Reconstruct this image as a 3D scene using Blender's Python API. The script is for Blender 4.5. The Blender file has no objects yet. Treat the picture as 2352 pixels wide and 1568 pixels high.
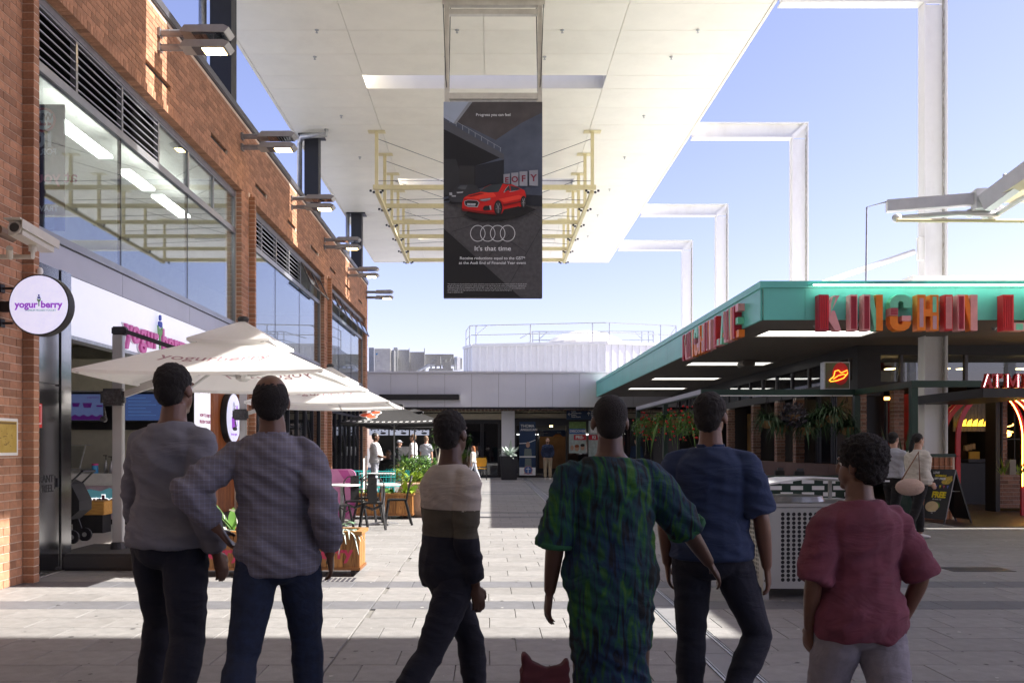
import bpy, bmesh, math, random
from mathutils import Vector, Matrix, noise
random.seed(7)
R = math.radians
SC = bpy.context.scene
COL = SC.collection

# ------------------------------------------------------------------ camera, world, sun
F, CX, CY, EYE = 2030.0, 1125.0, 1025.0, 1.4       # focal length and vanishing point of the photograph
cam_data = bpy.data.cameras.new('camera')
cam = bpy.data.objects.new('camera', cam_data)
COL.objects.link(cam)
SC.camera = cam
cam.location = (0, 0, EYE)
cam.rotation_euler = (R(90), 0, 0)
cam_data.sensor_width = 36
cam_data.lens = 36 * F / 2352
cam_data.shift_x = (1176 - CX) / 2352
cam_data.shift_y = (CY - 784) / 2352
cam_data.clip_start = 0.1
cam_data.clip_end = 3000

world = bpy.data.worlds.new('World')
SC.world = world
world.use_nodes = True
nt = world.node_tree
sky = nt.nodes.new('ShaderNodeTexSky')
sky.sky_type = 'NISHITA'
sky.sun_disc = False
SUN_EL, SUN_AZ = 42.4, 90.0
sky.sun_elevation = R(SUN_EL)
sky.sun_rotation = R(SUN_AZ)
sky.air_density = 1.0
sky.dust_density = 0.9
sky.ozone_density = 2.5
bg = nt.nodes['Background']
tint = nt.nodes.new('ShaderNodeMix'); tint.data_type = 'RGBA'; tint.blend_type = 'MULTIPLY'
tint.inputs['Factor'].default_value = 1; tint.inputs['B'].default_value = (1.30, 1.0, 1.12, 1)
nt.links.new(sky.outputs[0], tint.inputs['A']); nt.links.new(tint.outputs['Result'], bg.inputs[0])
bg.inputs[1].default_value = 0.073
sun_data = bpy.data.lights.new('sun', 'SUN')
sun_data.energy = 4.4
sun_data.angle = R(0.5)
sun_data.color = (1, 0.95, 0.87)
sun = bpy.data.objects.new('sun', sun_data)
COL.objects.link(sun)
sd = Vector((math.cos(R(SUN_EL)), 0.012, math.sin(R(SUN_EL))))
sun.rotation_euler = sd.to_track_quat('Z', 'Y').to_euler()
SC.view_settings.view_transform = 'Standard'
SC.view_settings.look = 'None'
SC.view_settings.gamma = 1
SC.view_settings.use_curve_mapping = False
SC.view_settings.exposure = 1.68

# ------------------------------------------------------------------ helpers
def at(x, y, d):
    """point at distance d that the photograph shows at x, y (photo 2352 px wide)"""
    return Vector(((x - CX) * d / F, d, EYE + (CY - y) * d / F))
def px(x, d): return (x - CX) * d / F
def hz(y, d): return EYE + (CY - y) * d / F

MATS = {}
def mat(name, col, rough=.6, metal=0, var=.12, vs=6, bump=0, bs=60, emit=None, es=1, island=0, spec=None, stretch=None, col2=None, dirt=0):
    if name in MATS: return MATS[name]
    m = bpy.data.materials.new(name); m.use_nodes = True
    n = m.node_tree.nodes; l = m.node_tree.links
    b = n['Principled BSDF']
    b.inputs['Roughness'].default_value = rough
    b.inputs['Metallic'].default_value = metal
    if spec is not None: b.inputs['Specular IOR Level'].default_value = spec
    geo = n.new('ShaderNodeNewGeometry')
    tc = n.new('ShaderNodeTexCoord')
    mp = n.new('ShaderNodeMapping')
    if stretch: mp.inputs['Scale'].default_value = stretch
    l.new(tc.outputs['Object'], mp.inputs['Vector'])
    tex = n.new('ShaderNodeTexNoise'); tex.inputs['Scale'].default_value = vs; tex.inputs['Detail'].default_value = 6
    tex.inputs['Roughness'].default_value = .6
    l.new(mp.outputs[0], tex.inputs['Vector'])
    rmp = n.new('ShaderNodeMapRange')
    rmp.inputs['From Min'].default_value = .25; rmp.inputs['From Max'].default_value = .75
    rmp.inputs['To Min'].default_value = 0; rmp.inputs['To Max'].default_value = 1
    l.new(tex.outputs['Fac'], rmp.inputs['Value'])
    mix = n.new('ShaderNodeMix'); mix.data_type = 'RGBA'
    c = tuple(col)
    lo = tuple(max(0, v * (1 - var)) for v in c); hi = tuple(min(1, v * (1 + var)) for v in c)
    if col2: lo, hi = c, tuple(col2)
    mix.inputs['A'].default_value = lo + (1,); mix.inputs['B'].default_value = hi + (1,)
    l.new(rmp.outputs[0], mix.inputs['Factor'])
    out = mix.outputs['Result']
    if island:
        oi = n.new('ShaderNodeObjectInfo')
        add = n.new('ShaderNodeMath'); add.operation = 'ADD'
        l.new(geo.outputs['Random Per Island'], add.inputs[0]); l.new(oi.outputs['Random'], add.inputs[1])
        fr = n.new('ShaderNodeMath'); fr.operation = 'FRACT'; l.new(add.outputs[0], fr.inputs[0])
        m2 = n.new('ShaderNodeMapRange'); m2.inputs['To Min'].default_value = 1 - island; m2.inputs['To Max'].default_value = 1 + island
        l.new(fr.outputs[0], m2.inputs['Value'])
        hsv = n.new('ShaderNodeHueSaturation'); l.new(out, hsv.inputs['Color']); l.new(m2.outputs[0], hsv.inputs['Value'])
        out = hsv.outputs['Color']
    if dirt:
        t2 = n.new('ShaderNodeTexNoise'); t2.inputs['Scale'].default_value = .9; t2.inputs['Detail'].default_value = 8; t2.inputs['Roughness'].default_value = .7
        mp2 = n.new('ShaderNodeMapping'); mp2.inputs['Scale'].default_value = (1, 1, .35)
        l.new(geo.outputs['Position'], mp2.inputs['Vector']); l.new(mp2.outputs[0], t2.inputs['Vector'])
        r2 = n.new('ShaderNodeMapRange'); r2.inputs['From Min'].default_value = .5; r2.inputs['From Max'].default_value = .8
        r2.inputs['To Min'].default_value = 0; r2.inputs['To Max'].default_value = dirt
        l.new(t2.outputs['Fac'], r2.inputs['Value'])
        m3 = n.new('ShaderNodeMix'); m3.data_type = 'RGBA'
        l.new(r2.outputs[0], m3.inputs['Factor']); l.new(out, m3.inputs['A'])
        m3.inputs['B'].default_value = (c[0] * .45, c[1] * .4, c[2] * .33, 1)
        out = m3.outputs['Result']
    l.new(out, b.inputs['Base Color'])
    if rough > .12:
        rr = n.new('ShaderNodeMapRange'); rr.inputs['To Min'].default_value = rough * .85; rr.inputs['To Max'].default_value = min(1, rough * 1.15)
        l.new(tex.outputs['Fac'], rr.inputs['Value']); l.new(rr.outputs[0], b.inputs['Roughness'])
    if bump:
        t3 = n.new('ShaderNodeTexNoise'); t3.inputs['Scale'].default_value = bs; t3.inputs['Detail'].default_value = 5
        l.new(mp.outputs[0], t3.inputs['Vector'])
        bp = n.new('ShaderNodeBump'); bp.inputs['Strength'].default_value = bump; bp.inputs['Distance'].default_value = .01
        l.new(t3.outputs['Fac'], bp.inputs['Height']); l.new(bp.outputs[0], b.inputs['Normal'])
    if emit:
        b.inputs['Emission Color'].default_value = tuple(emit) + (1,)
        b.inputs['Emission Strength'].default_value = es
    MATS[name] = m
    return m

def glass(name, tint=(.6, .65, .7), refl=.25, rough=0.0):
    if name in MATS: return MATS[name]
    m = bpy.data.materials.new(name); m.use_nodes = True
    n = m.node_tree.nodes; l = m.node_tree.links
    n.remove(n['Principled BSDF'])
    tr = n.new('ShaderNodeBsdfTransparent'); tr.inputs[0].default_value = tint + (1,)
    gl = n.new('ShaderNodeBsdfGlossy'); gl.inputs['Roughness'].default_value = rough; gl.inputs[0].default_value = (.95, .97, 1, 1)
    fw = n.new('ShaderNodeLayerWeight'); fp = n.new('ShaderNodeMath'); fp.operation = 'POWER'; fp.inputs[1].default_value = 3.5; l.new(fw.outputs['Facing'], fp.inputs[0]); fr = n.new('ShaderNodeMath'); fr.operation = 'MULTIPLY'; fr.inputs[1].default_value = .65; l.new(fp.outputs[0], fr.inputs[0])
    wv = n.new('ShaderNodeTexNoise'); wv.inputs['Scale'].default_value = .6
    bp = n.new('ShaderNodeBump'); bp.inputs['Strength'].default_value = .02; bp.inputs['Distance'].default_value = .02
    l.new(wv.outputs[0], bp.inputs['Height']); l.new(bp.outputs[0], gl.inputs['Normal'])
    ad = n.new('ShaderNodeMath'); ad.operation = 'ADD'; ad.use_clamp = True; ad.inputs[1].default_value = refl
    l.new(fr.outputs[0], ad.inputs[0])
    mx = n.new('ShaderNodeMixShader'); l.new(ad.outputs[0], mx.inputs[0]); l.new(tr.outputs[0], mx.inputs[1]); l.new(gl.outputs[0], mx.inputs[2])
    l.new(mx.outputs[0], n['Material Output'].inputs[0])
    MATS[name] = m
    return m

def cloth_trans(name, col, trans=.35):
    if name in MATS: return MATS[name]
    m = mat(name, col, .9, var=.04, vs=3, bump=.15, bs=300)
    n = m.node_tree.nodes; l = m.node_tree.links
    b = n['Principled BSDF']
    t = n.new('ShaderNodeBsdfTranslucent'); t.inputs[0].default_value = tuple(col) + (1,)
    mx = n.new('ShaderNodeMixShader'); mx.inputs[0].default_value = trans
    l.new(b.outputs[0], mx.inputs[1]); l.new(t.outputs[0], mx.inputs[2]); l.new(mx.outputs[0], n['Material Output'].inputs[0])
    return m

def wood(name, c1, c2, scale=6, axis='Z', rough=.45):
    if name in MATS: return MATS[name]
    m = mat(name, c1, rough, var=.1)
    n = m.node_tree.nodes; l = m.node_tree.links
    b = n['Principled BSDF']
    tc = n.new('ShaderNodeTexCoord'); mp = n.new('ShaderNodeMapping')
    oi = n.new('ShaderNodeObjectInfo')
    geo = n.new('ShaderNodeNewGeometry')
    mp.inputs['Scale'].default_value = {'Z': (scale, scale, scale * .07), 'X': (scale * .07, scale, scale), 'Y': (scale, scale * .07, scale)}[axis]
    ml = n.new('ShaderNodeVectorMath'); ml.operation = 'SCALE'; ml.inputs['Scale'].default_value = 1
    cb = n.new('ShaderNodeCombineXYZ'); mm = n.new('ShaderNodeMath'); mm.operation = 'MULTIPLY_ADD'; mm.inputs[1].default_value = 37; l.new(geo.outputs['Random Per Island'], mm.inputs[2])
    l.new(oi.outputs['Random'], mm.inputs[0]); l.new(mm.outputs[0], cb.inputs[0]); l.new(mm.outputs[0], cb.inputs[2])
    ad = n.new('ShaderNodeVectorMath'); ad.operation = 'ADD'; l.new(tc.outputs['Object'], ad.inputs[0]); l.new(cb.outputs[0], ad.inputs[1])
    l.new(ad.outputs[0], mp.inputs[0])
    t = n.new('ShaderNodeTexNoise'); t.inputs['Scale'].default_value = 2.2; t.inputs['Detail'].default_value = 4; t.inputs['Distortion'].default_value = .6
    l.new(mp.outputs[0], t.inputs[0])
    w = n.new('ShaderNodeMath'); w.operation = 'MULTIPLY'; w.inputs[1].default_value = 9; l.new(t.outputs[0], w.inputs[0])
    s = n.new('ShaderNodeMath'); s.operation = 'PINGPONG'; s.inputs[1].default_value = .5; l.new(w.outputs[0], s.inputs[0])
    s2 = n.new('ShaderNodeMath'); s2.operation = 'MULTIPLY'; s2.inputs[1].default_value = 2; l.new(s.outputs[0], s2.inputs[0])
    r = n.new('ShaderNodeMix'); r.data_type = 'RGBA'; l.new(s2.outputs[0], r.inputs['Factor'])
    r.inputs['A'].default_value = tuple(c2) + (1,); r.inputs['B'].default_value = tuple(c1) + (1,)
    hv = n.new('ShaderNodeHueSaturation'); m2 = n.new('ShaderNodeMapRange'); m2.inputs['To Min'].default_value = .75; m2.inputs['To Max'].default_value = 1.25
    l.new(oi.outputs['Random'], m2.inputs[0]); l.new(m2.outputs[0], hv.inputs['Value']); l.new(r.outputs['Result'], hv.inputs['Color'])
    l.new(hv.outputs[0], b.inputs['Base Color'])
    return m

class MB:
    def __init__(s): s.v = []; s.f = []; s.m = []; s.cur = 0; s.cut = []
    def add(s, vs, fs):
        o = len(s.v); s.cut.append((o, len(s.f))); s.v += [tuple(v) for v in vs]
        for f in fs: s.f.append(tuple(i + o for i in f)); s.m.append(s.cur)
        return s
    def box(s, x0, x1, y0, y1, z0, z1, bev=0):
        if bev:
            b = bev
            vs = []
            # bevelled box as an 8-corner box with chamfered vertical + horizontal edges (24 verts)
            bm = bmesh.new(); bmesh.ops.create_cube(bm, size=1)
            for v in bm.verts:
                v.co = Vector(((x0 + x1) / 2 + v.co.x * (x1 - x0), (y0 + y1) / 2 + v.co.y * (y1 - y0), (z0 + z1) / 2 + v.co.z * (z1 - z0)))
            bmesh.ops.bevel(bm, geom=bm.edges[:], offset=b, segments=2, affect='EDGES')
            bm.verts.index_update()
            s.add([v.co[:] for v in bm.verts], [[v.index for v in f.verts] for f in bm.faces]); bm.free()
            return s
        vs = [(x0, y0, z0), (x1, y0, z0), (x1, y1, z0), (x0, y1, z0), (x0, y0, z1), (x1, y0, z1), (x1, y1, z1), (x0, y1, z1)]
        return s.add(vs, [(0, 3, 2, 1), (4, 5, 6, 7), (0, 1, 5, 4), (1, 2, 6, 5), (2, 3, 7, 6), (3, 0, 4, 7)])
    def obox(s, c, ax, ay, az):
        c = Vector(c); ax = Vector(ax); ay = Vector(ay); az = Vector(az)
        vs = [c + sx * ax + sy * ay + sz * az for sz in (-1, 1) for sx, sy in ((-1, -1), (1, -1), (1, 1), (-1, 1))]
        return s.add(vs, [(0, 3, 2, 1), (4, 5, 6, 7), (0, 1, 5, 4), (1, 2, 6, 5), (2, 3, 7, 6), (3, 0, 4, 7)])
    def bar(s, a, b, w, h=None, up=(0, 0, 1)):
        a = Vector(a); b = Vector(b); h = h or w
        d = (b - a); L = d.length; d.normalize()
        u = Vector(up)
        if abs(u.dot(d)) > .98: u = Vector((0, 1, 0))
        sx = d.cross(u).normalized(); sz = sx.cross(d).normalized()
        return s.obox((a + b) / 2, sx * w / 2, d * L / 2, sz * h / 2)
    def tube(s, pts, r, n=8, cap=True):
        pts = [Vector(p) for p in pts]
        rs = r if isinstance(r, (list, tuple)) else [r] * len(pts)
        o = len(s.v); prev = None
        for i, p in enumerate(pts):
            t = (pts[min(i + 1, len(pts) - 1)] - pts[max(i - 1, 0)]).normalized()
            if prev is None:
                u = Vector((0, 0, 1)) if abs(t.z) < .9 else Vector((1, 0, 0))
                u = (u - t * u.dot(t)).normalized()
            else:
                u = (prev - t * prev.dot(t)).normalized()
            prev = u; w = t.cross(u)
            for k in range(n):
                a = 2 * math.pi * k / n
                s.v.append(tuple(p + rs[i] * (math.cos(a) * u + math.sin(a) * w)))
        for i in range(len(pts) - 1):
            for k in range(n):
                s.f.append((o + i * n + k, o + i * n + (k + 1) % n, o + (i + 1) * n + (k + 1) % n, o + (i + 1) * n + k)); s.m.append(s.cur)
        if cap:
            s.f.append(tuple(o + k for k in reversed(range(n)))); s.m.append(s.cur)
            s.f.append(tuple(o + (len(pts) - 1) * n + k for k in range(n))); s.m.append(s.cur)
        return s
    def lathe(s, prof, c=(0, 0, 0), n=20):
        o = len(s.v)
        for r, z in prof:
            for k in range(n):
                a = 2 * math.pi * k / n
                s.v.append((c[0] + r * math.cos(a), c[1] + r * math.sin(a), c[2] + z))
        for i in range(len(prof) - 1):
            for k in range(n):
                s.f.append((o + i * n + k, o + i * n + (k + 1) % n, o + (i + 1) * n + (k + 1) % n, o + (i + 1) * n + k)); s.m.append(s.cur)
        s.f.append(tuple(o + k for k in reversed(range(n)))); s.m.append(s.cur)
        s.f.append(tuple(o + (len(prof) - 1) * n + k for k in range(n))); s.m.append(s.cur)
        return s
    def ell(s, c, r, n=12, m=8, rot=None):
        o = len(s.v); c = Vector(c)
        for j in range(1, m):
            th = math.pi * j / m
            for k in range(n):
                ph = 2 * math.pi * k / n
                p = Vector((r[0] * math.sin(th) * math.cos(ph), r[1] * math.sin(th) * math.sin(ph), r[2] * math.cos(th)))
                if rot: p = rot @ p
                s.v.append(tuple(c + p))
        for q in (1, -1):
            p = Vector((0, 0, r[2] * q))
            if rot: p = rot @ p
            s.v.append(tuple(c + p))
        T = o + (m - 1) * n; B = T + 1
        for j in range(m - 2):
            for k in range(n):
                s.f.append((o + j * n + k, o + (j + 1) * n + k, o + (j + 1) * n + (k + 1) % n, o + j * n + (k + 1) % n)); s.m.append(s.cur)
        for k in range(n):
            s.f.append((T, o + k, o + (k + 1) % n)); s.m.append(s.cur)
            s.f.append((B, o + (m - 2) * n + (k + 1) % n, o + (m - 2) * n + k)); s.m.append(s.cur)
        return s
    def prism(s, poly, z0, z1, fn=lambda x, y, z: (x, y, z)):
        """poly in (x, y), extruded z0..z1, then mapped by fn"""
        n = len(poly)
        vs = [fn(x, y, z0) for x, y in poly] + [fn(x, y, z1) for x, y in poly]
        fs = [tuple(reversed(range(n))), tuple(range(n, 2 * n))] + [(i, (i + 1) % n, n + (i + 1) % n, n + i) for i in range(n)]
        return s.add(vs, fs)
    def loft(s, rings):
        """rings: (centre, rx, ry, ax, ay)"""
        n = 16; o = len(s.v)
        for c, rx, ry, ax, ay in rings:
            c = Vector(c)
            for k in range(n):
                a = 2 * math.pi * k / n
                s.v.append(tuple(c + Vector(ax) * rx * math.cos(a) + Vector(ay) * ry * math.sin(a)))
        for i in range(len(rings) - 1):
            for k in range(n):
                s.f.append((o + i * n + k, o + i * n + (k + 1) % n, o + (i + 1) * n + (k + 1) % n, o + (i + 1) * n + k)); s.m.append(s.cur)
        s.f.append(tuple(o + k for k in reversed(range(n)))); s.m.append(s.cur)
        s.f.append(tuple(o + (len(rings) - 1) * n + k for k in range(n))); s.m.append(s.cur)
        return s
    def build_each(s, name, mats, parent=None, **k):
        out = []
        for i, (o, f) in enumerate(s.cut):
            o2, f2 = s.cut[i + 1] if i + 1 < len(s.cut) else (len(s.v), len(s.f))
            q = MB(); q.v = s.v[o:o2]; q.f = [tuple(j - o for j in g_) for g_ in s.f[f:f2]]; q.m = s.m[f:f2]; out.append(q.build(name, mats, parent, **k))
        return out
    def build(s, name, mats, parent=None, smooth=False, kind=None, fix=False, label=None):
        me = bpy.data.meshes.new(name)
        V = [Vector(v) for v in s.v]
        lo = Vector((min(v.x for v in V), min(v.y for v in V), min(v.z for v in V)))
        hi = Vector((max(v.x for v in V), max(v.y for v in V), max(v.z for v in V)))
        c = (lo + hi) / 2
        me.from_pydata([v - c for v in V], [], s.f)
        if not isinstance(mats, (list, tuple)): mats = [mats]
        for m in mats: me.materials.append(m)
        if len(mats) > 1: me.polygons.foreach_set('material_index', s.m)
        if fix:
            bm = bmesh.new(); bm.from_mesh(me); bmesh.ops.recalc_face_normals(bm, faces=bm.faces); bm.to_mesh(me); bm.free()
        if smooth: me.polygons.foreach_set('use_smooth', [True] * len(me.polygons))
        o = bpy.data.objects.new(name, me); COL.objects.link(o)
        put(o, c, parent)
        if kind: o['kind'] = kind
        if label: o['label'] = label
        return o

WPOS = {}
def put(o, c, parent):
    c = Vector(c)
    WPOS[o.name] = c
    if parent is not None:
        o.parent = parent; o.location = c - WPOS[parent.name]
    else: o.location = c

def thing(name, label, cat, loc=(0, 0, 0), group=None, kind=None):
    o = bpy.data.objects.new(name, None); COL.objects.link(o)
    o.empty_display_size = .2
    o.location = loc; WPOS[o.name] = Vector(loc)
    tag(o, label, cat, group, kind)
    return o
def tag(o, label, cat, group=None, kind=None):
    if label: o['label'] = label
    if cat: o['category'] = cat
    if group: o['group'] = group
    if kind: o['kind'] = kind
    return o
def inst(name, me, loc, parent, rot=None, scale=None):
    o = bpy.data.objects.new(name, me); COL.objects.link(o); put(o, loc, parent)
    if rot: o.rotation_euler = rot
    if scale: o.scale = scale
    return o
KIDS = {}
def dup(root, loc, rz=0, label=None, sc=1):
    c = root.copy(); COL.objects.link(c); c.location = loc; c.rotation_euler = (0, 0, rz); c.scale = (sc, sc, sc)
    WPOS[c.name] = Vector(loc)
    if label: c['label'] = label
    for ch in ALLKIDS(root):
        k = ch.copy(); COL.objects.link(k); k.parent = c
        for g in ALLKIDS(ch):
            q = g.copy(); COL.objects.link(q); q.parent = k
    return c
def ALLKIDS(o):
    return [x for x in list(bpy.data.objects) if x.parent == o]

def text_geo(s, size, depth=.004, bold=0.0, align='CENTER', spacing=1.0, res=3):
    cu = bpy.data.curves.new('text', 'FONT'); cu.body = s; cu.size = size; cu.extrude = depth / 2; cu.offset = bold
    cu.align_x = align; cu.align_y = 'CENTER'; cu.space_character = spacing; cu.resolution_u = res
    o = bpy.data.objects.new('text', cu); COL.objects.link(o)
    dg = bpy.context.evaluated_depsgraph_get(); ev = o.evaluated_get(dg)
    me = bpy.data.meshes.new_from_object(ev)
    vs = [v.co.copy() for v in me.vertices]; fs = [tuple(p.vertices) for p in me.polygons]
    bpy.data.objects.remove(o); bpy.data.curves.remove(cu); bpy.data.meshes.remove(me)
    return vs, fs
def text(mb, s, size, org, right, up, depth=.004, bold=0, align='CENTER', sx=1, spacing=1.0):
    """lay text on a plane: right/up are world directions"""
    vs, fs = text_geo(s, size, depth, bold, align, spacing)
    right = Vector(right).normalized(); up = Vector(up).normalized(); nn = right.cross(up)
    mb.add([Vector(org) + right * v.x * sx + up * v.y + nn * v.z for v in vs], fs)
    return mb
FX, FZ = (1, 0, 0), (0, 0, 1)             # frontal plane (faces the camera)
LX = (0, 1, 0)                            # on the left wall, reading towards the distance
RXX = (0, -1, 0)                          # on the right fascia
def poly_front(mb, pts, d, t=.003):
    """flat polygon facing -Y, built at depth d in x, z metres"""
    n = len(pts)
    vs = [(x, d - t, z) for x, z in pts]
    mb.add(vs, [tuple(range(n))])
    return mb

# ------------------------------------------------------------------ common materials
M_brick = mat('brick_orange', (.39, .195, .115), .85, var=.25, vs=30, bump=.5, bs=120, island=.25)
M_brickd = mat('brick_brown', (.20, .055, .028), .85, var=.25, vs=30, bump=.5, bs=120, island=.25)
M_mortar = mat('mortar', (.68, .55, .44), .95, var=.15, vs=40, bump=.4, bs=200)
M_frame = mat('frame_grey', (.10, .10, .12), .4, .4, var=.1)
M_framel = mat('frame_light', (.30, .31, .34), .35, .5, var=.1, dirt=.3)
M_black = mat('black_paint', (.012, .012, .015), .5, var=.2)
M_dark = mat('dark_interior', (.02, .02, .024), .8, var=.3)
M_steelp = mat('dark_steel_paint', (.022, .023, .03), .45, .2, var=.15)
M_galv = mat('galvanised', (.48, .49, .50), .38, .85, var=.2, vs=15)
M_stain = mat('stainless_steel', (.42, .42, .43), .16, 1, var=.1, vs=2, bump=.06, bs=3, stretch=(1, .3, 3))
M_white = mat('white_paint', (.80, .80, .78), .45, var=.03, dirt=.25)
M_soffit = mat('soffit_cream', (.88, .85, .74), .45, var=.04, vs=1.6, dirt=.14, island=.025)
M_cream = mat('cream_steel', (.74, .66, .38), .5, var=.06, dirt=.25)
M_bwhite = mat('white_sign', (.86, .87, .90), .35, var=.02)
M_grey = mat('grey_panel', (.42, .43, .50), .4, .15, var=.05, vs=2, dirt=.25)
M_teal = mat('teal_paint', (.14, .56, .49), .35, var=.06, vs=1.5, dirt=.2)
M_dgreen = mat('dark_green_paint', (.010, .036, .027), .45, var=.15)
M_greyc = mat('canopy_grey', (.17, .155, .145), .7, var=.1, vs=1, dirt=.2)
M_red = mat('red_paint', (.5, .012, .02), .4)
G_win = glass('window_glass', (.82, .87, .89), .08)
G_shop = glass('shop_glass', (.5, .52, .55), .10)
M_emit = mat('lamp_warm', (1, .8, .4), .5, emit=(1, .68, .25), es=9)
M_emitw = mat('lamp_white', (1, 1, .95), .5, emit=(1, .97, .85), es=3.5)
M_wallc = mat('cream_plaster', (.40, .36, .28), .7, var=.05)
# ------------------------------------------------------------------ ground and paving
M_ground = mat('ground_joint', (.17, .165, .155), .9, var=.2)
mb = MB(); mb.box(-400, 400, -200, 600, -.4, -.012)
g = mb.build('ground', M_ground, kind='structure')
M_pave = mat('paver_stone', (.222, .217, .214), .7, dirt=.35, var=.22, vs=9, bump=.35, bs=90, island=.09)
M_paved = mat('paver_stone_dark', (.125, .127, .14), .7, dirt=.3, var=.22, vs=9, bump=.35, bs=90, island=.08)
paving = bpy.data.objects.new('paving', None); COL.objects.link(paving); paving['kind'] = 'structure'; WPOS['paving'] = Vector((0, 0, 0))
def paver_mesh(w, d, t=.03, g=.0024, b=.002):
    m = MB()
    x, y = w / 2 - g, d / 2 - g
    vs = [(-x, -y, -t), (x, -y, -t), (x, y, -t), (-x, y, -t), (-x, -y, -b), (x, -y, -b), (x, y, -b), (-x, y, -b),
          (-x + b, -y + b, 0), (x - b, -y + b, 0), (x - b, y - b, 0), (-x + b, y - b, 0)]
    fs = [(0, 1, 5, 4), (1, 2, 6, 5), (2, 3, 7, 6), (3, 0, 4, 7), (4, 5, 9, 8), (5, 6, 10, 9), (6, 7, 11, 10), (7, 4, 8, 11), (8, 9, 10, 11)]
    return vs, fs
PW, PD = .6, .39
cells = []
y = 7.62 - PD * 14
row = 0
while y < 40.5:
    k = int(round((y - 7.62) / PD))
    dark = k in (0, 3) or (k > 8 and (k - 3) % 22 in (0, 3))
    off = (row % 3) * .2 + random.uniform(-.02, .02)
    x = -8.4 + off
    while x < 12:
        x0, x1 = x, x + PW
        # split at the movement joint and the drain
        for (a, b) in ((-9, -1.035), (-1.025, 1.40), (1.66, 13)):
            lo, hi = max(x0, a), min(x1, b)
            if hi - lo > .05: cells.append((lo, hi, y, y + PD, dark))
        x += PW
    y += PD; row += 1
def seen(c):
    yy = (c[2] + c[3]) / 2; xx = (c[0] + c[1]) / 2
    if yy < 5.1: return 0
    X = CX + F * xx / yy
    if X < -40 or X > 2392: return 0
    return 1 / yy
order = sorted(range(len(cells)), key=lambda i: -seen(cells[i]))
near = set(order[:300])
vs0, fs0 = paver_mesh(PW, PD)
shared = {}
rest = {0: MB(), 1: MB()}
for i, c in enumerate(cells):
    w, d = c[1] - c[0], c[3] - c[2]
    if i in near:
        key = (round(w, 2), c[4])
        if key not in shared:
            me = bpy.data.meshes.new('paver'); v, f = paver_mesh(w, d); me.from_pydata(v, [], f); me.materials.append(M_paved if c[4] else M_pave); shared[key] = me
        o = inst('paver', shared[key], ((c[0] + c[1]) / 2, (c[2] + c[3]) / 2, random.uniform(0, .0015)), paving)
    else:
        v, f = paver_mesh(w, d)
        dx, dy = (c[0] + c[1]) / 2, (c[2] + c[3]) / 2
        rest[1 if c[4] else 0].add([(a + dx, b + dy, z) for a, b, z in v], f)
rest[0].build('pavers_beyond', M_pave, paving, kind='stuff')
rest[1].build('dark_pavers_beyond', M_paved, paving, kind='stuff')
# gum spots and small marks trodden into the stone
for nm, mm, cnt in (('gum_spot', mat('gum_dark', (.07, .068, .07), .8), 420), ('pale_mark', mat('mark_pale', (.42, .41, .40), .8), 220)):
    m = MB()
    for q in range(cnt):
        y_ = 5 + 20 * random.random() ** 1.6; x_ = random.uniform(-4.6, 8.5); r_ = random.uniform(.005, .018) * (1 + y_ * .02)
        m.add([(x_ + r_ * random.uniform(.6, 1.2) * math.cos(k * math.pi / 4), y_ + r_ * random.uniform(.6, 1.2) * math.sin(k * math.pi / 4), .0035) for k in range(8)], [tuple(range(8))])
    m.build(nm, mm, paving, kind='stuff')
# slot drain / tram-like metal channel
mb = MB()
for x0, x1 in ((1.405, 1.42), (1.43, 1.436), (1.62, 1.635), (1.646, 1.654)): mb.box(x0, x1, 3, 39, -.02, .002)
mb.build('channel_rail', M_galv, paving)
mb = MB()
for k in range(60):
    mb.box(1.44, 1.615, 3 + k * .6, 3.594 + k * .6, -.02, -.002)
mb.build('channel_cover', mat('channel_stone', (.2, .2, .21), .6, .2), paving, kind='stuff')
mb = MB(); mb.box(5.2, 5.9, 9.9, 10.25, -.01, .004); mb.build('drain_grate', M_steelp, paving)
mb = MB()
for k in range(12):
    mb.box(-2.0 + k * .05, -1.97 + k * .05, 9.16, 9.42, -.01, .004)
mb.build('drain_grate', M_frame, paving)

# ------------------------------------------------------------------ left brick building
XW, XP = -4.79, -4.67
BAYS = [(9.17, 17.05), (17.69, 25.57), (26.21, 34.09)]
bb = thing('brick_building', 'long two storey orange brick building with glazed bays along the left side', 'building', (-8, 20, 0))
bricks = []      # (center, dims(x,y,z), mat)
def course_wall(y0, y1, z0, z1, skip=None):
    k0 = int(math.ceil(z0 / .086 - .01)); k1 = int(math.floor(z1 / .086 + .01))
    for k in range(k0, k1):
        z = k * .086 + .043
        y = y0; first = (k % 2 == 0)
        while y < y1 - .02:
            L = .12 if first else .24
            first = False
            e = min(y + L, y1)
            if e - y > .03 and not (skip and skip(k, (y + e) / 2)):
                bricks.append(((XW - .05, (y + e) / 2, z), (.10, e - y - .01, .076)))
            y = e
SLOTS = [12.3 + 2.84 * i for i in range(8)]
def slot_skip(k, y): return k == 78 and any(s < y < s + 1.0 for s in SLOTS)
course_wall(7.62, 9.06, 0, 7.72)
course_wall(9.06, 34.6, 6.45, 7.72, slot_skip)
for s in (17.05, 25.57, 34.09): course_wall(s, s + .51, 0, 6.45)
for p in (9.06, 17.58, 26.10):
    for k in range(0, 74):
        bricks.append((((XP + XW) / 2 - .002, p + .055, k * .086 + .043), (.116, .11, .076)))
y = 9.17
while y < 34.1:
    if not any(abs(y - (a - .32)) < .30 for a in (17.69, 26.21)):
        bricks.append(((XW - .045, y + .043, 6.385), (.14, .076, .11)))
    y += .086
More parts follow.
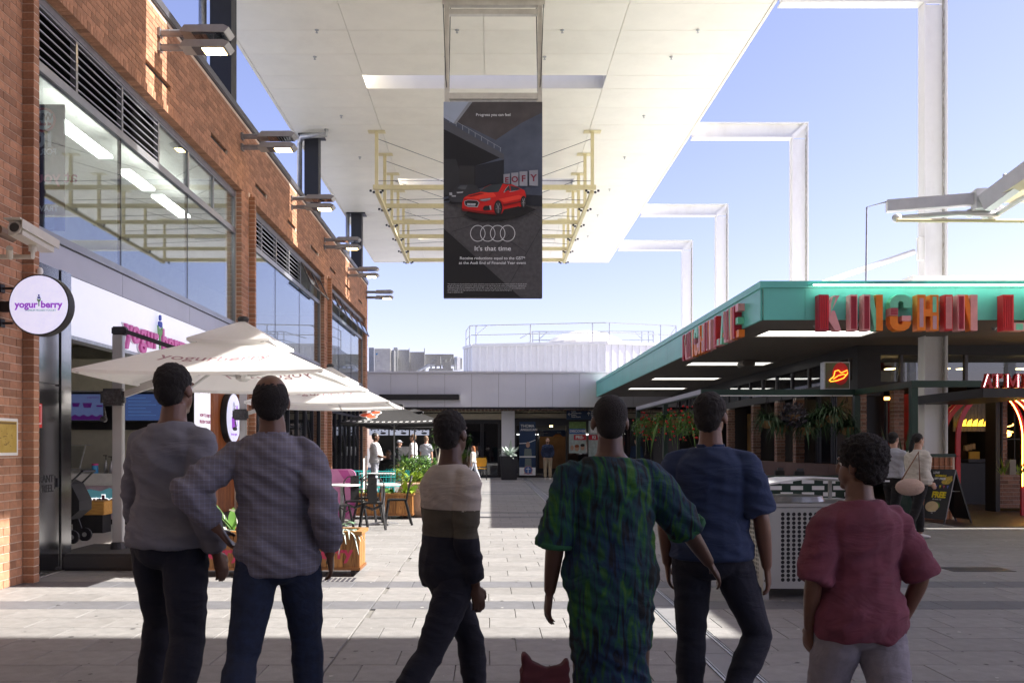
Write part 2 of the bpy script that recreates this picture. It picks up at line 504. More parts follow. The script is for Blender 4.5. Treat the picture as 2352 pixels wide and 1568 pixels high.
def bsize(b):
    (x, y, z), d = b
    X = CX + F * x / y; Y = CY - F * (z - EYE) / y
    if X < -20 or Y < -20 or X > 2400 or Y > 1590: return 0
    return 1 / y
idx = sorted(range(len(bricks)), key=lambda i: -bsize(bricks[i]))
nearb = set(idx[:300])
rest = MB(); shared = {}
for i, (c, d) in enumerate(bricks):
    if i in nearb:
        key = tuple(round(v, 2) for v in d)
        if key not in shared:
            m = MB(); m.box(-d[0] / 2, d[0] / 2, -d[1] / 2, d[1] / 2, -d[2] / 2, d[2] / 2)
            me = bpy.data.meshes.new('brick'); me.from_pydata(m.v, [], m.f); me.materials.append(M_brick); shared[key] = me
        inst('brick', shared[key], c, bb)
    else: rest.box(c[0] - d[0] / 2, c[0] + d[0] / 2, c[1] - d[1] / 2, c[1] + d[1] / 2, c[2] - d[2] / 2, c[2] + d[2] / 2)
rest.build('bricks_beyond', M_brick, bb, kind='stuff')
# mortar backing, recessed 7 mm
mb = MB()
mb.box(-5.1, XW - .007, 7.4, 9.054, 0, 7.715); mb.box(-5.3, XW, -14, 7.39, 0, 10.2)  # second box: unseen wall run added behind the view to darken the walkers
for i, s in enumerate((9.054, 17.05, 25.57, 34.09)):
    pass
mb.box(-5.1, XW - .0075, 9.054, 34.594, 6.335, 6.70)
mb.box(-5.1, XW - .0075, 9.054, 34.594, 6.80, 7.715)
mb.box(-5.1, XW - .09, 9.054, 34.594, 6.70, 6.80)
yy = 9.054
for s in SLOTS:
    mb.box(XW - .09, XW - .0075, yy, s, 6.70, 6.80); yy = s + 1.0
mb.box(XW - .09, XW - .0075, yy, 34.594, 6.70, 6.80)
for s in (17.05, 25.57, 34.09): mb.box(-5.1, XW - .0076, s + .006, s + .504, 0, 6.335)
for p in (9.06, 17.58, 26.10): mb.box(XW - .0077, XP - .007, p + .006, p + .104, 0, 6.36)
mb.build('mortar', M_mortar, bb, kind='stuff')
mb = MB()
for s in SLOTS: mb.box(XW - .075, XW - .045, s + .01, s + .99, 6.712, 6.788)
mb.build_each('vent_slot', M_dark, bb)
mb = MB(); mb.box(-5.2, -4.755, 7.2, 34.66, 7.74, 7.86); mb.box(-5.2, -4.765, 7.2, 34.64, 7.722, 7.738)
mb.build('coping', M_frame, bb)
# shell: back, end, slabs
mb = MB()
mb.box(-13, -12.8, 7.0, 34.6, 0, 7.6); mb.box(-13, -5.1, 34.3, 34.58, 0, 7.6); mb.box(-13, -5.102, 7.0, 7.3, 0, 7.6)
mb.build('rear_wall', M_wallc, bb)
mb = MB(); mb.box(-12.8, -5.12, 7.3, 34.3, 6.8, 7.5); mb.build('roof', M_white, bb)
mb = MB(); mb.box(-12.8, -4.99, 9.2, 34.08, 3.42, 3.66); mb.build('floor_slab', mat('upper_floor', (.35, .34, .33), .5), bb)
mb = MB(); mb.box(-12.8, -9.0, 7.4, 34.3, 3.67, 6.79); mb.build('upstairs_wall', mat('upstairs_wall', (.62, .60, .55), .6), bb)
mb = MB(); mb.box(-8.99, -5.13, 7.4, 34.3, 6.5, 6.78); mb.build('upstairs_ceiling', mat('upstairs_ceiling', (.75, .75, .72), .6), bb)
# windows
XG = -4.93
M_louv = mat('louvre_blade', (.45, .46, .5), .3, .7, var=.08)
def windows(bi, y0, y1, units):
    w = thing_part('window', bb, (XG, (y0 + y1) / 2, 5))
    n = 6; uw = (y1 - y0 - .08) / n
    fm = MB()
    # perimeter and transoms
    fm.box(-4.99, -4.905, y0 + .002, y1 - .002, 6.23, 6.315)
    fm.box(-4.99, -4.915, y0 + .002, y1 - .002, 6.20, 6.228)
    fm.box(-4.99, -4.905, y0 + .002, y1 - .002, 5.55, 5.60)
    fm.box(-4.985, -4.90, y0 + .002, y1 - .002, 5.495, 5.545)
    fm.box(-4.99, -4.885, y0 + .002, y1 - .002, 3.735, 3.79)
    fm.box(-4.985, -4.87, y0 + .002, y1 - .002, 3.70, 3.733)
    fm.box(-4.99, -4.905, y0 + .002, y0 + .05, 3.79, 6.20)
    fm.box(-4.99, -4.905, y1 - .05, y1 - .002, 3.79, 6.20)
    for k in range(1, n):
        yy = y0 + .04 + k * uw
        fm.box(-4.988, -4.908, yy - .025, yy + .025, 5.601, 6.199)
    fm.build('frame', M_framel, w)
    jm = MB()
    for k in (2, 4):
        yy = y0 + .04 + k * uw
        jm.box(-4.975, -4.928, yy - .007, yy + .007, 3.79, 5.494)
    jm.build('glazing_joint', M_black, w)
    for k in range(3):
        a = y0 + .05 + 2 * k * uw; b = a + 2 * uw
        g = MB(); g.box(XG - .012, XG, max(a, y0 + .052) + .01, min(b, y1 - .052) - .01, 3.792, 5.493); g.build('pane', G_win, w)
    for k, u in enumerate(units):
        a = y0 + .04 + k * uw + .027; b = a + uw - .054
        if u == 'L':
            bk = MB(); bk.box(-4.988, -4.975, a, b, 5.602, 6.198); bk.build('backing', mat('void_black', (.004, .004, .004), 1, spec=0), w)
            for j in range(6):
                z = 5.66 + j * .098
                l = MB(); l.obox((-4.925, (a + b) / 2, z), (.010, 0, -.003), (0, (b - a) / 2, 0), (.0015, 0, .0055)); l.build('louvre', M_louv, w)
        elif u == 'G':
            g = MB(); g.box(XG - .012, XG, a, b, 5.602, 6.198); g.build('pane', G_win, w)
        else:   # open awning sash hinged at the top
            ang = R(24)
            top = Vector((-4.90, (a + b) / 2, 6.19)); dn = Vector((math.sin(ang), 0, -math.cos(ang))); nn = Vector((math.cos(ang), 0, math.sin(ang)))
            s = MB(); hw = (b - a) / 2 - .003; Lh = .62
            s.obox(top + dn * .02, nn * .018, (0, hw, 0), dn * .02); s.obox(top + dn * (Lh - .02), nn * .018, (0, hw, 0), dn * .02)
            s.obox(top + dn * Lh / 2 + Vector((0, hw - .02, 0)), nn * .0178, (0, .02, 0), dn * (Lh / 2 - .041)); s.obox(top + dn * Lh / 2 - Vector((0, hw - .02, 0)), nn * .0178, (0, .02, 0), dn * (Lh / 2 - .041))
            s.build('sash', M_frame, w)
            g = MB(); g.obox(top + dn * Lh / 2, nn * .004, (0, hw - .041, 0), dn * (Lh / 2 - .041)); g.build('pane', G_win, w)
            ib = MB(); ib.box(-5.3, -5.05, a + .1, b - .1, 5.62, 5.75); ib.build('winder', M_frame, w)
    return w
def thing_part(name, parent, loc):
    o = bpy.data.objects.new(name, None); COL.objects.link(o); put(o, loc, parent); o.empty_display_size = .1
    return o
windows(0, *BAYS[0], 'LLLGGG')
windows(1, *BAYS[1], 'LLLLOO')
windows(2, *BAYS[2], 'OOOOOO')
# spandrels (grey metal panels)
for (a, b) in BAYS:
    n = 3; w = (b - a) / n
    for k in range(n):
        s = MB(); s.box(-4.985, -4.90, a + k * w + .005, a + (k + 1) * w - .005, 3.40, 3.69); s.build('spandrel_panel', M_grey, bb)
    s = MB(); s.box(-4.984, -4.91, a + .003, b - .003, 3.395, 3.6995); s.build('spandrel_backing', M_black, bb)
# ground floor bays 2 and 3: black steel windows
def steel_shop(y0, y1):
    w = thing_part('shop_window', bb, (-4.95, (y0 + y1) / 2, 1.7))
    m = MB()
    m.box(-5.0, -4.9, y0, y1, 0, .12); m.box(-5.0, -4.9, y0, y1, 3.22, 3.39); m.box(-4.999, -4.901, y0, y1, 2.45, 2.53)
    n = 8
    for k in range(n + 1):
        yy = y0 + .03 + (y1 - y0 - .06) * k / n
        m.box(-4.998, -4.902, yy - .028, yy + .028, .121, 3.219)
    for k in (1, 3, 6):
        a = y0 + .03 + (y1 - y0 - .06) * k / n; b = a + (y1 - y0 - .06) / n
        m.bar((-4.93, a, 2.45), (-4.93, b, 1.3), .03)
    m.build('frame', M_steelp, w)
    g = MB(); g.box(-4.962, -4.95, y0 + .03, y1 - .03, .12, 3.22); g.build('pane', G_shop, w)
steel_shop(*BAYS[1]); steel_shop(*BAYS[2])
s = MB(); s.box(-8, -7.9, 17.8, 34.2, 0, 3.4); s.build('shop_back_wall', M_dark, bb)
s = MB(); s.box(-12.7, -4.99, 17.2, 17.3, 0, 3.4); s.build('party_wall', M_wallc, bb)

# roof posts of the high canopy
PREV = -22.0
high = thing('high_canopy', 'high white flat canopy with cream panelled underside spanning the lane', 'canopy', (0, 20, 10.3))
for z in (16.7, 25.2, 33.7):
    m = MB()
    m.box(-5.29, -4.885, z, z + .03, 6.9, 10.29); m.box(-5.29, -4.885, z + .32, z + .35, 6.9, 10.29); m.box(-5.1, -5.07, z + .03, z + .32, 6.9, 10.29)
    m.box(-4.91, -4.887, z + .03, z + .32, 6.9, 10.29)
    m.box(-5.45, -4.75, z - .1, z + .45, 10.26, 10.295)
    m.build('column', M_steelp, high)
    m = MB()
    if z == 25.2: m.tube([(-5.42, z - .02, 7.0), (-5.42, z - .02, 10.02), (-5.30, z - .3, 10.12), (-4.6, z - .35, 10.16), (-4.6, z - .35, 10.32)], .075, 12)
    else: m.tube([(-5.42, z - .02, 7.0), (-5.42, z - .02, 10.31)], .075, 12)
    m.build('downpipe', M_galv, high, smooth=True)
# soffit panels with joints and skylight slots
SLX = (-3.05, 2.80); SKY = [(12.38, 13.16), (21.22, 22.0), (29.42, 30.2), (37.3, 38.08)]
cols = [(-5.53, -3.05), (-3.05, -.13), (-.13, 2.80), (2.80, 5.68)]
# rows of 1.2 m, interrupted by slots
def rows():
    edges = []
    prev = PREV
    for a, b in SKY + [(42.7, 43)]:
        n = max(1, round((a - prev) / 1.2)); w = (a - prev) / n
        for k in range(n): edges.append((prev + k * w, prev + (k + 1) * w, False))
        if b < 43: edges.append((a, b, True)); prev = b
    return edges
pm = {}
for (a, b, slot) in rows():
    for ci, (x0, x1) in enumerate(cols):
        if slot and ci in (1, 2): continue
        key = (round(x1 - x0, 3), round(b - a, 3))
        if key not in pm:
            w, d = key; m = MB(); m.box(-w / 2 + .005, w / 2 - .005, -d / 2 + .005, d / 2 - .005, 0, .03)
            me = bpy.data.meshes.new('soffit_panel'); me.from_pydata(m.v, [], m.f); me.materials.append(M_soffit); pm[key] = me
        inst('soffit_panel', pm[key], ((x0 + x1) / 2, (a + b) / 2, 10.3), high)
m = MB()
prev = PREV
for a, b in SKY + [(42.7, 0)]:
    m.box(-5.50, 5.66, prev + .01, a - .01 if b else a - .02, 10.331, 10.85)
    if b:
        m.box(-5.50, SLX[0] - .02, a - .0099, b + .0099, 10.3311, 10.8499); m.box(SLX[1] + .02, 5.66, a - .0099, b + .0099, 10.3311, 10.8499); prev = b
m.build('roof_deck', M_soffit, high)
m = MB()
m.box(-5.6, 5.75, PREV - .05, PREV, 10.29, 10.9); m.box(-5.6, 5.75, 42.69, 42.75, 10.29, 10.9)
m.box(-5.6, -5.535, PREV, 42.69, 10.29, 10.9); m.box(5.685, 5.75, PREV, 42.69, 10.29, 10.9)
m.build('edge_trim', M_soffit, high)
spr = None
for z in (18.9, 20.2, 23.8, 27.2, 30.6, 34, 37.4):
    for x in (-4.0, -1.0, 1.25, 4.15):
        if spr is None:
            m = MB(); m.lathe([(.045, 0), (.045, -.012), (.012, -.02), (.012, -.06), (.03, -.062), (.03, -.066)], (0, 0, 0), 8)
            me = bpy.data.meshes.new('sprinkler'); me.from_pydata(m.v, [], m.f); me.materials.append(M_galv); spr = me
        inst('sprinkler', spr, (x + (.3 if z < 20 else 0), z, 10.3), high)

# portal frames on the right
for i, (z, x) in enumerate(((17.5, 9.07), (25.2, 9.09), (33.7, 9.1), (39.6, 9.1))):
    lab = ['white steel portal frame nearest the camera, its thick column standing behind the teal canopy',
           'white steel portal frame, second from the right, with rust on its column edge',
           'white steel portal frame, third from the right, smaller behind the second',
           'white steel portal frame farthest away, smallest of the four'][i]
    t = thing('portal_frame', lab, 'steel frame', (x, z, 0), 'white portal frames beside the high canopy')
    zb = 0 if i == 0 else 3.4
    RUST = mat('white_rusty', (.80, .80, .80), .5, var=.03, dirt=.4)
    m = MB(); m.box(x - .025, x, z, z + .27, zb, 10.64); m.box(x - .46, x - .435, z, z + .27, zb, 10.2); m.build_each('flange', RUST, t)
    m = MB(); m.box(x - .4345, x - .0255, z + .12, z + .14, zb, 10.2); m.build('web', RUST, t)
    m = MB(); m.box(5.78, x - .0255, z, z + .27, 10.615, 10.64); m.box(5.78, x - .435, z, z + .27, 10.2005, 10.225); m.build_each('beam_flange', M_white, t)
    m = MB(); m.box(5.78, x - .026, z + .119, z + .139, 10.2255, 10.6145); m.build('beam_web', M_white, t)
    m = MB(); m.bar((x - .45, z + .06, 10.215), (x - .012, z + .06, 10.63), .12, .015, up=(0, 1, 0)); m.build('mitre_plate', M_white, t)
    m = MB(); m.box(x - .05, x - .0256, z + .08, z + .119, zb, 10.3); m.build('rust_streak', mat('rust_streak', (.78, .78, .76), .7, col2=(.13, .10, .03), vs=7, stretch=(8, 8, 1.1)), t)
    if i == 0:
        m = MB(); m.tube([at(1890, 650, 17.4), at(2100, 578, 17.6)], .055, 10); m.box(8.50, 8.62, 17.52, 17.6, 5.1, 5.55); m.build('brace', M_white, t)

# hanging rack under the soffit
rack = thing('hanging_rack', 'cream steel rack grid hung on posts beneath the high canopy', 'rack', (0, 30, 10.3))
ZS = [25, 26.94, 28.88, 30.82, 32.76, 34.7]
for z in ZS:
    m = MB(); m.box(-3.3, 3.0, z - .05, z + .05, 8.66, 8.78); m.build('crossbar', M_cream, rack)
    for x in (-3.2, 2.9):
        m = MB(); m.box(x - .045, x + .045, z - .045, z + .045, 8.782, 10.28); m.box(x - .24, x + .24, z - .12, z + .12, 10.281, 10.296); m.build('post', M_cream, rack)
        m = MB()
        for q in (-.17, .17): m.lathe([(.035, 0), (.035, .05)], (x + q, z, 8.6), 6); m.lathe([(.035, 0), (.035, .05)], (x + q * .6, z + .15, 8.6), 6)
        m.build('bolt', M_steelp, rack)
for x in (-3.2, 2.9):
    m = MB(); m.box(x - .05, x + .05, 25.06, 34.64, 8.56, 8.659); m.build('rail', M_cream, rack)
m = MB()
for z in ZS[:-1]:
    for x, s in ((-3.2, 1), (2.9, -1)):
        m.tube([(x, z, 10.1), (x + s * 2.9, z + 1.9, 9.6)], .008, 5); m.tube([(x, z, 8.9), (x + s * 2.9, z + 1.9, 9.5)], .008, 5)
m.build('brace_wire', M_steelp, rack)
# second rack close-up end near lamps is only one piece in the photo
# ------------------------------------------------------------------ back building across the end of the lane
back = thing('mall_building', 'low white panelled mall building closing the far end of the lane', 'building', (0, 39, 0))
D0 = 39.0
M_panel = mat('white_panel', (.60, .60, .65), .4, var=.03, vs=.8, dirt=.12)
x = -4.37 - 1.19 * 3
while x < 12:
    m = MB(); m.box(x + .006, x + 1.184, D0, D0 + .05, 3.14, 4.62); m.build('fascia_panel', M_panel, back); x += 1.19
m = MB(); m.box(-8, 13, D0 + .04, D0 + .5, 3.15, 4.61); m.build('fascia_backing', M_greyc, back)
m = MB(); m.box(-8, 13, D0 - .06, D0 + .4, 4.63, 4.72); m.build('parapet_cap', M_panel, back)
m = MB(); m.box(-8, 13, D0 + .501, 60, 4.4, 4.6); m.build('roof', M_grey, back)
m = MB()
k = -5.3
while k < 11: m.box(k, k + .1, D0 - .012, D0 + 1.6, 3.0, 3.04); k += .17
m.build('soffit_batten', mat('batten_dark', (.10, .055, .035), .6), back, kind='stuff')
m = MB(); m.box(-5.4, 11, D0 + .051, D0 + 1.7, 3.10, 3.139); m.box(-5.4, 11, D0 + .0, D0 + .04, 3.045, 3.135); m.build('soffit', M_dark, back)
WB = D0 + 1.2
m = MB(); m.box(-5.4, 9.5, WB, WB + .1, 2.62, 3.13); m.build('wall_band', M_wallc, back)
m = MB()
for a, b, c, d in ((1152, 1182, 1099, 935),): m.box(px(a, WB - .2), px(b, WB - .2), WB - .4, WB + .05, 0, 3.0)
m.build('column', M_panel, back)
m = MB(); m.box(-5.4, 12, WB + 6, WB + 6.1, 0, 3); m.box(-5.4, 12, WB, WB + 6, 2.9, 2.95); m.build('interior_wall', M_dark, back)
m = MB(); m.box(-9, 12, 40.6, WB + 6, -.005, .004); m.build('interior_floor', mat('mall_floor', (.25, .24, .22), .2), back)
def fr(m, x0, x1, z0, z1, d, t=.07, dep=.1):
    m.box(x0, x0 + t, d, d + dep, z0, z1); m.box(x1 - t, x1, d, d + dep, z0, z1); m.box(x0 + t, x1 - t, d, d + dep, z1 - t, z1); m.box(x0 + t, x1 - t, d, d + dep, z0, z0 + t)
# left shopfront (dark) x 1004..1150
w = thing_part('shop_window', back, (-1, WB, 1.3))
m = MB(); X0, X1 = px(1004, WB), px(1150, WB); fr(m, X0, X1, 0, 2.6, WB - .05); fr(m, px(1108, WB), X1 - .08, .07, 2.5, WB - .03, .05, .05); fr(m, X0 + .08, px(1106, WB), .07, 2.5, WB - .03, .05, .05)
m.box(px(1108, WB), X1, WB + .02, WB + .06, .9, .95)
m.build('frame', M_steelp, w)
m = MB(); m.box(X0 + .1, X1 - .1, WB, WB + .012, .1, 2.48); m.build('pane', G_shop, w)
# entrance x 1182..1480 with sliding doors
ent = thing_part('entrance', back, (3, WB, 1.3))
X0, X1 = px(1181, WB), px(1500, WB)
m = MB(); fr(m, X0, X1, 0, 2.68, WB - .06, .09, .12); m.box(X0 + .09, X1 - .09, WB - .05, WB + .05, 2.35, 2.59)
for q in (1233, 1301, 1368, 1432): m.box(px(q, WB) - .03, px(q, WB) + .04, WB - .05, WB + .05, .09, 2.349)
m.build('frame', M_steelp, ent)
m = MB(); m.box(X0 + .1, px(1232, WB), WB, WB + .01, .1, 2.34); m.box(px(1303, WB), px(1367, WB), WB, WB + .01, .1, 2.34); m.box(px(1370, WB), px(1430, WB), WB, WB + .01, .1, 2.34); m.box(px(1435, WB), X1 - .1, WB, WB + .01, .1, 2.34); m.build_each('pane', G_shop, ent)
# posters on the doors
M_navy = mat('navy_print', (.012, .04, .11), .35, var=.2, vs=2)
M_navy2 = mat('navy_print_light', (.03, .10, .22), .35)
M_ink = mat('white_print', (.75, .76, .78), .4, var=.01)
M_redp = mat('red_print', (.55, .02, .05), .4)
M_skin1 = mat('print_skin', (.5, .3, .22), .5)
def poster(name, label, cat, d, rect, bgm, parts, group=None):
    """rect in photo px (x0,y0,x1,y1); parts: list of (kind, ...)"""
    t = thing(name, label, cat, at((rect[0] + rect[2]) / 2, rect[3], d), group)
    x0, x1 = px(rect[0], d), px(rect[2], d); z0, z1 = hz(rect[3], d), hz(rect[1], d)
    m = MB(); m.box(x0, x1, d, d + .02, z0, z1); m.build('board', bgm, t)
    lay = [0]
    for p in parts:
        lay[0] += 1; dd = d - .0015 * lay[0] - .002
        m = MB()
        if p[0] == 'text':
            _, s, X, Y, size, mm, bold = p[:7]; al = p[7] if len(p) > 7 else 'LEFT'
            text(m, s, size, (px(X, d), dd, hz(Y, d)), FX, FZ, .002, bold, al, sx=p[8] if len(p) > 8 else 1)
        elif p[0] == 'poly':
            mm = p[2]; poly_front(m, [(px(a, d), hz(b, d)) for a, b in p[1]], dd, 0)
        elif p[0] == 'ell':
            _, X, Y, rx, ry, mm = p; s = d / F
            poly_front(m, [(px(X, d) + rx * s * math.cos(a * math.pi / 10), hz(Y, d) + ry * s * math.sin(a * math.pi / 10)) for a in range(20)], dd, 0)
        elif p[0] == 'ring':
            _, X, Y, r, w_, mm = p; s = d / F; n = 40
            vs = [(px(X, d) + (r + q) * s * math.cos(2 * math.pi * a / n), dd, hz(Y, d) + (r + q) * s * math.sin(2 * math.pi * a / n)) for q in (-w_ / 2, w_ / 2) for a in range(n)]
            m.add(vs, [(a, (a + 1) % n, n + (a + 1) % n, n + a) for a in range(n)])
        elif p[0] == 'line':
            _, a, b, w_, mm = p; s = d / F
            A = Vector((px(a[0], d), dd, hz(a[1], d))); B = Vector((px(b[0], d), dd, hz(b[1], d)))
            q = (B - A).normalized().cross(Vector((0, 1, 0))) * w_ * s / 2
            m.add([A - q, B - q, B + q, A + q], [(0, 1, 2, 3)])
        m.build('print', mm, t)
    return t
WD = WB - .08
poster('door_poster', 'navy school poster with girl in checked uniform and THOMA ANGLICAN lettering on left door', 'poster', WD, (1193, 968, 1230, 1091), M_navy, [
    ('poly', [(1193, 1017), (1212, 1016), (1230, 1009), (1230, 1010.5), (1212, 1018), (1193, 1019)], M_ink),
    ('text', 'THOMA', 1196, 978, .17, M_ink, .003), ('text', 'ANGLICAN', 1195.5, 986.5, .15, M_ink, .003),
    ('ell', 1212.5, 1021, 4.6, 6.6, M_skin1), ('poly', [(1205, 1030), (1220, 1030), (1222, 1050), (1203, 1050)], mat('uniform_print', (.16, .2, .2), .5, var=.5, vs=40)),
    ('poly', [(1193, 1047), (1230, 1047), (1230, 1050), (1193, 1050)], M_ink), ('poly', [(1206, 1052), (1220, 1052), (1221, 1075), (1205, 1075)], MATS['uniform_print']),
    ('poly', [(1193, 1073), (1230, 1073), (1230, 1091), (1193, 1091)], M_bwhite), ('ell', 1213, 1079, 10, 10, mat('crest_red', (.4, .2, .25), .5)), ('ell', 1213, 1079, 8.4, 8.4, mat('crest_blue', (.06, .14, .4), .5)),
    ('line', (1213, 1072), (1213, 1086), 1.6, M_ink), ('line', (1208.5, 1076.5), (1217.5, 1076.5), 1.6, M_ink), ('poly', [(1203, 1086), (1223, 1086), (1223, 1088), (1203, 1088)], MATS['crest_red'])])
poster('door_poster', 'poster reading DISCOVER PRE- with blue and red bands beside the open doorway', 'poster', WD, (1307, 968, 1346, 1040), mat('poster_pale', (.42, .5, .52), .5, var=.3, vs=8), [
    ('poly', [(1307, 968), (1346, 968), (1346, 985), (1307, 985)], mat('print_green', (.15, .25, .08), .6, var=.6, vs=12)),
    ('poly', [(1307, 984), (1344, 984), (1344, 996), (1307, 996)], mat('print_blue', (.04, .14, .42), .5)), ('text', 'DISCOVER', 1308.5, 990, .155, M_ink, .004),
    ('poly', [(1318, 998), (1346, 998), (1346, 1010), (1318, 1010)], M_redp), ('text', 'PRE-', 1322, 1004, .19, M_ink, .01),
    ('ell', 1314, 1028, 4, 6, M_skin1), ('ell', 1325, 1029, 5, 7, M_skin1), ('ell', 1338, 1027, 4.5, 6.5, M_skin1), ('ell', 1325, 1024, 5.2, 3.5, mat('hair_print', (.25, .06, .02), .6)), ('ell', 1338, 1022, 5, 3.5, M_dark)])
poster('door_poster', 'pale poster with red band reading KI on the right sliding door', 'poster', WD, (1352, 966, 1400, 1060), MATS['poster_pale'], [
    ('poly', [(1352, 998), (1400, 998), (1400, 1010), (1352, 1010)], M_redp), ('text', 'KI', 1360, 1004, .19, M_ink, .01), ('poly', [(1356, 974), (1396, 974), (1396, 994), (1356, 994)], M_bwhite)])
poster('door_poster', 'dark school poster with boy in blazer and HASS COLLE lettering at right end of entrance', 'poster', WD, (1448, 968, 1480, 1060), mat('dark_print', (.02, .025, .035), .4), [
    ('text', 'HASS', 1451, 978, .16, M_ink, .003), ('text', 'COLLE', 1451, 986.5, .15, M_ink, .003), ('ell', 1462, 1013, 5, 7.5, M_skin1), ('ell', 1462, 1007, 5.3, 4, M_dark), ('poly', [(1450, 1024), (1474, 1024), (1478, 1050), (1446, 1050)], MATS['navy_print']), ('poly', [(1460, 1022), (1465, 1022), (1463, 1032)], M_ink)])
poster('inner_banner', 'navy directional banner hanging inside the open entrance doorway', 'banner', WB + 1.5, (1236, 987, 1300, 1002), M_navy, [
    ('text', 'Coles\nWoolworths\nKmart', 1240, 994, .07, M_ink, 0), ('poly', [(1270, 1002), (1292, 1002), (1286, 996), (1276, 996)], mat('orange_print', (.5, .2, .03), .5)), ('text', 'Big W', 1280, 993, .07, M_ink, 0)])
wf = poster('wayfinding_sign', 'navy wayfinding sign with white arrows and store names above the entrance', 'sign', D0 + .85, (1301, 939.5, 1378, 963), M_navy, [
    ('text', '\u2190', 1303, 951, .22, M_ink, .002), ('text', 'Coles\nWoolworths\nKmart\nFood Court', 1312.5, 950.5, .085, M_ink, .002), ('text', '\u2191', 1347.5, 951, .22, M_ink, .002), ('text', 'Level 1\nBest & Less\nBig W\nTarget', 1357, 950.5, .085, M_ink, .002)])
# glowing things inside the mall
m = MB(); m.box(1.4 + .0, 6, WB + 5.9, WB + 5.95, 2.0, 2.06); m.build('mall_light', M_emitw, back)
m = MB(); m.ell((4.05 * .66 + 3.0, WB + 5.5, 1.75), (.15, .1, .08)); m.box(5.5 - .25, 5.5 + .35, WB + 5.6, WB + 5.7, 1.5, 1.62); m.build('red_display', mat('red_glow', (.6, .05, .02), .5, emit=(1, .08, .02), es=1.5), back)
m = MB(); m.lathe([(.06, 0), (.08, .12), (.06, .24)], (px(1266, WB + 3), WB + 3, hz(980, WB + 3)), 10); m.build('pendant', M_emit, back)
m = MB(); m.box(px(1240, WB + 4), px(1330, WB + 4), WB + 4.4, WB + 4.5, 0.3, 2.2); m.build('mall_wall', mat('mall_brown', (.16, .09, .05), .5, var=.4, vs=2), back)
# food counter at the left end
fc = thing('food_counter', 'dark food shop counter under menu boards at the lane corner', 'shop counter', (-4, 38.5, 0))
m = MB(); m.box(-5.3, px(1003, 39.4), 39.4, 40.0, 0, 1.0); m.build('counter', M_steelp, fc)
m = MB(); m.box(-5.35, px(1003, 40), 40.7, 40.8, 0, 2.2); m.build('back_wall', mat('olive_wall', (.035, .034, .02), .6), fc)
m = MB(); m.box(-5.35, px(1003, 39), 39.3, 39.35, 2.35, 2.6); m.build('header', M_black, fc)
for i in range(3):
    a = px(848 + i * 47, 39.2)
    m = MB(); m.box(a, a + .84, 39.2, 39.25, 1.90, 2.27); m.build('menu_board', mat('menu_board', (.3, .31, .38), .5, emit=(.6, .65, .8), es=.15), fc)
    m = MB()
    for q in range(5): m.ell((a + .1 + q * .15, 39.19, 2.13 - (q % 2) * .05), (.035, .003, .03), 8, 4)
    m.ell((a + .62, 39.188, 1.99), (.13, .004, .05), 10, 5)
    m.build('menu_picture', M_black, fc)
# steam wand, cups
m = MB()
for q in range(8): m.lathe([(.05, 0), (.06, .14)], (-4.9 + q * .33, 39.5, 1.0), 8)
m.box(-4.2, -3.5, 39.5, 39.9, 1.0, 1.4)
m.build('counter_ware', M_galv, fc)
# awning cassette
aw = thing('awning_cassette', 'long black rolled awning cassette fixed on the white fascia', 'awning', (-3, 38.8, 3.4))
m = MB(); m.box(px(870, 38.7), px(1054, 38.7), 38.72, 38.99, hz(917.5, 38.7), hz(905, 38.7), .02); m.build('cassette', M_black, aw)
m = MB(); m.box(px(1054.5, 38.7), px(1057.5, 38.7), 38.7, 38.99, hz(919, 38.7), hz(905.5, 38.7)); m.build('end_bracket', M_galv, aw)

# roof plant
M_corr = mat('corrugated_white', (.74, .74, .73), .4, .1, var=.04, dirt=.2)
pr = thing('plant_room', 'white corrugated rooftop plant room behind the mall fascia', 'plant room', (4, 50, 4.6))
def corr(p0, p1, z0, z1, nm='corrugated_wall'):
    a = Vector((p0[0], p0[1], 0)); b = Vector((p1[0], p1[1], 0)); L = (b - a).length; d = (b - a).normalized(); nrm = Vector((d.y, -d.x, 0))
    m = MB(); n = int(L / .38)
    pts = []
    for k in range(n):
        s = L * k / n; w_ = L / n
        for (f, o) in ((0, 0), (.66, 0), (.72, .05), (.94, .05)): pts.append(a + d * (s + f * w_) + nrm * o)
    pts.append(b)
    vs = [p + Vector((0, 0, z0)) for p in pts] + [p + Vector((0, 0, z1)) for p in pts]; k = len(pts)
    m.add(vs, [(i, i + 1, k + i + 1, k + i) for i in range(k - 1)])
    return m.build(nm, M_corr, pr)
PRP = [(-1.42, 49.5), (-.9, 48.2), (6.2, 46.9), (10.5, 48.3), (10.5, 58)]
corr((-1.42, 58), PRP[0], 4.6, 6.85)
for a, b in zip(PRP, PRP[1:]): corr(a, b, 4.6, 6.85)
m = MB()
for a, b in zip(PRP, PRP[1:]): m.bar((a[0], a[1] - .05, 6.9), (b[0], b[1] - .05, 6.9), .22, .14)
m.prism([(p[0], p[1]) for p in PRP] + [(-1.42, 58)], 6.84, 6.88); m.build('roof', M_corr, pr)
dm = thing('roof_dome', 'pale ribbed dome rising behind the rooftop guardrail', 'dome', (5.6, 53, 6.8))
m = MB(); n = 24; prof = []
for j in range(7):
    a = j / 6 * math.pi / 2; prof.append((2.75 * math.cos(a) + .02, 1.55 * math.sin(a)))
m.lathe(prof, (px(1343, 53), 53, 6.75), 20); m.build('dome', mat('dome_cream', (.68, .66, .60), .6, dirt=.3), dm)
gr = thing('guardrail', 'galvanised two rail guardrail around the top of the white plant room', 'railing', (4, 48, 6.9))
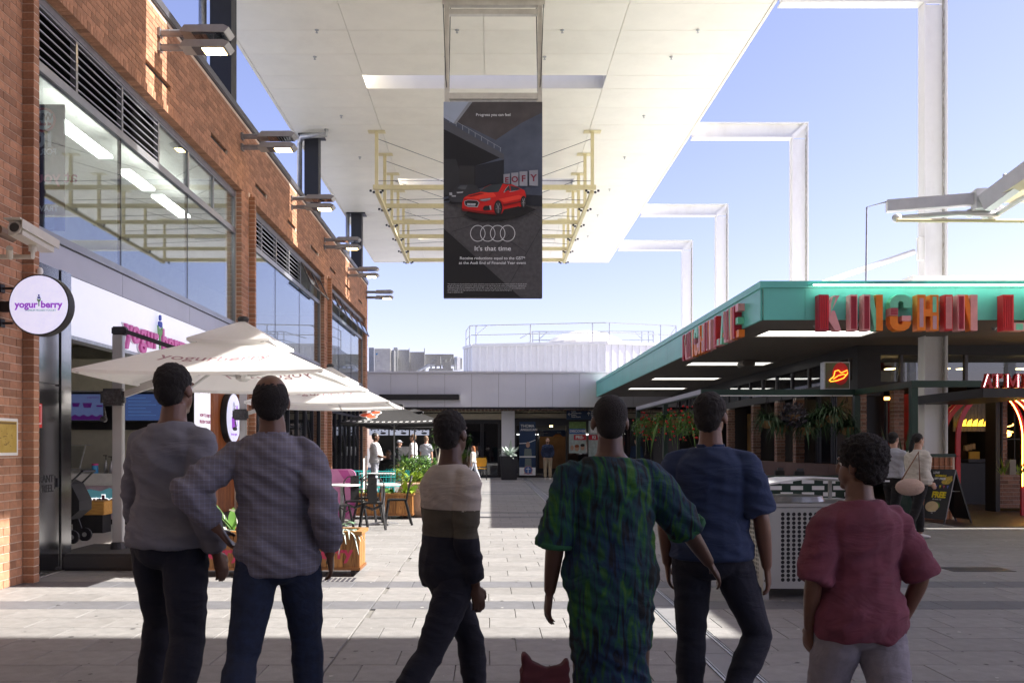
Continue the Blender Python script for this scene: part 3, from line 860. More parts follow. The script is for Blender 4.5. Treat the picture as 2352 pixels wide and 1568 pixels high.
def rail(pts, tz=8.0):
    m = MB(); m.tube([(a, b, tz) for a, b in pts], .028, 6); m.tube([(a, b, tz - .52) for a, b in pts], .024, 6); m.build('rail', M_galv, gr)
rp = [(-1.35, 50.5), (-1.1, 48.4), (6.2, 47.2), (10.2, 48.4), (10.8, 53)]
rail(rp)
rail([(1.95, 56.8), (2.6, 53.5), (9.9, 53.5), (10.3, 56)], 8.35)
for a, b in [(-1.35, 50.5), (-1.1, 48.4), (-.75, 48.35), (2.2, 47.85), (5.5, 47.3), (6.4, 47.25), (9.3, 48.1), (10.2, 48.4), (10.8, 53)]:
    m = MB(); m.tube([(a, b, 6.9), (a, b, 8.0)], .03, 6); m.build('post', M_galv, gr)
for a, b in [(2.6, 53.5), (3.0, 53.5), (9.2, 53.5), (9.6, 53.5), (9.9, 53.5)]:
    m = MB(); m.tube([(a, b, 6.9), (a, b, 8.35)], .03, 6); m.build('post', M_galv, gr)
m = MB(); m.tube([(-.75, 48.35, 7.5), (-.1, 48.25, 8.0)], .02, 6); m.tube([(3.0, 53.5, 7.9), (3.5, 53.5, 8.35)], .02, 6); m.tube([(9.2, 53.5, 7.9), (8.7, 53.5, 8.35)], .02, 6); m.build('knee_brace', M_galv, gr)
# air conditioning and ducts
ac = thing('ac_unit', 'white boxy air conditioning unit at left of the rooftop ducts', 'air conditioner', (px(882, 43), 43, 4.6))
m = MB(); m.box(px(860, 43), px(898, 43), 43, 43.8, 4.62, hz(800, 43), .02); m.build('casing', mat('ac_white', (.66, .65, .6), .45), ac)
m = MB()
for k in range(10): m.box(px(899, 43), px(904.5, 43), 43.02, 43.7, 4.75 + k * .13, 4.83 + k * .13)
m.box(px(898.2, 43), px(905, 43), 43.05, 43.75, 4.63, 6.1); m.build('side_grille', M_galv, ac)
m = MB(); poly_front(m, [(px(863.5, 43), hz(811, 43)), (px(869, 43), hz(811, 43)), (px(864, 43), hz(816, 43))], 42.999, .002); m.build('logo', mat('logo_cyan', (.02, .35, .7), .4), ac)
m = MB(); m.box(px(866, 43), px(872, 43), 42.99, 43, hz(829, 43), hz(828, 43)); m.box(px(866, 43), px(888, 43), 42.992, 42.999, hz(851, 43), hz(850, 43)); m.build('badge', M_grey, ac)
dk = thing('duct_run', 'galvanised rooftop ventilation ducts with conduits beside the air conditioner', 'ducts', (-4, 44, 4.6))
def dbox(x0, x1, y0, y1, d, dd=.9, b=.01):
    m = MB(); m.box(px(x0, d), px(x1, d), d, d + dd, hz(y1, d), hz(y0, d), b); m.build('duct', M_galv, dk)
dbox(847, 859, 798, 856, 44); dbox(904, 913, 798, 856, 44.2); dbox(914, 939, 803, 856, 44.6, 1.2); dbox(941, 974, 808, 856, 44.6, 1.2); dbox(976, 1042, 813, 838, 45, .8); dbox(1043, 1061, 822, 845, 45, .8)
m = MB()
for q in (940, 975, 913): m.box(px(q - .8, 44.5), px(q + .8, 44.5), 44.4, 44.6, 4.62, hz(800, 44.5))
m.tube([at(955, 856, 44), at(985, 838, 44), at(1000, 838, 44)], .07, 8)
for q in range(5): m.tube([at(990 + q * 11, 853, 44.2), at(990 + q * 11, 830 - (q % 2) * 5, 44.2), at(998 + q * 9, 826, 44.2)], .04, 6)
m.box(px(985, 44), px(1040, 44), 43.9, 44.6, hz(852, 44), hz(846, 44)); m.box(px(1000, 44), px(1012, 44), 43.9, 44.2, hz(840, 44), hz(818, 44)); m.box(px(1018, 44), px(1036, 44), 43.9, 44.2, hz(846, 44), hz(832, 44))
m.bar(at(1018, 845, 44.4), at(1036, 818, 44.4), .12)
m.tube([at(1050, 850, 44.3), at(1050, 820, 44.3)], .16, 8)
m.build('conduit', M_galv, dk)

# ------------------------------------------------------------------ teal canopy
TX, TZ, TB, TT = 4.70, 15.3, 3.59, 4.26
tc_ = thing('teal_canopy', 'flat teal edged canopy roof over the right hand restaurants', 'canopy', (8, 25, 3.6))
yy = TZ + .05
while yy < 38.8:
    m = MB(); m.box(TX, TX + .04, yy + .005, min(yy + 1.995, 38.98), TB, TT - .12); m.build('fascia_panel', M_teal, tc_); yy += 2.0
xx = TX + .045
for x1 in (5.46, 8.07, 10.7, 13.3, 16):
    m = MB(); m.box(xx, x1 - .006, TZ, TZ + .04, TB, TT - .12); m.build('fascia_panel', M_teal, tc_); xx = x1
m = MB(); m.box(TX - .025, TX + .2, TZ - .025, 38.93, TT - .118, TT); m.box(TX + .2, 16, TZ - .025, TZ + .2, TT - .118, TT); m.build('edge_trim', M_teal, tc_)
m = MB(); m.box(TX + .045, 16, TZ + .045, 38.9, TB + .06, TT - .02); m.build('roof_deck', M_white, tc_)
LP = [(16.8, 17.7, 5.28, 7.42), (23.1, 24.0, 5.33, 7.42), (28.3, 29.2, 5.33, 7.42), (33.2, 34.1, 5.33, 7.42)]
yy = TZ + .05
ys = [TZ + .05] + [v for l in LP for v in (l[0], l[1])] + [38.9]
for i in range(0, len(ys) - 1):
    a, b = ys[i], ys[i + 1]
    if i % 2 == 0:
        n = max(1, round((b - a) / 2.4))
        for k in range(n):
            for (c, d) in ((TX + .05, 7.42), (7.42, 10.8), (10.8, 16)):
                m = MB(); m.box(c + .004, d - .004, a + (b - a) * k / n + .004, a + (b - a) * (k + 1) / n - .004, TB, TB + .03); m.build('soffit_panel', M_greyc, tc_)
    else:
        m = MB(); m.box(TX + .054, 5.3, a + .004, b - .004, TB, TB + .03); m.box(7.424, 16, a + .004, b - .004, TB, TB + .03); m.build('soffit_panel', M_greyc, tc_)
for a, b, c, d in LP:
    m = MB(); m.box(c, d, a, b, TB + .02, TB + .04); m.build('light_panel', mat('opal_panel', (.8, .8, .75), .5, emit=(1, .98, .88), es=.9), tc_)
m = MB(); m.box(px(1705, 22.4), px(1733, 22.4), 22.3, 22.9, TB - .16, TB - .002, .03); m.build('speaker_box', M_greyc, tc_)
m = MB()
for a, b in ((5.9, 16), (6.6, 15.8), (8.2, 16.1), (5.0, 20), (9.3, 16.3)): m.lathe([(.05, 0), (.05, -.015), (.02, -.05)], (a, b, TB), 8)
m.build('sprinkler', M_galv, tc_)
m = MB(); m.box(px(2085, 16.6), 16, 16.4, 30, TT - .02, hz(632, 16.4)); m.build('upstand', M_white, tc_)

# KINCHIN LANE letters
C_dr = mat('letter_dark_red', (.42, .02, .05), .35); C_pk = mat('letter_pink', (.80, .36, .38), .35); C_or = mat('letter_orange', (.85, .22, .02), .35)
C_gr = mat('letter_green', (.20, .66, .45), .35); C_mv = mat('letter_mauve', (.55, .33, .42), .35); C_rr = mat('letter_red', (.60, .02, .03), .35); C_st = mat('letter_stripe', (.62, .25, .3), .4)
# strokes in a unit cell (0..w, 0..1): (polygon, face material, ribs)
def rect(a, b, c, d): return [(a, b), (c, b), (c, d), (a, d)]
LET = {
 'K': (.72, [(rect(0, 0, .30, 1), C_dr, 4, None), ([(.30, .42), (.42, .62), (.62, .98), (.44, .98), (.30, .74)], C_pk, 0, C_gr), ([(.30, .40), (.40, .56), (.48, .56), (.68, 0), (.50, 0), (.30, .28)], C_pk, 0, None)]),
 'I': (.32, [(rect(0, 0, .32, 1), C_pk, 5, C_dr)]),
 'N': (.70, [(rect(0, 0, .24, 1), C_pk, 4, C_dr), (rect(.46, 0, .70, 1), C_or, 0, None), ([(.17, 1), (.36, 1), (.60, 0), (.42, 0)], C_gr, 0, C_gr)]),
 'C': (.70, [([(0, .64), (0, .80), (.08, .93), (.22, 1), (.48, 1), (.62, .93), (.70, .80), (.70, .64), (.44, .64), (.44, .76), (.40, .82), (.30, .82), (.26, .76), (.26, .64)], C_gr, 0, None),
            (rect(0, .42, .26, .63), C_st, -4, C_dr), ([(0, .41), (0, .20), (.08, .07), (.22, 0), (.48, 0), (.62, .07), (.70, .20), (.70, .26), (.44, .26), (.40, .18), (.30, .18), (.26, .24), (.26, .41)], C_or, 0, None), (rect(.40, .27, .70, .42), C_pk, 0, None)]),
 'H': (.74, [(rect(0, 0, .28, 1), C_or, 0, C_mv), (rect(.281, .40, .459, .60), C_or, 0, None), (rect(.46, 0, .74, .46), C_or, 0, C_mv), (rect(.46, .461, .74, 1), C_or, 0, C_gr)]),
 'J': (.32, [(rect(0, 0, .32, 1), C_rr, 5, C_pk)]),
 'M': (.70, [(rect(0, 0, .24, 1), C_pk, 4, C_dr), (rect(.46, 0, .70, 1), C_pk, 0, None), ([(.17, 1), (.36, 1), (.66, 0), (.46, 0)], C_or, 0, C_or)]),
 'L': (.68, [(rect(0, 0, .32, 1), C_rr, 4, None), (rect(.321, 0, .68, .22), C_pk, 0, C_gr)]),
 'A': (.76, [([(0, 0), (.22, 0), (.40, .72), (.40, 1), (.26, 1)], C_gr, 0, None), ([(.401, 1), (.50, 1), (.76, 0), (.52, 0), (.401, .70)], C_pk, 0, C_dr), (rect(.24, .2, .5, .34), C_or, 0, None)]),
 'E': (.64, [(rect(0, 0, .28, 1), C_dr, 3, None), (rect(.281, .78, .64, 1), C_pk, 0, None), (rect(.281, .40, .56, .60), C_gr, 0, None), (rect(.281, 0, .64, .22), C_or, 0, None)]),
}
LW = {'K': .93, 'I': .64, 'N': .78, 'C': .84, 'H': .82, 'J': .68, 'M': .79, 'L': .92, 'A': .86, 'E': .86}
def letter(par, ch, fn, S, dep):
    """fn(u, v, w): along, up, outwards (metres)"""
    w_, strokes = LET[ch]; kx = LW.get(ch, .85)
    lt = thing_part('letter', par, fn(w_ * S / 2, S / 2, 0))
    for pi, (poly, mm, ribs, inset) in enumerate(strokes):
        pp = [(a * S * kx, b * S) for a, b in poly]
        dd = dep - .006 * pi
        m = MB(); m.prism(pp, 0, dd, lambda x, y, z: fn(x, y, z)); m.build('stroke', mm, lt, fix=True)
        xs = [p[0] for p in pp]; ys_ = [p[1] for p in pp]
        a, b, c, d = min(xs), max(xs), min(ys_), max(ys_)
        if ribs:
            m = MB(); k = abs(ribs)
            for q in range(k):
                if ribs > 0:
                    ww = (b - a - .03) / k; m.prism(rect(a + .015 + q * ww + ww * .2, c + .03, a + .015 + q * ww + ww * .8, d - .03), dd, dd + .012, lambda x, y, z: fn(x, y, z))
                else:
                    ww = (d - c - .02) / k; m.prism(rect(a + .01, c + .01 + q * ww + ww * .2, b - .01, c + .01 + q * ww + ww * .8), dd, dd + .012, lambda x, y, z: fn(x, y, z))
            m.build('rib', inset or C_rr, lt, fix=True)
        elif inset:
            cx_, cy_ = sum(xs) / len(xs), sum(ys_) / len(ys_)
            m = MB(); m.prism([(cx_ + (x - cx_) * (.45 if b - a < S * .3 else .6), cy_ + (y - cy_) * .8) for x, y in pp], dd, dd + .003, lambda x, y, z: fn(x, y, z)); m.build('inlay', inset, lt, fix=True)
ks = thing('letter_sign', 'big multicoloured block letters KINCHIN L across the front of the teal canopy', 'sign', (7, 15, 3.5))
S_ = .615; dfront = 15.28
ZB = hz(757, 15.0)
def fx(x0): return lambda u, v, w: Vector((x0 + u, TZ - .002 - w, ZB + v))
for ch, X in (('K', 1881), ('I', 1952.5), ('N', 1983), ('C', 2045), ('H', 2107), ('J', 2170), ('M', 2200), ('L', 2304), ('A', 2366), ('N', 2430), ('E', 2490)):
    letter(ks, ch, fx(px(X, 15.12)), S_, .18)
ks2 = thing('letter_sign', 'KINCHIN LANE block letters seen edge on along the lane side of the teal canopy', 'sign', (4.6, 18, 3.5))
def fy(y0): return lambda u, v, w: Vector((TX - .002 - w, y0 - u, 3.42 + v))
y0 = 20.95
for ch in 'KINCHJM LANE':
    if ch == ' ': y0 -= .22; continue
    letter(ks2, ch, fy(y0), S_, .13); y0 -= LET[ch][0] * LW[ch] * S_ + .09

m = MB(); m.box(5.55, 12, TZ - .16, TZ - .13, TT - .10, TT - .085); m.build('sign_light', mat('led_green_white', (1, 1, 1), .5, emit=(.75, 1, .85), es=4.5), tc_)
m = MB(); m.box(5.5, 12.05, TZ - .17, TZ - .026, TT - .084, TT - .07); m.build('light_hood', M_teal, tc_)
# ------------------------------------------------------------------ restaurant behind the teal canopy
rs = thing('restaurant_building', 'dark fronted corner restaurant with brick piers and clerestory windows', 'building', (11, 28, 0))
RX, RZ = 7.95, 19.1
M_rwall = mat('restaurant_grey', (.035, .035, .042), .6, var=.15)
m = MB(); m.box(RX, RX + .2, RZ, 38.8, 3.35, TB - .002); m.box(RX, RX + .2, RZ, 38.8, 2.66, 2.86); m.box(RX + .2, 16, RZ, RZ + .2, 3.38, TB - .002); m.box(RX + .2, 16, RZ, RZ + .2, 2.72, 2.80)
m.box(RX + .001, RX + .5, RZ - .002, RZ + .3, 2.5, TB - .003)
m.build('wall', M_rwall, rs)
k = RZ + .5
while k < 36:
    m = MB(); m.box(RX + .02, RX + .12, k, k + .07, 2.861, 3.349); m.build('mullion', M_frame, rs)
    m = MB(); m.box(RX + .06, RX + .07, k + .07, k + 1.25, 2.861, 3.349); m.build('pane', G_shop, rs); k += 1.25
m = MB(); m.box(RX + .5, 16, RZ + .1, RZ + .11, 2.8, 3.38); m.build('pane', G_shop, rs)
m = MB(); m.box(8.9, 8.96, RZ + .05, RZ + .15, 2.8, 3.38); m.box(10.3, 10.36, RZ + .05, RZ + .15, 2.8, 3.38); m.build('mullion', M_frame, rs)
# base wall, brown render
M_brown = mat('brown_render', (.14, .075, .065), .7, var=.15)
k = RZ
while k < 37:
    m = MB(); m.box(RX - .05, RX + .25, k + .004, k + 1.5, 0, .98); m.build('base_panel', M_brown, rs); k += 1.504
# brick piers on the side
M_rbrick = mat('brick_multi', (.26, .15, .12), .9, var=.35, vs=25, bump=.4, bs=120, island=.35)
pier_n = []
def brick_pier(x0, x1, y0, y1, z0, z1, parent, fr_='y'):
    b = MB(); k = 0; z = z0
    while z < z1 - .05:
        a = x0; first = k % 2
        while a < x1 - .02:
            e = min(a + (.11 if first else .23), x1); first = 0
            if e - a > .02: b.box(a, e - .012, y0, y1, z, z + .074)
            a = e
        z += .086; k += 1
    b.build('brickwork', M_rbrick, parent, kind='stuff')
    c = MB(); c.box(x0 + .008, x1 - .02, y0 + .008, y1 - .008, z0 - .005, z1); c.build('mortar', mat('mortar_grey', (.38, .34, .31), .95, bump=.3, bs=150), parent, kind='stuff')
for z in (22.9, 24.4, 26.6, 29.4, 33):
    brick_pier(RX - .02, RX + .22, z, z + .23, .985, 2.655, rs)
for a, b in ((1967, 1991), (2053, 2077)):
    brick_pier(px(a, RZ), px(b, RZ), RZ - .02, RZ + .2, .05, 2.615, rs)
# mural, curtains, interior
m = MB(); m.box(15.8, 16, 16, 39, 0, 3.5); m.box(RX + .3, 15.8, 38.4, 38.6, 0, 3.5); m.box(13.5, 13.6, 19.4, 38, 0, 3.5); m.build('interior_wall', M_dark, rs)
mur = [(19.6, 21.2, .98, 2.6, mat('mural_red', (.16, .012, .02), .5, var=.6, vs=3)), (21.3, 22.8, .98, 2.6, mat('mural_blue', (.02, .03, .07), .5, var=.6, vs=3)), (24.7, 25.8, .98, 2.6, mat('mural_ochre', (.2, .10, .015), .5, var=.8, vs=3)), (27, 29, .98, 2.6, MATS['mural_blue']), (30, 32.8, .98, 2.6, MATS['mural_ochre'])]
for a, b, c, d, mm in mur:
    m = MB(); m.box(RX + 1.6, RX + 1.65, a, b, c, d); m.build('mural_panel', mm, rs)
m = MB()
for a in (19.5, 21, 22, 23.5, 25.2, 27, 30):
    for q in range(4): m.box(RX + .3 + q * .02, RX + .75, a + q * .16, a + q * .16 + .06, .99, 2.64)
m.build_each('folding_door', mat('blue_black', (.012, .016, .032), .4), rs)
m = MB()
for a, b in ((8.55, .3), (9.2, .9), (10.3, .6), (11.2, 1.6), (9.8, 2.3), (12.2, .9), (13, 2.0)): m.lathe([(.11, 0), (.11, .02)], (a, RZ + .3 + b, 3.1 + .08 * b), 10)
m.build('downlight', M_emit, rs)
m = MB(); m.box(8.75, 9.0, RZ + .5, RZ + .9, 2.45, 2.5); m.ell((px(2008, RZ + .6), RZ + .6, hz(977, RZ + .6)), (.1, .1, .07)); m.build('pendant', mat('lamp_amber', (1, .5, .1), .5, emit=(1, .42, .08), es=3.5), rs)
m = MB(); m.ell((px(2008, RZ + .6), RZ + .6, hz(999, RZ + .6)), (.03, .03, .03), 8, 6); m.build('pendant_reflection', MATS['lamp_amber'], rs)  # glowing ball stands in for the reflection of the pendant
# entrance front on the right: planks, window, brick base
m = MB()
for k in range(14): m.box(px(2190, 20.5) + k * .08, px(2190, 20.5) + k * .08 + .075, 20.5, 20.54, 1.75, 2.6)
m.build('plank', wood('grey_planks', (.10, .085, .07), (.04, .035, .03), 8), rs)
EZ = 19.05
m = MB(); m.box(px(2281, EZ), px(2291, EZ), EZ - .1, EZ + .3, 0, 2.75); m.build('jamb', M_black, rs)
brick_pier(px(2292, EZ), px(2356, EZ) + .1, EZ, EZ + .2, .08, .86, rs)
brick_pier(px(2300, EZ), px(2318, EZ), EZ + .05, EZ + .2, .92, 2.5, rs)
brick_pier(px(2292, EZ), px(2299, EZ), EZ + .02, EZ + .2, .92, 2.5, rs)
m = MB(); m.box(px(2293, EZ), px(2358, EZ), EZ - .03, EZ + .25, .865, .915); fr(m, px(2300, EZ), px(2358, EZ), 0.92, 2.5, EZ - .01, .03, .05)
m.box(px(2330, EZ), px(2331.5, EZ), EZ, EZ + .03, .95, 2.47); m.box(px(2300, EZ), px(2356, EZ), EZ + .0001, EZ + .0301, 1.55, 1.57); m.build('window_frame', M_black, rs)
m = MB(); m.ell((px(2314, EZ + .6), EZ + .6, hz(997, EZ + .6)), (.08, .08, .06)); m.build('pendant', MATS['lamp_amber'], rs)
m = MB(); m.tube([Vector((px(2314, EZ + .6) + .12 * math.cos(a * .7), EZ + .6 + .12 * math.sin(a * .7), hz(992, EZ + .6) + .02 * a)) for a in range(10)], .012, 5); m.build('lamp_cage', MATS['lamp_amber'], rs)
m = MB(); m.box(px(2215, 21.5), px(2280, 21.5), 21.3, 21.8, 1.02, 1.1); m.box(px(2180, 21.5), px(2282, 21.5), 21.4, 21.8, 0, 1.0); m.build('host_counter', M_steelp, rs)
m = MB()
for q in range(3): m.box(px(2233 + q * 8, 21.6), px(2240 + q * 8, 21.6), 21.9, 22.0, hz(1035 - q * 2, 21.6), hz(1022 - q * 2, 21.6))
m.build('menu_card', mat('kraft', (.35, .25, .15), .7), rs)
m = MB(); m.box(px(2222, 21.4), px(2245, 21.4), 21.3, 21.35, 1.1, 1.28); m.build('yellow_box', mat('yellow_card', (.5, .3, .02), .6), rs)
m = MB()
for q in range(5): m.add([at(2206 + q * 13, 978, 20.3), at(2218 + q * 13, 978, 20.3), at(2220 + q * 13, 962, 20.3), at(2211 + q * 13, 966, 20.3)], [(0, 1, 2, 3)])
m.build('lit_fretwork', mat('lamp_yellow', (1, .7, .05), .5, emit=(1, .55, .04), es=1.1), rs)
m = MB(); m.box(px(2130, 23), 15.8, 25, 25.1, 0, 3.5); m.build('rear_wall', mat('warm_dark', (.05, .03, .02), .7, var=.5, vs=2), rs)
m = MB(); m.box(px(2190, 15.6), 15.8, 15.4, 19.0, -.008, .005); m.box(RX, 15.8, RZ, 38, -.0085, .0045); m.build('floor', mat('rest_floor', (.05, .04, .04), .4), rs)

# green steel dining frame
gf = thing('seating_pergola', 'dark green steel frame enclosing the restaurant outdoor seating', 'pergola', (6, 18, 0))
zt0, zt1 = 2.43, 2.53
def gbar(a, b, nm='beam'):
    m = MB(); m.bar(a, b, .1, .11); m.build(nm, M_dgreen, gf)
GX0, GX1, GZ0, GZ1, GF = 4.23, 7.26, 17.5, 25.2, 15.15
gbar((GX0, GZ0 + .052, 2.47), (GX0, GZ1, 2.47)); gbar((GX0 - .05, GZ0, 2.47), (GX1 + .05, GZ0, 2.47)); gbar((GX1, GF + .052, 2.47), (GX1, GZ0 - .052, 2.47)); gbar((GX1 - .05, GF, 2.47), (px(2250, GF), GF, 2.47))
for a, b in ((GX0, GZ0), (GX0, GZ1), (GX1, GZ0), (GX1, GF), (GX0, 21.3)):
    m = MB(); m.box(a - .055, a + .055, b - .055, b + .055, 0, 2.412); m.build('post', M_dgreen, gf)
m = MB(); m.box(GX0 - .06, GX0 - .052, GZ0, GZ1, 2.44, 2.53); m.build('white_edge', M_grey, gf)
m = MB(); m.box(GX0 + .1, GX1 - .1, GZ0 - .055, GZ0 - .0505, 2.395, 2.412); m.build('light_edge', M_bwhite, gf)
# low planter wall along the frame, green with white blocks
m = MB(); m.box(GX0 + .06, GX1 - .06, GZ0 - .05, GZ0 + .35, 0, .82); m.box(GX0 - .05, GX0 + .3, GZ0 + .36, GZ1 - .1, 0, .82); m.build('planter_wall', M_dgreen, gf)
m = MB()
for r_ in range(3):
    for q in range(7):
        xx = GX0 + .25 + q * .42 + (r_ % 2) * .2
        m.box(xx, xx + .24, GZ0 - .062, GZ0 - .051, .42 + r_ * .125, .50 + r_ * .125)
m.build('white_block', M_bwhite, gf)
# low patterned brick wall with green cap at the entrance
lw = thing('low_wall', 'low terracotta tiled wall with dark green cap beside the red arch', 'wall', (px(2148, 17.0), 17.0, 0))
wx0, wx1 = px(2101, 17.0), px(2194, 17.0)
m = MB(); m.box(wx0, wx1, 16.98, 17.2, 1.20, 1.26); m.build('cap', M_dgreen, lw)
M_terr = mat('terracotta_tile', (.36, .15, .075), .7, var=.2, vs=20, island=.2)
for r_ in range(8):
    for q in range(int((wx1 - wx0) / .05)):
        pass
for r_ in range(7):
    m = MB(); z = 1.19 - .17 * (r_ + 1)
    for q in range(int((wx1 - wx0) / .052)):
        x_ = wx0 + q * .052
        m.box(x_ + .004, x_ + .048, 17.0 - (.012 if q % 2 else 0), 17.1, z + .005, z + .165)
    m.build('tile_course', M_terr, lw)
m = MB(); m.box(wx0, wx1, 17.02, 17.18, 0, 1.199); m.build('core', M_mortar, lw)

# red birdcage arch
ar = thing('entrance_arch', 'red curved rib arch with yellow neon strips at the Mexican restaurant entrance', 'arch', (px(2285, 15), 15, 0))
hub = Vector((px(2288, 18.2), 18.3, 2.50))
M_neon = mat('neon_yellow', (1, .75, .2), .5, emit=(1, .58, .1), es=5)
feet = [((px(2200, 18.0), 18.0), 0), ((px(2172, 18.5), 18.6), 0), ((px(2150, 19), 19.0), 0), ((px(2350, 17.9), 17.9), 1), ((px(2385, 18.3), 18.4), 1), ((px(2420, 18.8), 18.9), 1)]
for (fxx, neon) in feet:
    P0 = Vector((fxx[0], fxx[1], 0)); 
    pts = [P0 + Vector((0, 0, z)) for z in (0, .6, 1.2, 1.55)]
    S0 = pts[-1]; E = hub + (Vector((P0.x, P0.y, hub.z)) - hub) * .04
    for k in range(1, 13):
        a = k / 12 * math.pi / 2
        pts.append(Vector((E.x + (S0.x - E.x) * math.cos(a), E.y + (S0.y - E.y) * math.cos(a), S0.z + (E.z - S0.z) * math.sin(a))))
    m = MB()
    for a, b in zip(pts, pts[1:]): m.bar(a, b + (b - a) * .02, .09, .05, up=(0, 1, 0))
    m.build('rib', M_red, ar)
    if neon:
        m = MB(); m.tube([p + Vector((-.035, -.04, -.005)) for p in pts[1:]], .011, 6); m.build('neon_strip', M_neon, ar)
sg = thing('marquee_sign', 'red marquee letters AT MI with white bulbs above the arch', 'sign', (px(2300, 17.6), 17.6, 2.4))
M_bulb = mat('bulb_white', (1, 1, 1), .5, emit=(1, .9, .95), es=3)
zz = hz(875, 17.6)
def slab(ch, X, wd):
    x0 = px(X, 17.6); h = .28; z0 = zz - .14; w_ = wd * 17.6 / F
    P = {'A': [(0, 0), (.34, 0), (.34, .1), (.30, .12), (.34, .26), (.62, .26), (.66, .12), (.60, .1), (.60, 0), (1, 0), (1, .1), (.92, .12), (.62, 1), (.34, 1), (.38, .88), (.06, .12), (0, .1)],
         'T': [(.25, 0), (.75, 0), (.75, .1), (.65, .12), (.65, .85), (.8, .85), (.88, .68), (1, .68), (1, 1), (0, 1), (0, .68), (.12, .68), (.2, .85), (.35, .85), (.35, .12), (.25, .1)],
         'M': [(0, 0), (.32, 0), (.32, .1), (.26, .12), (.26, .6), (.46, .1), (.54, .1), (.72, .6), (.72, .12), (.66, .1), (.66, 0), (1, 0), (1, .1), (.93, .12), (.93, .88), (1, .9), (1, 1), (.74, 1), (.5, .42), (.26, 1), (0, 1), (0, .9), (.07, .88), (.07, .12), (0, .1)],
         'I': [(0, 0), (1, 0), (1, .1), (.8, .12), (.8, .88), (1, .9), (1, 1), (0, 1), (0, .9), (.2, .88), (.2, .12), (0, .1)]}[ch]
    lt = thing_part('letter', sg, (x0, 17.6, z0))
    m = MB(); m.prism([(a * w_, b * h) for a, b in P], 0, .1, lambda x, y, z: (x0 + x, 17.6 - z, z0 + y)); m.build('face', M_red, lt, fix=True)
    b_ = MB()
    cols_ = {'A': [(.45, .9, .12, .12)], 'T': [(.5, .9, .5, .1)], 'M': [(.17, .9, .17, .1), (.83, .9, .83, .1)], 'I': [(.5, .9, .5, .1)]}[ch]
    for a, b, c, d in cols_:
        for q in range(8):
            s = q / 7; b_.ell((x0 + (a + (c - a) * s) * w_, 17.6 - .105, z0 + (b + (d - b) * s) * h), (.009, .009, .009), 6, 4)
    b_.build('bulb', M_bulb, lt)
slab('A', 2251, 24); slab('T', 2271, 26); slab('M', 2302, 36); slab('I', 2342, 16)
m = MB(); m.box(px(2262, 15), px(2420, 15), 17.69, 15.05, hz(912, 15), hz(891, 15)); m.build('backing', M_black, sg)
m = MB(); text(m, 'TASTE OF MEXICO', .125, (px(2267, 15), 17.675, hz(901, 15)), FX, FZ, .02, .007, 'LEFT', sx=.92); m.build('lettering', mat('lit_white', (1, 1, 1), .5, emit=(1, 1, 1), es=.9), sg)

# illuminated sandwich sign box
nb = thing('lightbox_sign', 'square metal framed lightbox with orange neon sombrero outline on red leaf print', 'sign', (px(1917, 17.3), 17.3, 2.55))
m = MB(); m.box(px(1893, 17.3), px(1952, 17.3), 17.3, 17.5, hz(893, 17.3), hz(831, 17.3)); m.build('case', M_galv, nb)
m = MB(); m.box(px(1896, 17.3), px(1950, 17.3), 17.29, 17.3, hz(891.5, 17.3), hz(833, 17.3)); m.build('face', mat('leaf_print', (.10, .03, .03), .4, col2=(.05, .11, .04), vs=9), nb)
m = MB(); n_ = 20; poly_front(m, [(px(1930, 17.3) + .16 * math.cos(a * math.pi / 10), hz(858, 17.3) + .22 * math.sin(a * math.pi / 10)) for a in range(20)], 17.288, 0); m.build('print', mat('print_red2', (.45, .015, .015), .4), nb)
def curve(pts): return [at(a, b, 17.27) for a, b in pts]
m = MB(); m.tube(curve([(1905, 873), (1915, 864), (1918, 852), (1926, 850), (1932, 856), (1946, 850), (1947, 857), (1938, 868), (1922, 874), (1908, 876), (1905, 873)]), .009, 6); m.tube(curve([(1914, 870), (1926, 862), (1938, 859), (1943, 861)]), .008, 6); m.build('neon', mat('neon_orange', (1, .4, .05), .5, emit=(1, .28, .02), es=1.1), nb)
# ------------------------------------------------------------------ membrane roof at the right and added shade casters outside the frame
mr = thing('membrane_roof', 'cream membrane roof with grey steel arms and pipe edge entering at upper right', 'canopy', (10, 12, 5.6))
M_mem = cloth_trans('membrane_cream', (.78, .70, .48), .2)
def mem(u, v):   # u 0..1 left->right, v 0..1 far->near
    l = Vector((8.5, 15.1, 5.55)).lerp(Vector((9.0, 7.8, 7.0)), v); r = Vector((17, 15.15, 5.7)).lerp(Vector((17.5, 7.8, 7.2)), v)
    p = l.lerp(r, u); p.z -= .12 * math.sin(math.pi * v); return p
m = MB(); n = 10
m.add([mem(i / n, j / n) for j in range(n + 1) for i in range(n + 1)], [(j * (n + 1) + i, j * (n + 1) + i + 1, (j + 1) * (n + 1) + i + 1, (j + 1) * (n + 1) + i) for j in range(n) for i in range(n)])
m.build('membrane', M_mem, mr)
M_arm = mat('steel_arm_grey', (.62, .62, .62), .45, .3, var=.08)
m = MB(); a0, a1 = at(2036, 474, 15.6), at(2240, 458, 15.3); m.bar(a0, a1, .16, .2); m.build('arm', M_arm, mr)
m = MB(); m.bar(at(2236, 460, 15.25), at(2285, 458, 15.2), .26, .34); m.build('joint_box', M_arm, mr)
m = MB(); m.bar(at(2262, 468, 15.1), at(2262, 468, 15.1) + Vector((1.5, -3.2, 1.55)), .2, .3); m.build('strut', M_arm, mr)
m = MB(); m.tube([at(2052, 502, 15.6), at(2200, 490, 15.4), at(2290, 492, 15.3)], .05, 8); m.tube([at(2290, 492, 15.3), at(2290, 492, 15.3) + Vector((1.3, -2.8, 1.1))], .05, 8)
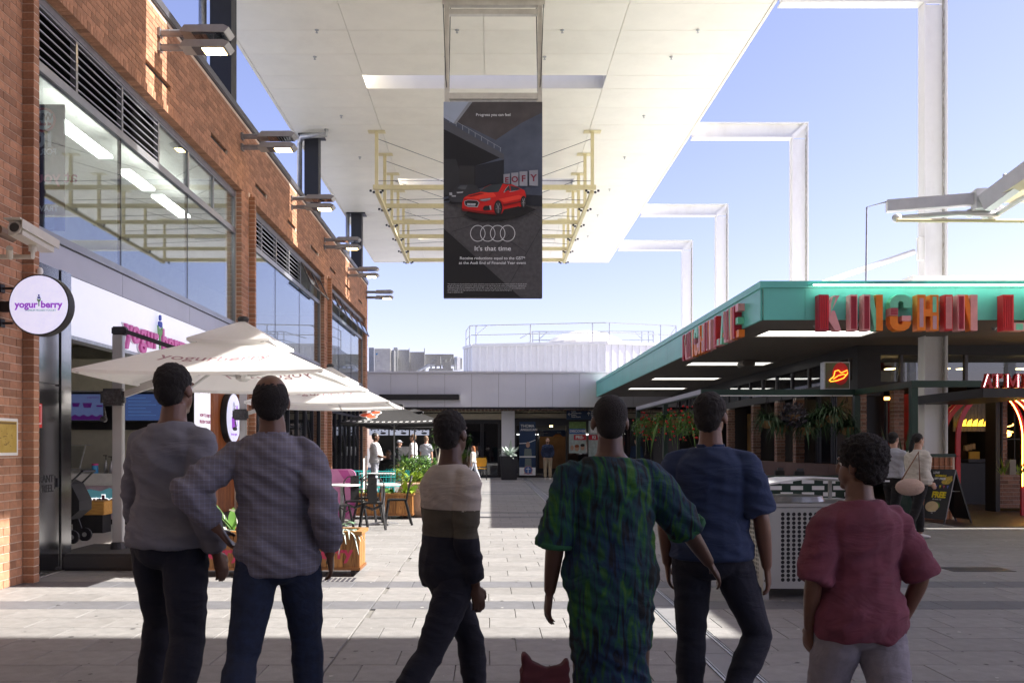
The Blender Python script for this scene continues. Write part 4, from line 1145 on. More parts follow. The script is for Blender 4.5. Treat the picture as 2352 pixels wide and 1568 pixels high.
for q in ((2060, 501), (2228, 490), (2262, 493), (2275, 497), (2288, 490), (2296, 482)): m.ell(at(q[0], q[1], 15.4), (.09, .07, .08), 8, 6)
m.build('tension_pipe', M_arm, mr, smooth=True)
m = MB(); m.tube([at(2060, 506, 15.3), at(2352, 508, 15.3), at(2700, 512, 15.3)], .035, 8); m.build('edge_pipe', M_cream, mr)
m = MB(); m.tube([at(2036, 464, 15.6), at(2110, 457, 15.5), at(2240, 447, 15.3), at(2262, 440, 15.2), at(2262, 440, 15.2) + Vector((1.5, -3.2, 1.55))], .014, 6)
for q in range(7): m.ell(at(2075 + q * 26, 459 - q * 2.2, 15.5), (.035, .035, .03), 6, 5)
for q in range(5):
    p = at(2270, 432, 15.15) + Vector((1.5, -3.2, 1.55)) * (q + .5) / 6; m.ell(p, (.04, .04, .04), 6, 5)
m.build('cable', M_galv, mr)
m = MB(); m.tube([at(2036, 464, 15.6), at(1991, 476, 15.7), Vector((px(1989, 15.7), 15.7, TT - .02))], .016, 6); m.build('conduit', M_galv, mr)
m = MB(); m.tube([(12.5, 11.5, 0), (12.5, 11.5, 6.1)], .14, 12); m.build('mast', M_arm, mr)
nb1 = thing('added_shade_canopy', 'unseen flat slab on columns added at right to shade the near paving', 'canopy', (14, 0, 0))  # added out of view; its slab throws the foreground into shade
m = MB(); m.box(8.6, 23, -14, 6.72, 12.6, 12.95); m.build('shade_slab', M_white, nb1)
m = MB()
for q in (-12, -4, 4): m.box(20, 20.3, q, q + .3, 0, 12.6); m.box(9.6, 9.9, q, q + .3, 0, 12.6)
m.build_each('column', M_white, nb1)
rb = thing('added_rear_wall', 'unseen dark wall added behind the camera to darken the backs of the walkers', 'building', (0, -13, 0))  # added behind the view to keep sky light off the walkers' backs
m = MB(); m.box(-12, 9.2, -14, -13, 0, 10.25); m.build('wall', mat('dark_render', (.10, .09, .085), .8), rb)
m = MB()
for q in range(-11, 8, 4): m.box(q, q + 2.6, -12.999, -12.95, .1, 3)
m.build_each('shop_window', M_steelp, rb)
nb2 = thing('added_shade_block', 'unseen lower block added at right to shade a strip of paving', 'building', (12, 7, 0))  # added out of view to shade the right end of the sunlit gap
m = MB(); m.box(8.6, 14, 6.2, 7.85, 0, 6.0); m.build('wall', M_wallc, nb2); m = MB(); m.box(8.55, 14.05, 6.15, 7.88, 6.0, 6.12); m.build('roof', M_frame, nb2)

# ------------------------------------------------------------------ left side: cabinet, fascia, shop
hc = thing('hydrant_cabinet', 'tall brushed stainless steel hydrant cabinet between the brick pier and the shop', 'cabinet', (-4.85, 9.6, 0))
m = MB(); m.box(-5.2, -4.835, 9.18, 10.14, .02, 3.38); m.build('body', M_stain, hc)
m = MB(); m.box(-4.834, -4.815, 9.19, 9.885, .06, 2.07, .004); m.build('door', M_stain, hc)
m = MB(); m.box(-4.834, -4.815, 9.19, 9.885, 2.09, 3.37, .004); m.build('upper_panel', M_stain, hc)
m = MB(); m.box(-4.834, -4.80, 9.90, 10.14, .02, 3.379, .004); m.build('side_panel', M_stain, hc)
m = MB(); m.box(-4.8149, -4.812, 9.78, 9.79, .93, 1.08); m.box(-4.8149, -4.80, 9.82, 9.85, .95, 1.05); m.build('handle', M_steelp, hc)
m = MB(); text(m, 'HYDRANT', .115, (-4.813, 9.75, 1.045), LX, FZ, .002, .001, 'RIGHT'); text(m, 'HOSE REEL', .115, (-4.813, 9.75, .94), LX, FZ, .002, .001, 'RIGHT'); m.build('lettering', M_black, hc)
m = MB(); m.box(-4.8148, -4.812, 9.27, 9.50, 1.60, 1.86); m.build('safety_sticker', mat('sign_red', (.6, .02, .02), .4), hc)
m = MB(); m.box(-4.8119, -4.8105, 9.29, 9.48, 1.64, 1.845); m.build('sticker_field', M_bwhite, hc)
m = MB(); m.box(-4.8104, -4.8095, 9.30, 9.47, 1.65, 1.835); m.build('sticker_field', MATS['sign_red'], hc)
m = MB(); m.prism([(9.36, 1.68), (9.41, 1.68), (9.41, 1.79), (9.395, 1.81), (9.40, 1.82), (9.37, 1.82), (9.375, 1.81), (9.36, 1.79)], 0, .0008, lambda x, y, z: (-4.8094 + z, x, y)); m.build('extinguisher_symbol', M_bwhite, hc)

fs = thing('shop_fascia_sign', 'white shop fascia with pink raised yogurberry letters, green stem and blue berries', 'sign', (-4.9, 13.5, 2.7))
m = MB(); m.box(-5.05, -4.88, 9.175, 10.13, 3.384, 3.392); m.box(-5.05, -4.90, 10.15, 17.04, 2.70, 3.39); m.build('fascia', mat('fascia_lit', (.84, .85, .90), .35, var=.02, emit=(.8, .85, 1), es=.12), fs)
m = MB(); m.box(-5.06, -4.885, 10.15, 17.04, 2.655, 2.698); m.build('lower_trim', M_galv, fs)
M_pinkl = mat('letter_pink_bright', (.66, .13, .42), .4, var=.03)
m = MB(); text(m, 'yogur', .46, (-4.86, 12.92, 2.96), LX, FZ, .04, .011, 'RIGHT', sx=1.0, spacing=1.08); m.build('lettering', M_pinkl, fs)
m = MB(); text(m, 'berry', .46, (-4.86, 13.08, 2.96), LX, FZ, .04, .011, 'LEFT', sx=1.0, spacing=1.08); m.build('lettering', M_pinkl, fs)
m = MB(); text(m, 'yogur', .46, (-4.885, 12.90, 2.965), LX, FZ, .02, .018, 'RIGHT', sx=1.0, spacing=1.08); text(m, 'berry', .46, (-4.885, 13.06, 2.965), LX, FZ, .02, .018, 'LEFT', sx=1.0, spacing=1.08); m.build('letter_halo', mat('halo_white', (.75, .75, .82), .4), fs)
def berry_logo(par, fn, s):
    """stem, leaves and berries; fn(u, v, w)"""
    def pr_(poly, w0, w1, nm, mm):
        q = MB(); q.prism([(a * s, b * s) for a, b in poly], w0, w1, lambda x, y, z: fn(x, y, z)); q.build(nm, mm, par, fix=True)
    g_ = mat('logo_green', (.18, .42, .16), .5); b_ = mat('logo_blue', (.04, .08, .45), .5)
    pr_([(-.035, -.25), (.035, -.25), (.035, .32), (-.035, .32)], 0, .03 * s + .002, 'stem', g_)
    for q in (-1, 1): pr_([(q * .05, .12), (q * .13, .2), (q * .17, .42), (q * .06, .3)][::q], 0, .03 * s + .002, 'leaf_mark', g_)
    for cx_, cy_ in ((-.055, .47), (.06, .47), (0, .66)):
        pr_([(cx_ + .06 * math.cos(a * math.pi / 8), cy_ + .085 * math.sin(a * math.pi / 8)) for a in range(16)], 0, .04 * s + .002, 'berry_mark', b_)
berry_logo(fs, lambda u, v, w: Vector((-4.86 + w, 13.0 + u * 1.1, 2.96 + v)), .5)

# shop interior
sh = thing('yogurt_shop', 'open frozen yogurt shop interior with pale walls and ceiling', 'shop', (-7, 13, 0))
m = MB(); m.box(-10.1, -10, 9.3, 17.2, 0, 3.38); m.box(-10, -4.95, 17.0, 17.15, 0, 3.38); m.box(-10, -5.21, 9.2, 9.3, 0, 3.38); m.build('wall', mat('shop_wall', (.50, .47, .38), .6), sh)
m = MB(); m.box(-10, -4.95, 16.2, 16.9, 2.42, 3.0); m.build('bulkhead', mat('shop_bulkhead', (.40, .38, .30), .6), sh)
m = MB(); m.box(-10, -5.0, 9.31, 16.99, 3.30, 3.38); m.build('ceiling', MATS['shop_wall'], sh)
m = MB(); m.box(-10, -4.8, 9.31, 16.99, -.01, .006); m.build('floor', mat('shop_floor', (.42, .40, .37), .35, var=.1), sh)
m = MB(); m.box(-8.5, -5.1, 16.86, 16.99, 1.72, 2.42); m.build('menu_backing', M_black, sh)
tv = thing('tv_screen', 'wall screen showing purple yogurt cups above the counter', 'screen', (px(195, 16.6), 16.6, 2.1))
m = MB(); m.box(px(120, 16.6), px(240, 16.6), 16.6, 16.68, hz(968, 16.6), hz(902, 16.6)); m.build('bezel', M_black, tv)
m = MB(); m.box(px(124, 16.6), px(237, 16.6), 16.593, 16.599, hz(964.5, 16.6), hz(905, 16.6)); m.build('screen', mat('screen_blue', (.1, .12, .25), .3, emit=(.12, .17, .38), es=.10), tv)
def scr(nm, mm, pts, k=1):
    m = MB(); poly_front(m, [(px(a, 16.6), hz(b, 16.6)) for a, b in pts], 16.592 - .001 * k, 0); m.build(nm, mm, tv)
M_purp = mat('purple_glow', (.08, .015, .15), .4, emit=(.12, .01, .22), es=.06)
scr('cup_picture', M_purp, [(190, 925), (212, 925), (209, 936), (193, 936)]); scr('cup_picture', M_purp, [(166, 925), (184, 925), (181, 934), (168, 934)]); scr('cup_picture', M_purp, [(222, 930), (236, 930), (236, 934), (222, 934)])
w_ = [(124, 964)] + [(124 + k * 2.8, 954 + 2.2 * math.cos(k * .9)) for k in range(41)] + [(237, 964)]
scr('wave_picture', M_purp, w_, 2)
m = MB(); text(m, 'yogurberry', .05, (px(214, 16.6), 16.59, hz(912, 16.6)), FX, FZ, .001, 0); m.build('logo_text', M_purp, tv)
tv2 = thing('menu_screen', 'dark menu screen with blue lines partly hidden behind the umbrella pole', 'screen', (px(330, 16.6), 16.6, 2.1))
m = MB(); m.box(px(285, 16.6), px(420, 16.6), 16.6, 16.68, hz(968, 16.6), hz(902, 16.6)); m.build('bezel', M_black, tv2)
m = MB(); m.box(px(288, 16.6), px(417, 16.6), 16.594, 16.599, hz(965, 16.6), hz(905, 16.6)); m.build('screen', mat('screen_dark', (.02, .03, .07), .3, emit=(.05, .09, .25), es=.2), tv2)
m = MB()
for q in range(6): m.box(px(295, 16.6), px(335 + (q % 3) * 12, 16.6), 16.59, 16.593, hz(914 + q * 8, 16.6), hz(912.5 + q * 8, 16.6))
m.build('menu_line', mat('screen_line', (.1, .2, .4), .4, emit=(.2, .4, .9), es=.06), tv2)
ct = thing('shop_counter', 'pale pink shop counter with a blue splash and glowing berry lettering', 'counter', (-7, 16, 0))
m = MB(); m.box(-9.3, -6.2, 15.75, 16.4, .70, .92, .01); m.build('counter_top', mat('counter_white', (.66, .64, .62), .3), ct)
m = MB(); m.box(-9.25, -6.25, 15.8, 16.4, .10, .698); m.build('front_panel', mat('counter_pink', (.62, .44, .50), .4), ct)
m = MB(); m.box(-9.2, -6.3, 15.86, 16.3, 0, .1); m.build('plinth', M_black, ct)
sp = [(-7.55, .42), (-7.50, .52), (-7.3, .57), (-7.15, .64), (-6.95, .60), (-6.8, .66), (-6.6, .60), (-6.5, .62), (-6.42, .5), (-6.38, .4), (-6.45, .28), (-6.6, .24), (-6.75, .2), (-6.95, .26), (-7.1, .18), (-7.3, .24), (-7.5, .28)]
m = MB(); m.prism(sp, 0, .03, lambda x, y, z: (x, 15.798 - z, y)); m.build('splash', mat('splash_blue', (.12, .42, .50), .4, emit=(.2, .5, .6), es=.05), ct, fix=True)
m = MB(); text(m, 'yogurberry', .27, (-6.35, 15.75, .42), FX, FZ, .02, .012, 'RIGHT', sx=.95); m.build('lettering', mat('maroon', (.10, .005, .05), .4), ct)
m = MB(); text(m, 'yogurberry', .27, (-6.35, 15.764, .42), FX, FZ, .006, .026, 'RIGHT', sx=.95); m.build('letter_glow', mat('letter_glow', (1, 1, 1), .5, emit=(1, 1, 1), es=.35), ct)
bt = None
bott = [((-6.95, 16.0), .035, .24, 'grey pump bottle left of the silver bottle on the counter', M_galv), ((-6.82, 15.92), .036, .22, 'silver syrup bottle in the middle of the counter bottles', mat('bottle_silver', (.4, .38, .4), .3, .5)), ((-6.7, 16.0), .034, .24, 'grey pump bottle right of the silver bottle, nearest the pole', M_galv)]
for (p, r_, h_, lab, mm) in bott:
    t = thing('pump_bottle', lab, 'bottle', (p[0], p[1], .92), 'bottles on the yogurt counter')
    m = MB(); m.lathe([(r_, 0), (r_, h_ * .65), (r_ * .45, h_ * .85), (r_ * .4, h_)], (p[0], p[1], .92), 12); m.build('bottle_body', mm, t, smooth=True)
    m = MB(); m.tube([(p[0], p[1], .92 + h_), (p[0], p[1], .92 + h_ + .07)], .008, 6); m.box(p[0] - .05, p[0] + .02, p[1] - .01, p[1] + .01, .92 + h_ + .07, .92 + h_ + .085); m.build('pump', M_black, t)
t = thing('tub', 'small pink lidded blue tub beside the bottles on the counter', 'tub', (-7.1, 15.9, .92)); m = MB(); m.lathe([(.055, 0), (.055, .14)], (-7.1, 15.9, .92), 12); m.build('tub_body', mat('tub_blue', (.05, .3, .6), .4), t); m = MB(); m.lathe([(.058, 0), (.058, .03)], (-7.1, 15.9, 1.062), 12); m.build('lid', mat('pink_plastic', (.65, .04, .25), .4), t)
t = thing('display_case', 'slanted glass topping case on the left end of the shop counter', 'display case', (-7.7, 15.95, .92))
m = MB(); m.box(-8.6, -7.35, 15.85, 16.35, .922, 1.0); m.tube([(-7.36, 15.85, 1.0), (-7.25, 15.85, 1.42)], .012, 6); m.tube([(-8.6, 15.85, 1.0), (-8.5, 15.85, 1.42)], .012, 6); m.box(-8.5, -7.2, 15.84, 16.0, 1.42, 1.435); m.build('case_frame', M_galv, t)
m = MB(); m.add([(-8.55, 15.84, 1.02), (-7.37, 15.84, 1.02), (-7.27, 15.84, 1.41), (-8.5, 15.84, 1.41)], [(0, 1, 2, 3)]); m.build('glass_front', G_shop, t)
t = thing('cone_holder', 'orange cone standing in a wire holder above the display case', 'holder', (-7.6, 15.95, 1.45))
m = MB(); m.lathe([(.015, 0), (.04, .14), (.05, .16)], (-7.6, 15.95, 1.55), 8); m.build('cone', mat('cone_orange', (.6, .22, .04), .6), t); m = MB(); m.tube([(-7.7, 15.95, 1.436), (-7.68, 15.95, 1.6), (-7.6, 15.95, 1.62)], .006, 5); m.build('wire', M_steelp, t)
# stroller and orange box
st = thing('stroller', 'black pushchair with pink blanket parked at the shop counter', 'stroller', (-6.05, 12.9, 0))
M_fabk = mat('black_fabric', (.015, .015, .018), .9, bump=.3, bs=200)
sx_, sy_ = -6.12, 12.9
m = MB(); m.prism([(-.28, .32), (.05, .34), (.22, .48), (.22, .62), (.10, .86), (-.02, .92), (-.30, .62)], -.2, .2, lambda x, y, z: (sx_ + x, sy_ + z, y)); m.build('seat_shell', M_fabk, st, fix=True)
m = MB(); m.tube([(sx_ + .26, sy_ - .2, 1.04), (sx_ - .05, sy_ - .2, .74), (sx_ - .3, sy_ - .2, .2)], .014, 6); m.tube([(sx_ + .26, sy_ + .2, 1.04), (sx_ - .05, sy_ + .2, .74), (sx_ - .3, sy_ + .2, .2)], .014, 6); m.tube([(sx_ + .26, sy_ - .2, 1.04), (sx_ + .26, sy_ + .2, 1.04)], .02, 8); m.tube([(sx_ - .1, sy_ - .2, .7), (sx_ + .1, sy_ - .2, .1)], .012, 6); m.tube([(sx_ - .1, sy_ + .2, .7), (sx_ + .1, sy_ + .2, .1)], .012, 6); m.build('frame', M_steelp, st)
for a in (-.28, .12):
    for b in (-.2, .2):
        m = MB(); m.tube([(sx_ + a, sy_ + b - .02, .1), (sx_ + a, sy_ + b + .02, .1)], .1, 16); m.build('wheel', M_black, st)
        m = MB(); m.tube([(sx_ + a, sy_ + b - .024, .1), (sx_ + a, sy_ + b + .024, .1)], .035, 10); m.build('hub', M_galv, st)
m = MB(); m.loft([((sx_ - .25, sy_, .58), .10, .2, (1, 0, 0), (0, 1, 0)), ((sx_ - .22, sy_, .8), .12, .2, (1, 0, 0), (0, 1, 0)), ((sx_ - .2, sy_, .98), .05, .15, (1, 0, 0), (0, 1, 0))]); m.box(sx_ - .3, sx_ - .12, sy_ - .22, sy_ - .2, .22, .6); m.build('blanket', mat('pink_blanket', (.62, .16, .36), .9), st, smooth=True)
ob = thing('wooden_stool', 'small varnished wooden stool on black legs by the stroller', 'stool', (-6.0, 14.3, 0))
m = MB(); m.box(-6.75, -6.2, 14.2, 14.6, .30, .52, .01); m.build('seat', wood('oak', (.55, .30, .08), (.40, .2, .05), 5, 'X'), ob); m = MB(); m.box(-6.72, -6.24, 14.24, 14.56, 0, .299); m.build('base', M_black, ob)

# menu lightbox, timber battens, round cup sign
lb = thing('menu_lightbox', 'tall white lightbox reading HOW TO ENJOY FROZEN YOGURT beside the timber battens', 'sign', (-4.9, 15.4, 0))
m = MB(); m.box(-5.0, -4.9, 14.95, 15.5, .1, 2.66); m.build('panel', mat('lightbox_white', (.8, .8, .84), .4, emit=(.9, .9, 1), es=.25), lb)
m = MB(); text(m, 'yogurberry', .09, (-4.898, 15.22, 2.36), LX, FZ, .002, .001); text(m, 'HOW TO ENJOY', .075, (-4.898, 15.22, 1.93), LX, FZ, .002, .003); text(m, 'FROZEN YOGURT', .072, (-4.898, 15.22, 1.82), LX, FZ, .002, .003); m.build('lettering', mat('print_magenta', (.35, .02, .12), .5), lb)
m = MB()
for zc in (1.45, 1.2):
    m.prism([(15.12, zc + .07), (15.32, zc + .07), (15.29, zc - .07), (15.15, zc - .07)], 0, .002, lambda x, y, z: (-4.899 + z, x, y))
m.build('cup_print', MATS['print_magenta'], lb)
bs_ = thing('timber_screen', 'warm orange timber batten screen mounted on the shop front wall', 'screen wall', (-4.9, 16.4, 0))
M_bat = wood('batten_orange', (.42, .13, .03), (.26, .07, .02), 5)
m = MB(); m.box(-5.0, -4.95, 15.62, 17.0, 0, 2.66); m.build('backboard', M_bat, bs_)
m = MB(); m.box(-4.95, -4.88, 15.62, 15.9, 0, 2.66); m.build('trim_board', M_bat, bs_)
for k in range(17):
    m = MB(); m.box(-4.95, -4.90, 15.93 + k * .062, 15.965 + k * .062, 0, 2.655); m.build('batten', M_bat, bs_)
def round_sign(name, label, ctr, r, th, normal, art):
    t = thing(name, label, 'sign', ctr)
    c = Vector(ctr); nn = Vector(normal); nn.normalize(); up = Vector((0, 0, 1)); rt = up.cross(nn).normalized() * 1
    rt = Vector((1, 0, 0)) if abs(nn.y) > .5 else Vector((0, 1, 0))
    def disc(mb, R0, a, b, n=48):
        vs = [c + nn * w + (rt * math.cos(2 * math.pi * k / n) + up * math.sin(2 * math.pi * k / n)) * R0 for w in (a, b) for k in range(n)]
        mb.add(vs, [tuple(range(n)), tuple(range(n, 2 * n))] + [(k, (k + 1) % n, n + (k + 1) % n, n + k) for k in range(n)])
    m = MB(); disc(m, r, -th, 0); m.build('rim', M_black, t, fix=True)
    m = MB(); disc(m, r * .955, 0.001, .006); m.build('face', mat('lightbox_lilac', (.8, .8, .9), .35, emit=(.74, .74, 1), es=.22), t, fix=True)
    art(t, c, nn, rt, up)
    return t
def art1(t, c, nn, rt, up):
    m = MB(); text(m, 'yogur', .092, c + rt * -.012 + nn * .008, rt, up, .002, .003, 'RIGHT', sx=1.02); text(m, 'berry', .092, c + rt * .022 + nn * .008, rt, up, .002, .003, 'LEFT', sx=1.02); m.build('lettering', mat('print_violet', (.30, .06, .55), .4, emit=(.35, .06, .6), es=.15), t)
    m = MB(); text(m, 'PREMIUM FROZEN YOGURT', .024, c + rt * .02 - up * .055 + nn * .008, rt, up, .002, 0); m.build('small_lettering', mat('print_mint', (.2, .5, .35), .5), t)
    berry_logo(t, lambda u, v, w: c + rt * (u + .005) + up * (v + .015) + nn * (.007 + w), .115)
bsg = round_sign('blade_sign', 'round illuminated yogurberry blade sign with black rim on the brick wall', (px(89.3, 8.6), 8.6, hz(700, 8.6)), .297, .115, (0, -1, 0), art1)
m = MB()
for z in (.17, -.17): m.tube([(px(30, 8.66), 8.66, hz(700, 8.6) + z), (-4.78, 8.66, hz(700, 8.6) + z)], .012, 8); m.box(-4.79, -4.77, 8.62, 8.70, hz(700, 8.6) + z - .04, hz(700, 8.6) + z + .04)
m.box(-4.79, -4.67, 8.63, 8.69, hz(700, 8.6) - .06, hz(700, 8.6) + .04)
m.build('bracket', M_black, bsg)
def art2(t, c, nn, rt, up):
    def pr_(pts, mm, nm): q = MB(); q.add([c + nn * .009 + rt * a + up * b for a, b in pts], [tuple(range(len(pts)))]); q.build(nm, mm, t)
    pr_([(-.16, .02), (.12, .02), (.10, -.20), (-.14, -.20)], MATS['print_violet'], 'cup_print'); pr_([(.17, -.15), (.2, -.15), (.2, .1), (.17, .1)], MATS['print_violet'], 'spoon_print')
    pr_([(.185 + .045 * math.cos(k * .7), .17 + .08 * math.sin(k * .7)) for k in range(9)], MATS['print_violet'], 'spoon_print')
    m = MB(); text(m, 'frozen yogurt', .07, c - up * .3 + nn * .008, rt, up, .002, 0); m.build('lettering', MATS['print_violet'], t)
    m = MB(); 
    for a, b in (((-.12, .06), (-.02, .30)), ((-.02, .30), (.09, .10)), ((-.10, .12), (.10, .24))): m.tube([c + nn * .009 + rt * a[0] + up * a[1], c + nn * .009 + rt * b[0] + up * b[1]], .006, 5)
    m.build('swirl_print', M_grey, t)
round_sign('cup_sign', 'round black rimmed light sign with purple cup and spoon on the timber battens', (-4.78, 16.50, 1.93), .47, .115, (1, 0, 0), art2)

# brass framed plan on the brick wall
pl = thing('framed_plan', 'white framed yellow site plan fixed on the near brick wall', 'notice', (-4.78, 8.6, 1.33))
m = MB(); m.box(-4.789, -4.765, 8.25, 8.93, 1.31, 1.68, .004); m.build('frame', M_white, pl)
m = MB(); m.box(-4.7649, -4.7605, 8.28, 8.895, 1.34, 1.65); m.build('plan_sheet', mat('plan_yellow', (.55, .40, .10), .4, col2=(.42, .28, .05), vs=14), pl)
m = MB(); m.box(-4.7604, -4.7598, 8.30, 8.88, 1.62, 1.64)
for q in range(26):
    a, b = 8.5 + random.uniform(0, .3), 1.40 + random.uniform(0, .18); m.box(-4.7604, -4.7598, a, a + random.uniform(.01, .05), b, b + .006)
m.build('plan_print', mat('plan_brown', (.18, .11, .03), .5), pl)
# cctv
cc = thing('security_camera', 'long cream security camera housing on wall bracket with smaller brown camera beside it', 'camera', (-4.3, 7.9, 3.3))
ca, cb = at(36, 524, 7.7), at(110, 566, 8.2)
dC = (cb - ca).normalized()
m = MB(); m.bar(ca, cb, .125, .12); m.build('housing', mat('cctv_cream', (.52, .49, .42), .45), cc)
m = MB(); m.bar(ca + Vector((0, 0, .068)) - dC * .06, cb + Vector((0, 0, .068)) + dC * .05, .15, .012); m.bar(ca + Vector((.078, 0, .03)) - dC * .04, cb + Vector((.078, 0, .03)) + dC * .05, .008, .08); m.build('sunshield', MATS['cctv_cream'], cc)
m = MB(); m.tube([ca - dC * .02, ca + dC * .01], .062, 8); m.build('front_plate', MATS['cctv_cream'], cc)
m = MB(); m.tube([ca - dC * .026, ca - dC * .015], .042, 16); m.build('lens', mat('lens_black', (.01, .01, .01), .05), cc)
m = MB(); m.tube([at(75, 575, 8), at(75, 590, 8.0), at(25, 590, 8.1), Vector((-4.79, 8.1, hz(590, 8.1)))], .022, 8); m.box(-4.79, -4.75, 8.02, 8.18, hz(606, 8.1), hz(575, 8.1)); m.tube([at(75, 560, 8), at(75, 577, 8)], .035, 10); m.tube([at(22, 570, 7.9), at(22, 590, 8)], .03, 10); m.build('bracket', MATS['cctv_cream'], cc)
m = MB(); m.tube([at(-6, 528, 8.1), at(30, 545, 8.3)], .05, 10); m.build('second_camera', mat('cctv_brown', (.16, .10, .06), .5), cc)
m = MB(); m.ell((XP + .03, 9.12, hz(622, 9.1)), (.03, .03, .04)); m.build('sensor', M_white, cc)

# wall lamps
def lamp_pair(z, lit):
    t = thing('wall_lamp', None, 'lamp', (XW, z, 7.2), 'twin floodlights along the brick parapet')
    for h_, dn in ((7.38, 0), (7.17, 1)):
        hd = thing_part('lamp_arm', t, (XW, z, h_))
        m = MB(); m.box(XW, XW + .04, z - .06, z + .06, h_ - .07, h_ + .05); m.tube([(XW + .04, z, h_ - .01), (XW + .36, z, h_ - .01)], .05, 10); m.tube([(XW + .16, z, h_ - .01), (XW + .17, z, h_ - .01)], .055, 10); m.build('arm', M_framel, hd)
        m = MB(); th = .045
        pts = [(XW + .34, -.05), (XW + .42, .045), (XW + .98, .045 if dn else .05), (XW + 1.06, .01), (XW + 1.0, -.055), (XW + .5, -.055)]
        m.prism(pts, -.15, .15, lambda x, y, q: (x, z + q, h_ + y)); m.build('head', mat('lamp_grey', (.36, .35, .34), .45, .2), hd, fix=True)
        m = MB()
        for q in range(5): m.box(XW + .80, XW + .97, z - .12 + q * .055, z - .09 + q * .055, h_ + .051, h_ + .06)
        m.build('cooling_fin', M_frame, hd)
        m = MB(); m.box(XW + .52, XW + .98, z - .13, z + .13, h_ - .062, h_ - .0555); m.build('lens', G_shop if not dn else M_frame, hd)
        if dn:
            m = MB(); m.box(XW + .66, XW + .96, z - .11, z + .11, h_ - .070, h_ - .0625); m.build('led_panel', M_emit, hd)
    return t
LL = ['nearest twin floodlight on the brick wall, over the louvred window', 'second twin floodlight from the camera, over the glass toplights', 'third twin floodlight, above the narrow brick pier between the window bays', 'fourth twin floodlight, over the second louvred bay', 'fifth twin floodlight, the last but one before the building corner', 'farthest twin floodlight, standing out against the sky at the building corner']
for i, z in enumerate((12.78, 17.04, 21.3, 25.56, 29.8, 34.2)):
    t = lamp_pair(z, True); t['label'] = LL[i]

# things seen through the upstairs glass
for i, (a, b) in enumerate(((12.46, 14.3), (15.0, 16.1), (16.5, 18))):
    m = MB(); m.box(-6.32, -6.10, a, b, 6.05, 6.10); o = m.build('strip_light', M_emitw); tag(o, ['longest ceiling strip light behind the near upstairs glass', 'short ceiling strip light in the middle of the upstairs glass', 'ceiling strip light deepest behind the upstairs glass'][i], 'light', 'ceiling strip lights upstairs')
pn = thing('promo_banner', 'dark purple promotional banner behind glass with mirrored WIN roundel and 10', 'banner', (-5.26, 10.6, 4))
x0, x1 = px(84, 10.6), px(148, 10.6)
m = MB(); m.box(x0, x1, 10.6, 10.62, hz(530, 10.6), hz(240, 10.6)); m.build('sheet', mat('banner_plum', (.045, .008, .035), .8, col2=(.075, .015, .085), vs=1.5), pn)
def dsk(r_, dy, mm, nm):
    m = MB(); c_ = (px(100, 10.6), hz(276, 10.6)); poly_front(m, [(c_[0] + r_ * math.cos(k * math.pi / 16), c_[1] + r_ * math.sin(k * math.pi / 16)) for k in range(32)], 10.6 - dy, 0); m.build(nm, mm, pn)
dsk(.15, .002, M_redp, 'roundel'); dsk(.118, .004, M_bwhite, 'roundel')
m = MB(); text(m, 'WIN', .11, (px(100, 10.6), 10.594, hz(270, 10.6)), (-1, 0, 0), FZ, .001, .004); m.build('lettering', M_black, pn)
m = MB(); text(m, 'at coles', .062, (px(100, 10.6), 10.594, hz(285, 10.6)), (-1, 0, 0), FZ, .001, .003); m.build('lettering', M_redp, pn)
m = MB(); text(m, '10', .23, (px(103, 10.6), 10.594, hz(323, 10.6)), (-1, 0, 0), FZ, .001, .012); text(m, 'FOR Y', .1, (px(104, 10.6), 10.594, hz(350, 10.6)), (-1, 0, 0), FZ, .001, .004); text(m, 'TRAVEL', .09, (px(104, 10.6), 10.594, hz(480, 10.6)), (-1, 0, 0), FZ, .001, .003); m.build('lettering', mat('lilac_print', (.8, .78, .9), .5), pn)
m = MB(); text(m, 'at your', .20, (px(122, 10.6), 10.592, hz(408, 10.6)), (-1, 0, 0), FZ, .001, .004); m.build('lettering', mat('plum_print', (.55, .10, .24), .5), pn)
m = MB(); m.box(x0 + .02, px(125, 10.6), 10.597, 10.599, hz(528, 10.6), hz(492, 10.6)); m.build('photo_print', mat('grey_print', (.25, .25, .3), .5, col2=(.05, .05, .08), vs=8), pn)

# ------------------------------------------------------------------ hanging billboard
bl = thing('hanging_billboard', 'tall black framed portrait billboard showing a red car, hung from the high canopy', 'billboard', (0, 17.6, 4.3))
BD = 17.6
bx0, bx1, bz0, bz1 = -.92, 1.045, hz(683, BD), hz(234.5, BD)
m = MB(); m.box(bx0, bx1, BD, BD + .16, bz0, bz1); m.build('case', mat('case_navy', (.02, .022, .05), .4), bl)
def bxy(u, v): return (bx0 + (bx1 - bx0) * u / 720.0, bz1 - (bz1 - bz0) * v / 1436.0)   # print coordinates, 720 x 1436
lay_ = [0]
def bp(pts, mm, nm='print'):
    lay_[0] += 1
    m = MB(); d = BD - .0012 * lay_[0] - .001; m.add([(bxy(u, v)[0], d, bxy(u, v)[1]) for u, v in pts], [tuple(range(len(pts)))]); return m.build(nm, mm, bl)
def pm_(nm, c, **k): return mat('bill_' + nm, c, .45, var=k.get('var', .15), vs=k.get('vs', 3), col2=k.get('col2'))
bp([(0, 0), (720, 0), (720, 1436), (0, 1436)], pm_('floor', (.075, .073, .08), vs=14, var=.35))
bp([(0, 0), (720, 0), (720, 740), (0, 740)], pm_('wall', (.045, .058, .09), col2=(.11, .13, .19), vs=1.6))
bp([(0, 0), (720, 0), (715, 80), (560, 160), (380, 280), (200, 190), (90, 150)], pm_('roof', (.045, .04, .045), col2=(.09, .08, .085), vs=2.5))
bp([(0, 0), (185, 0), (75, 160), (0, 115)], pm_('sky', (.36, .42, .54), var=.05))
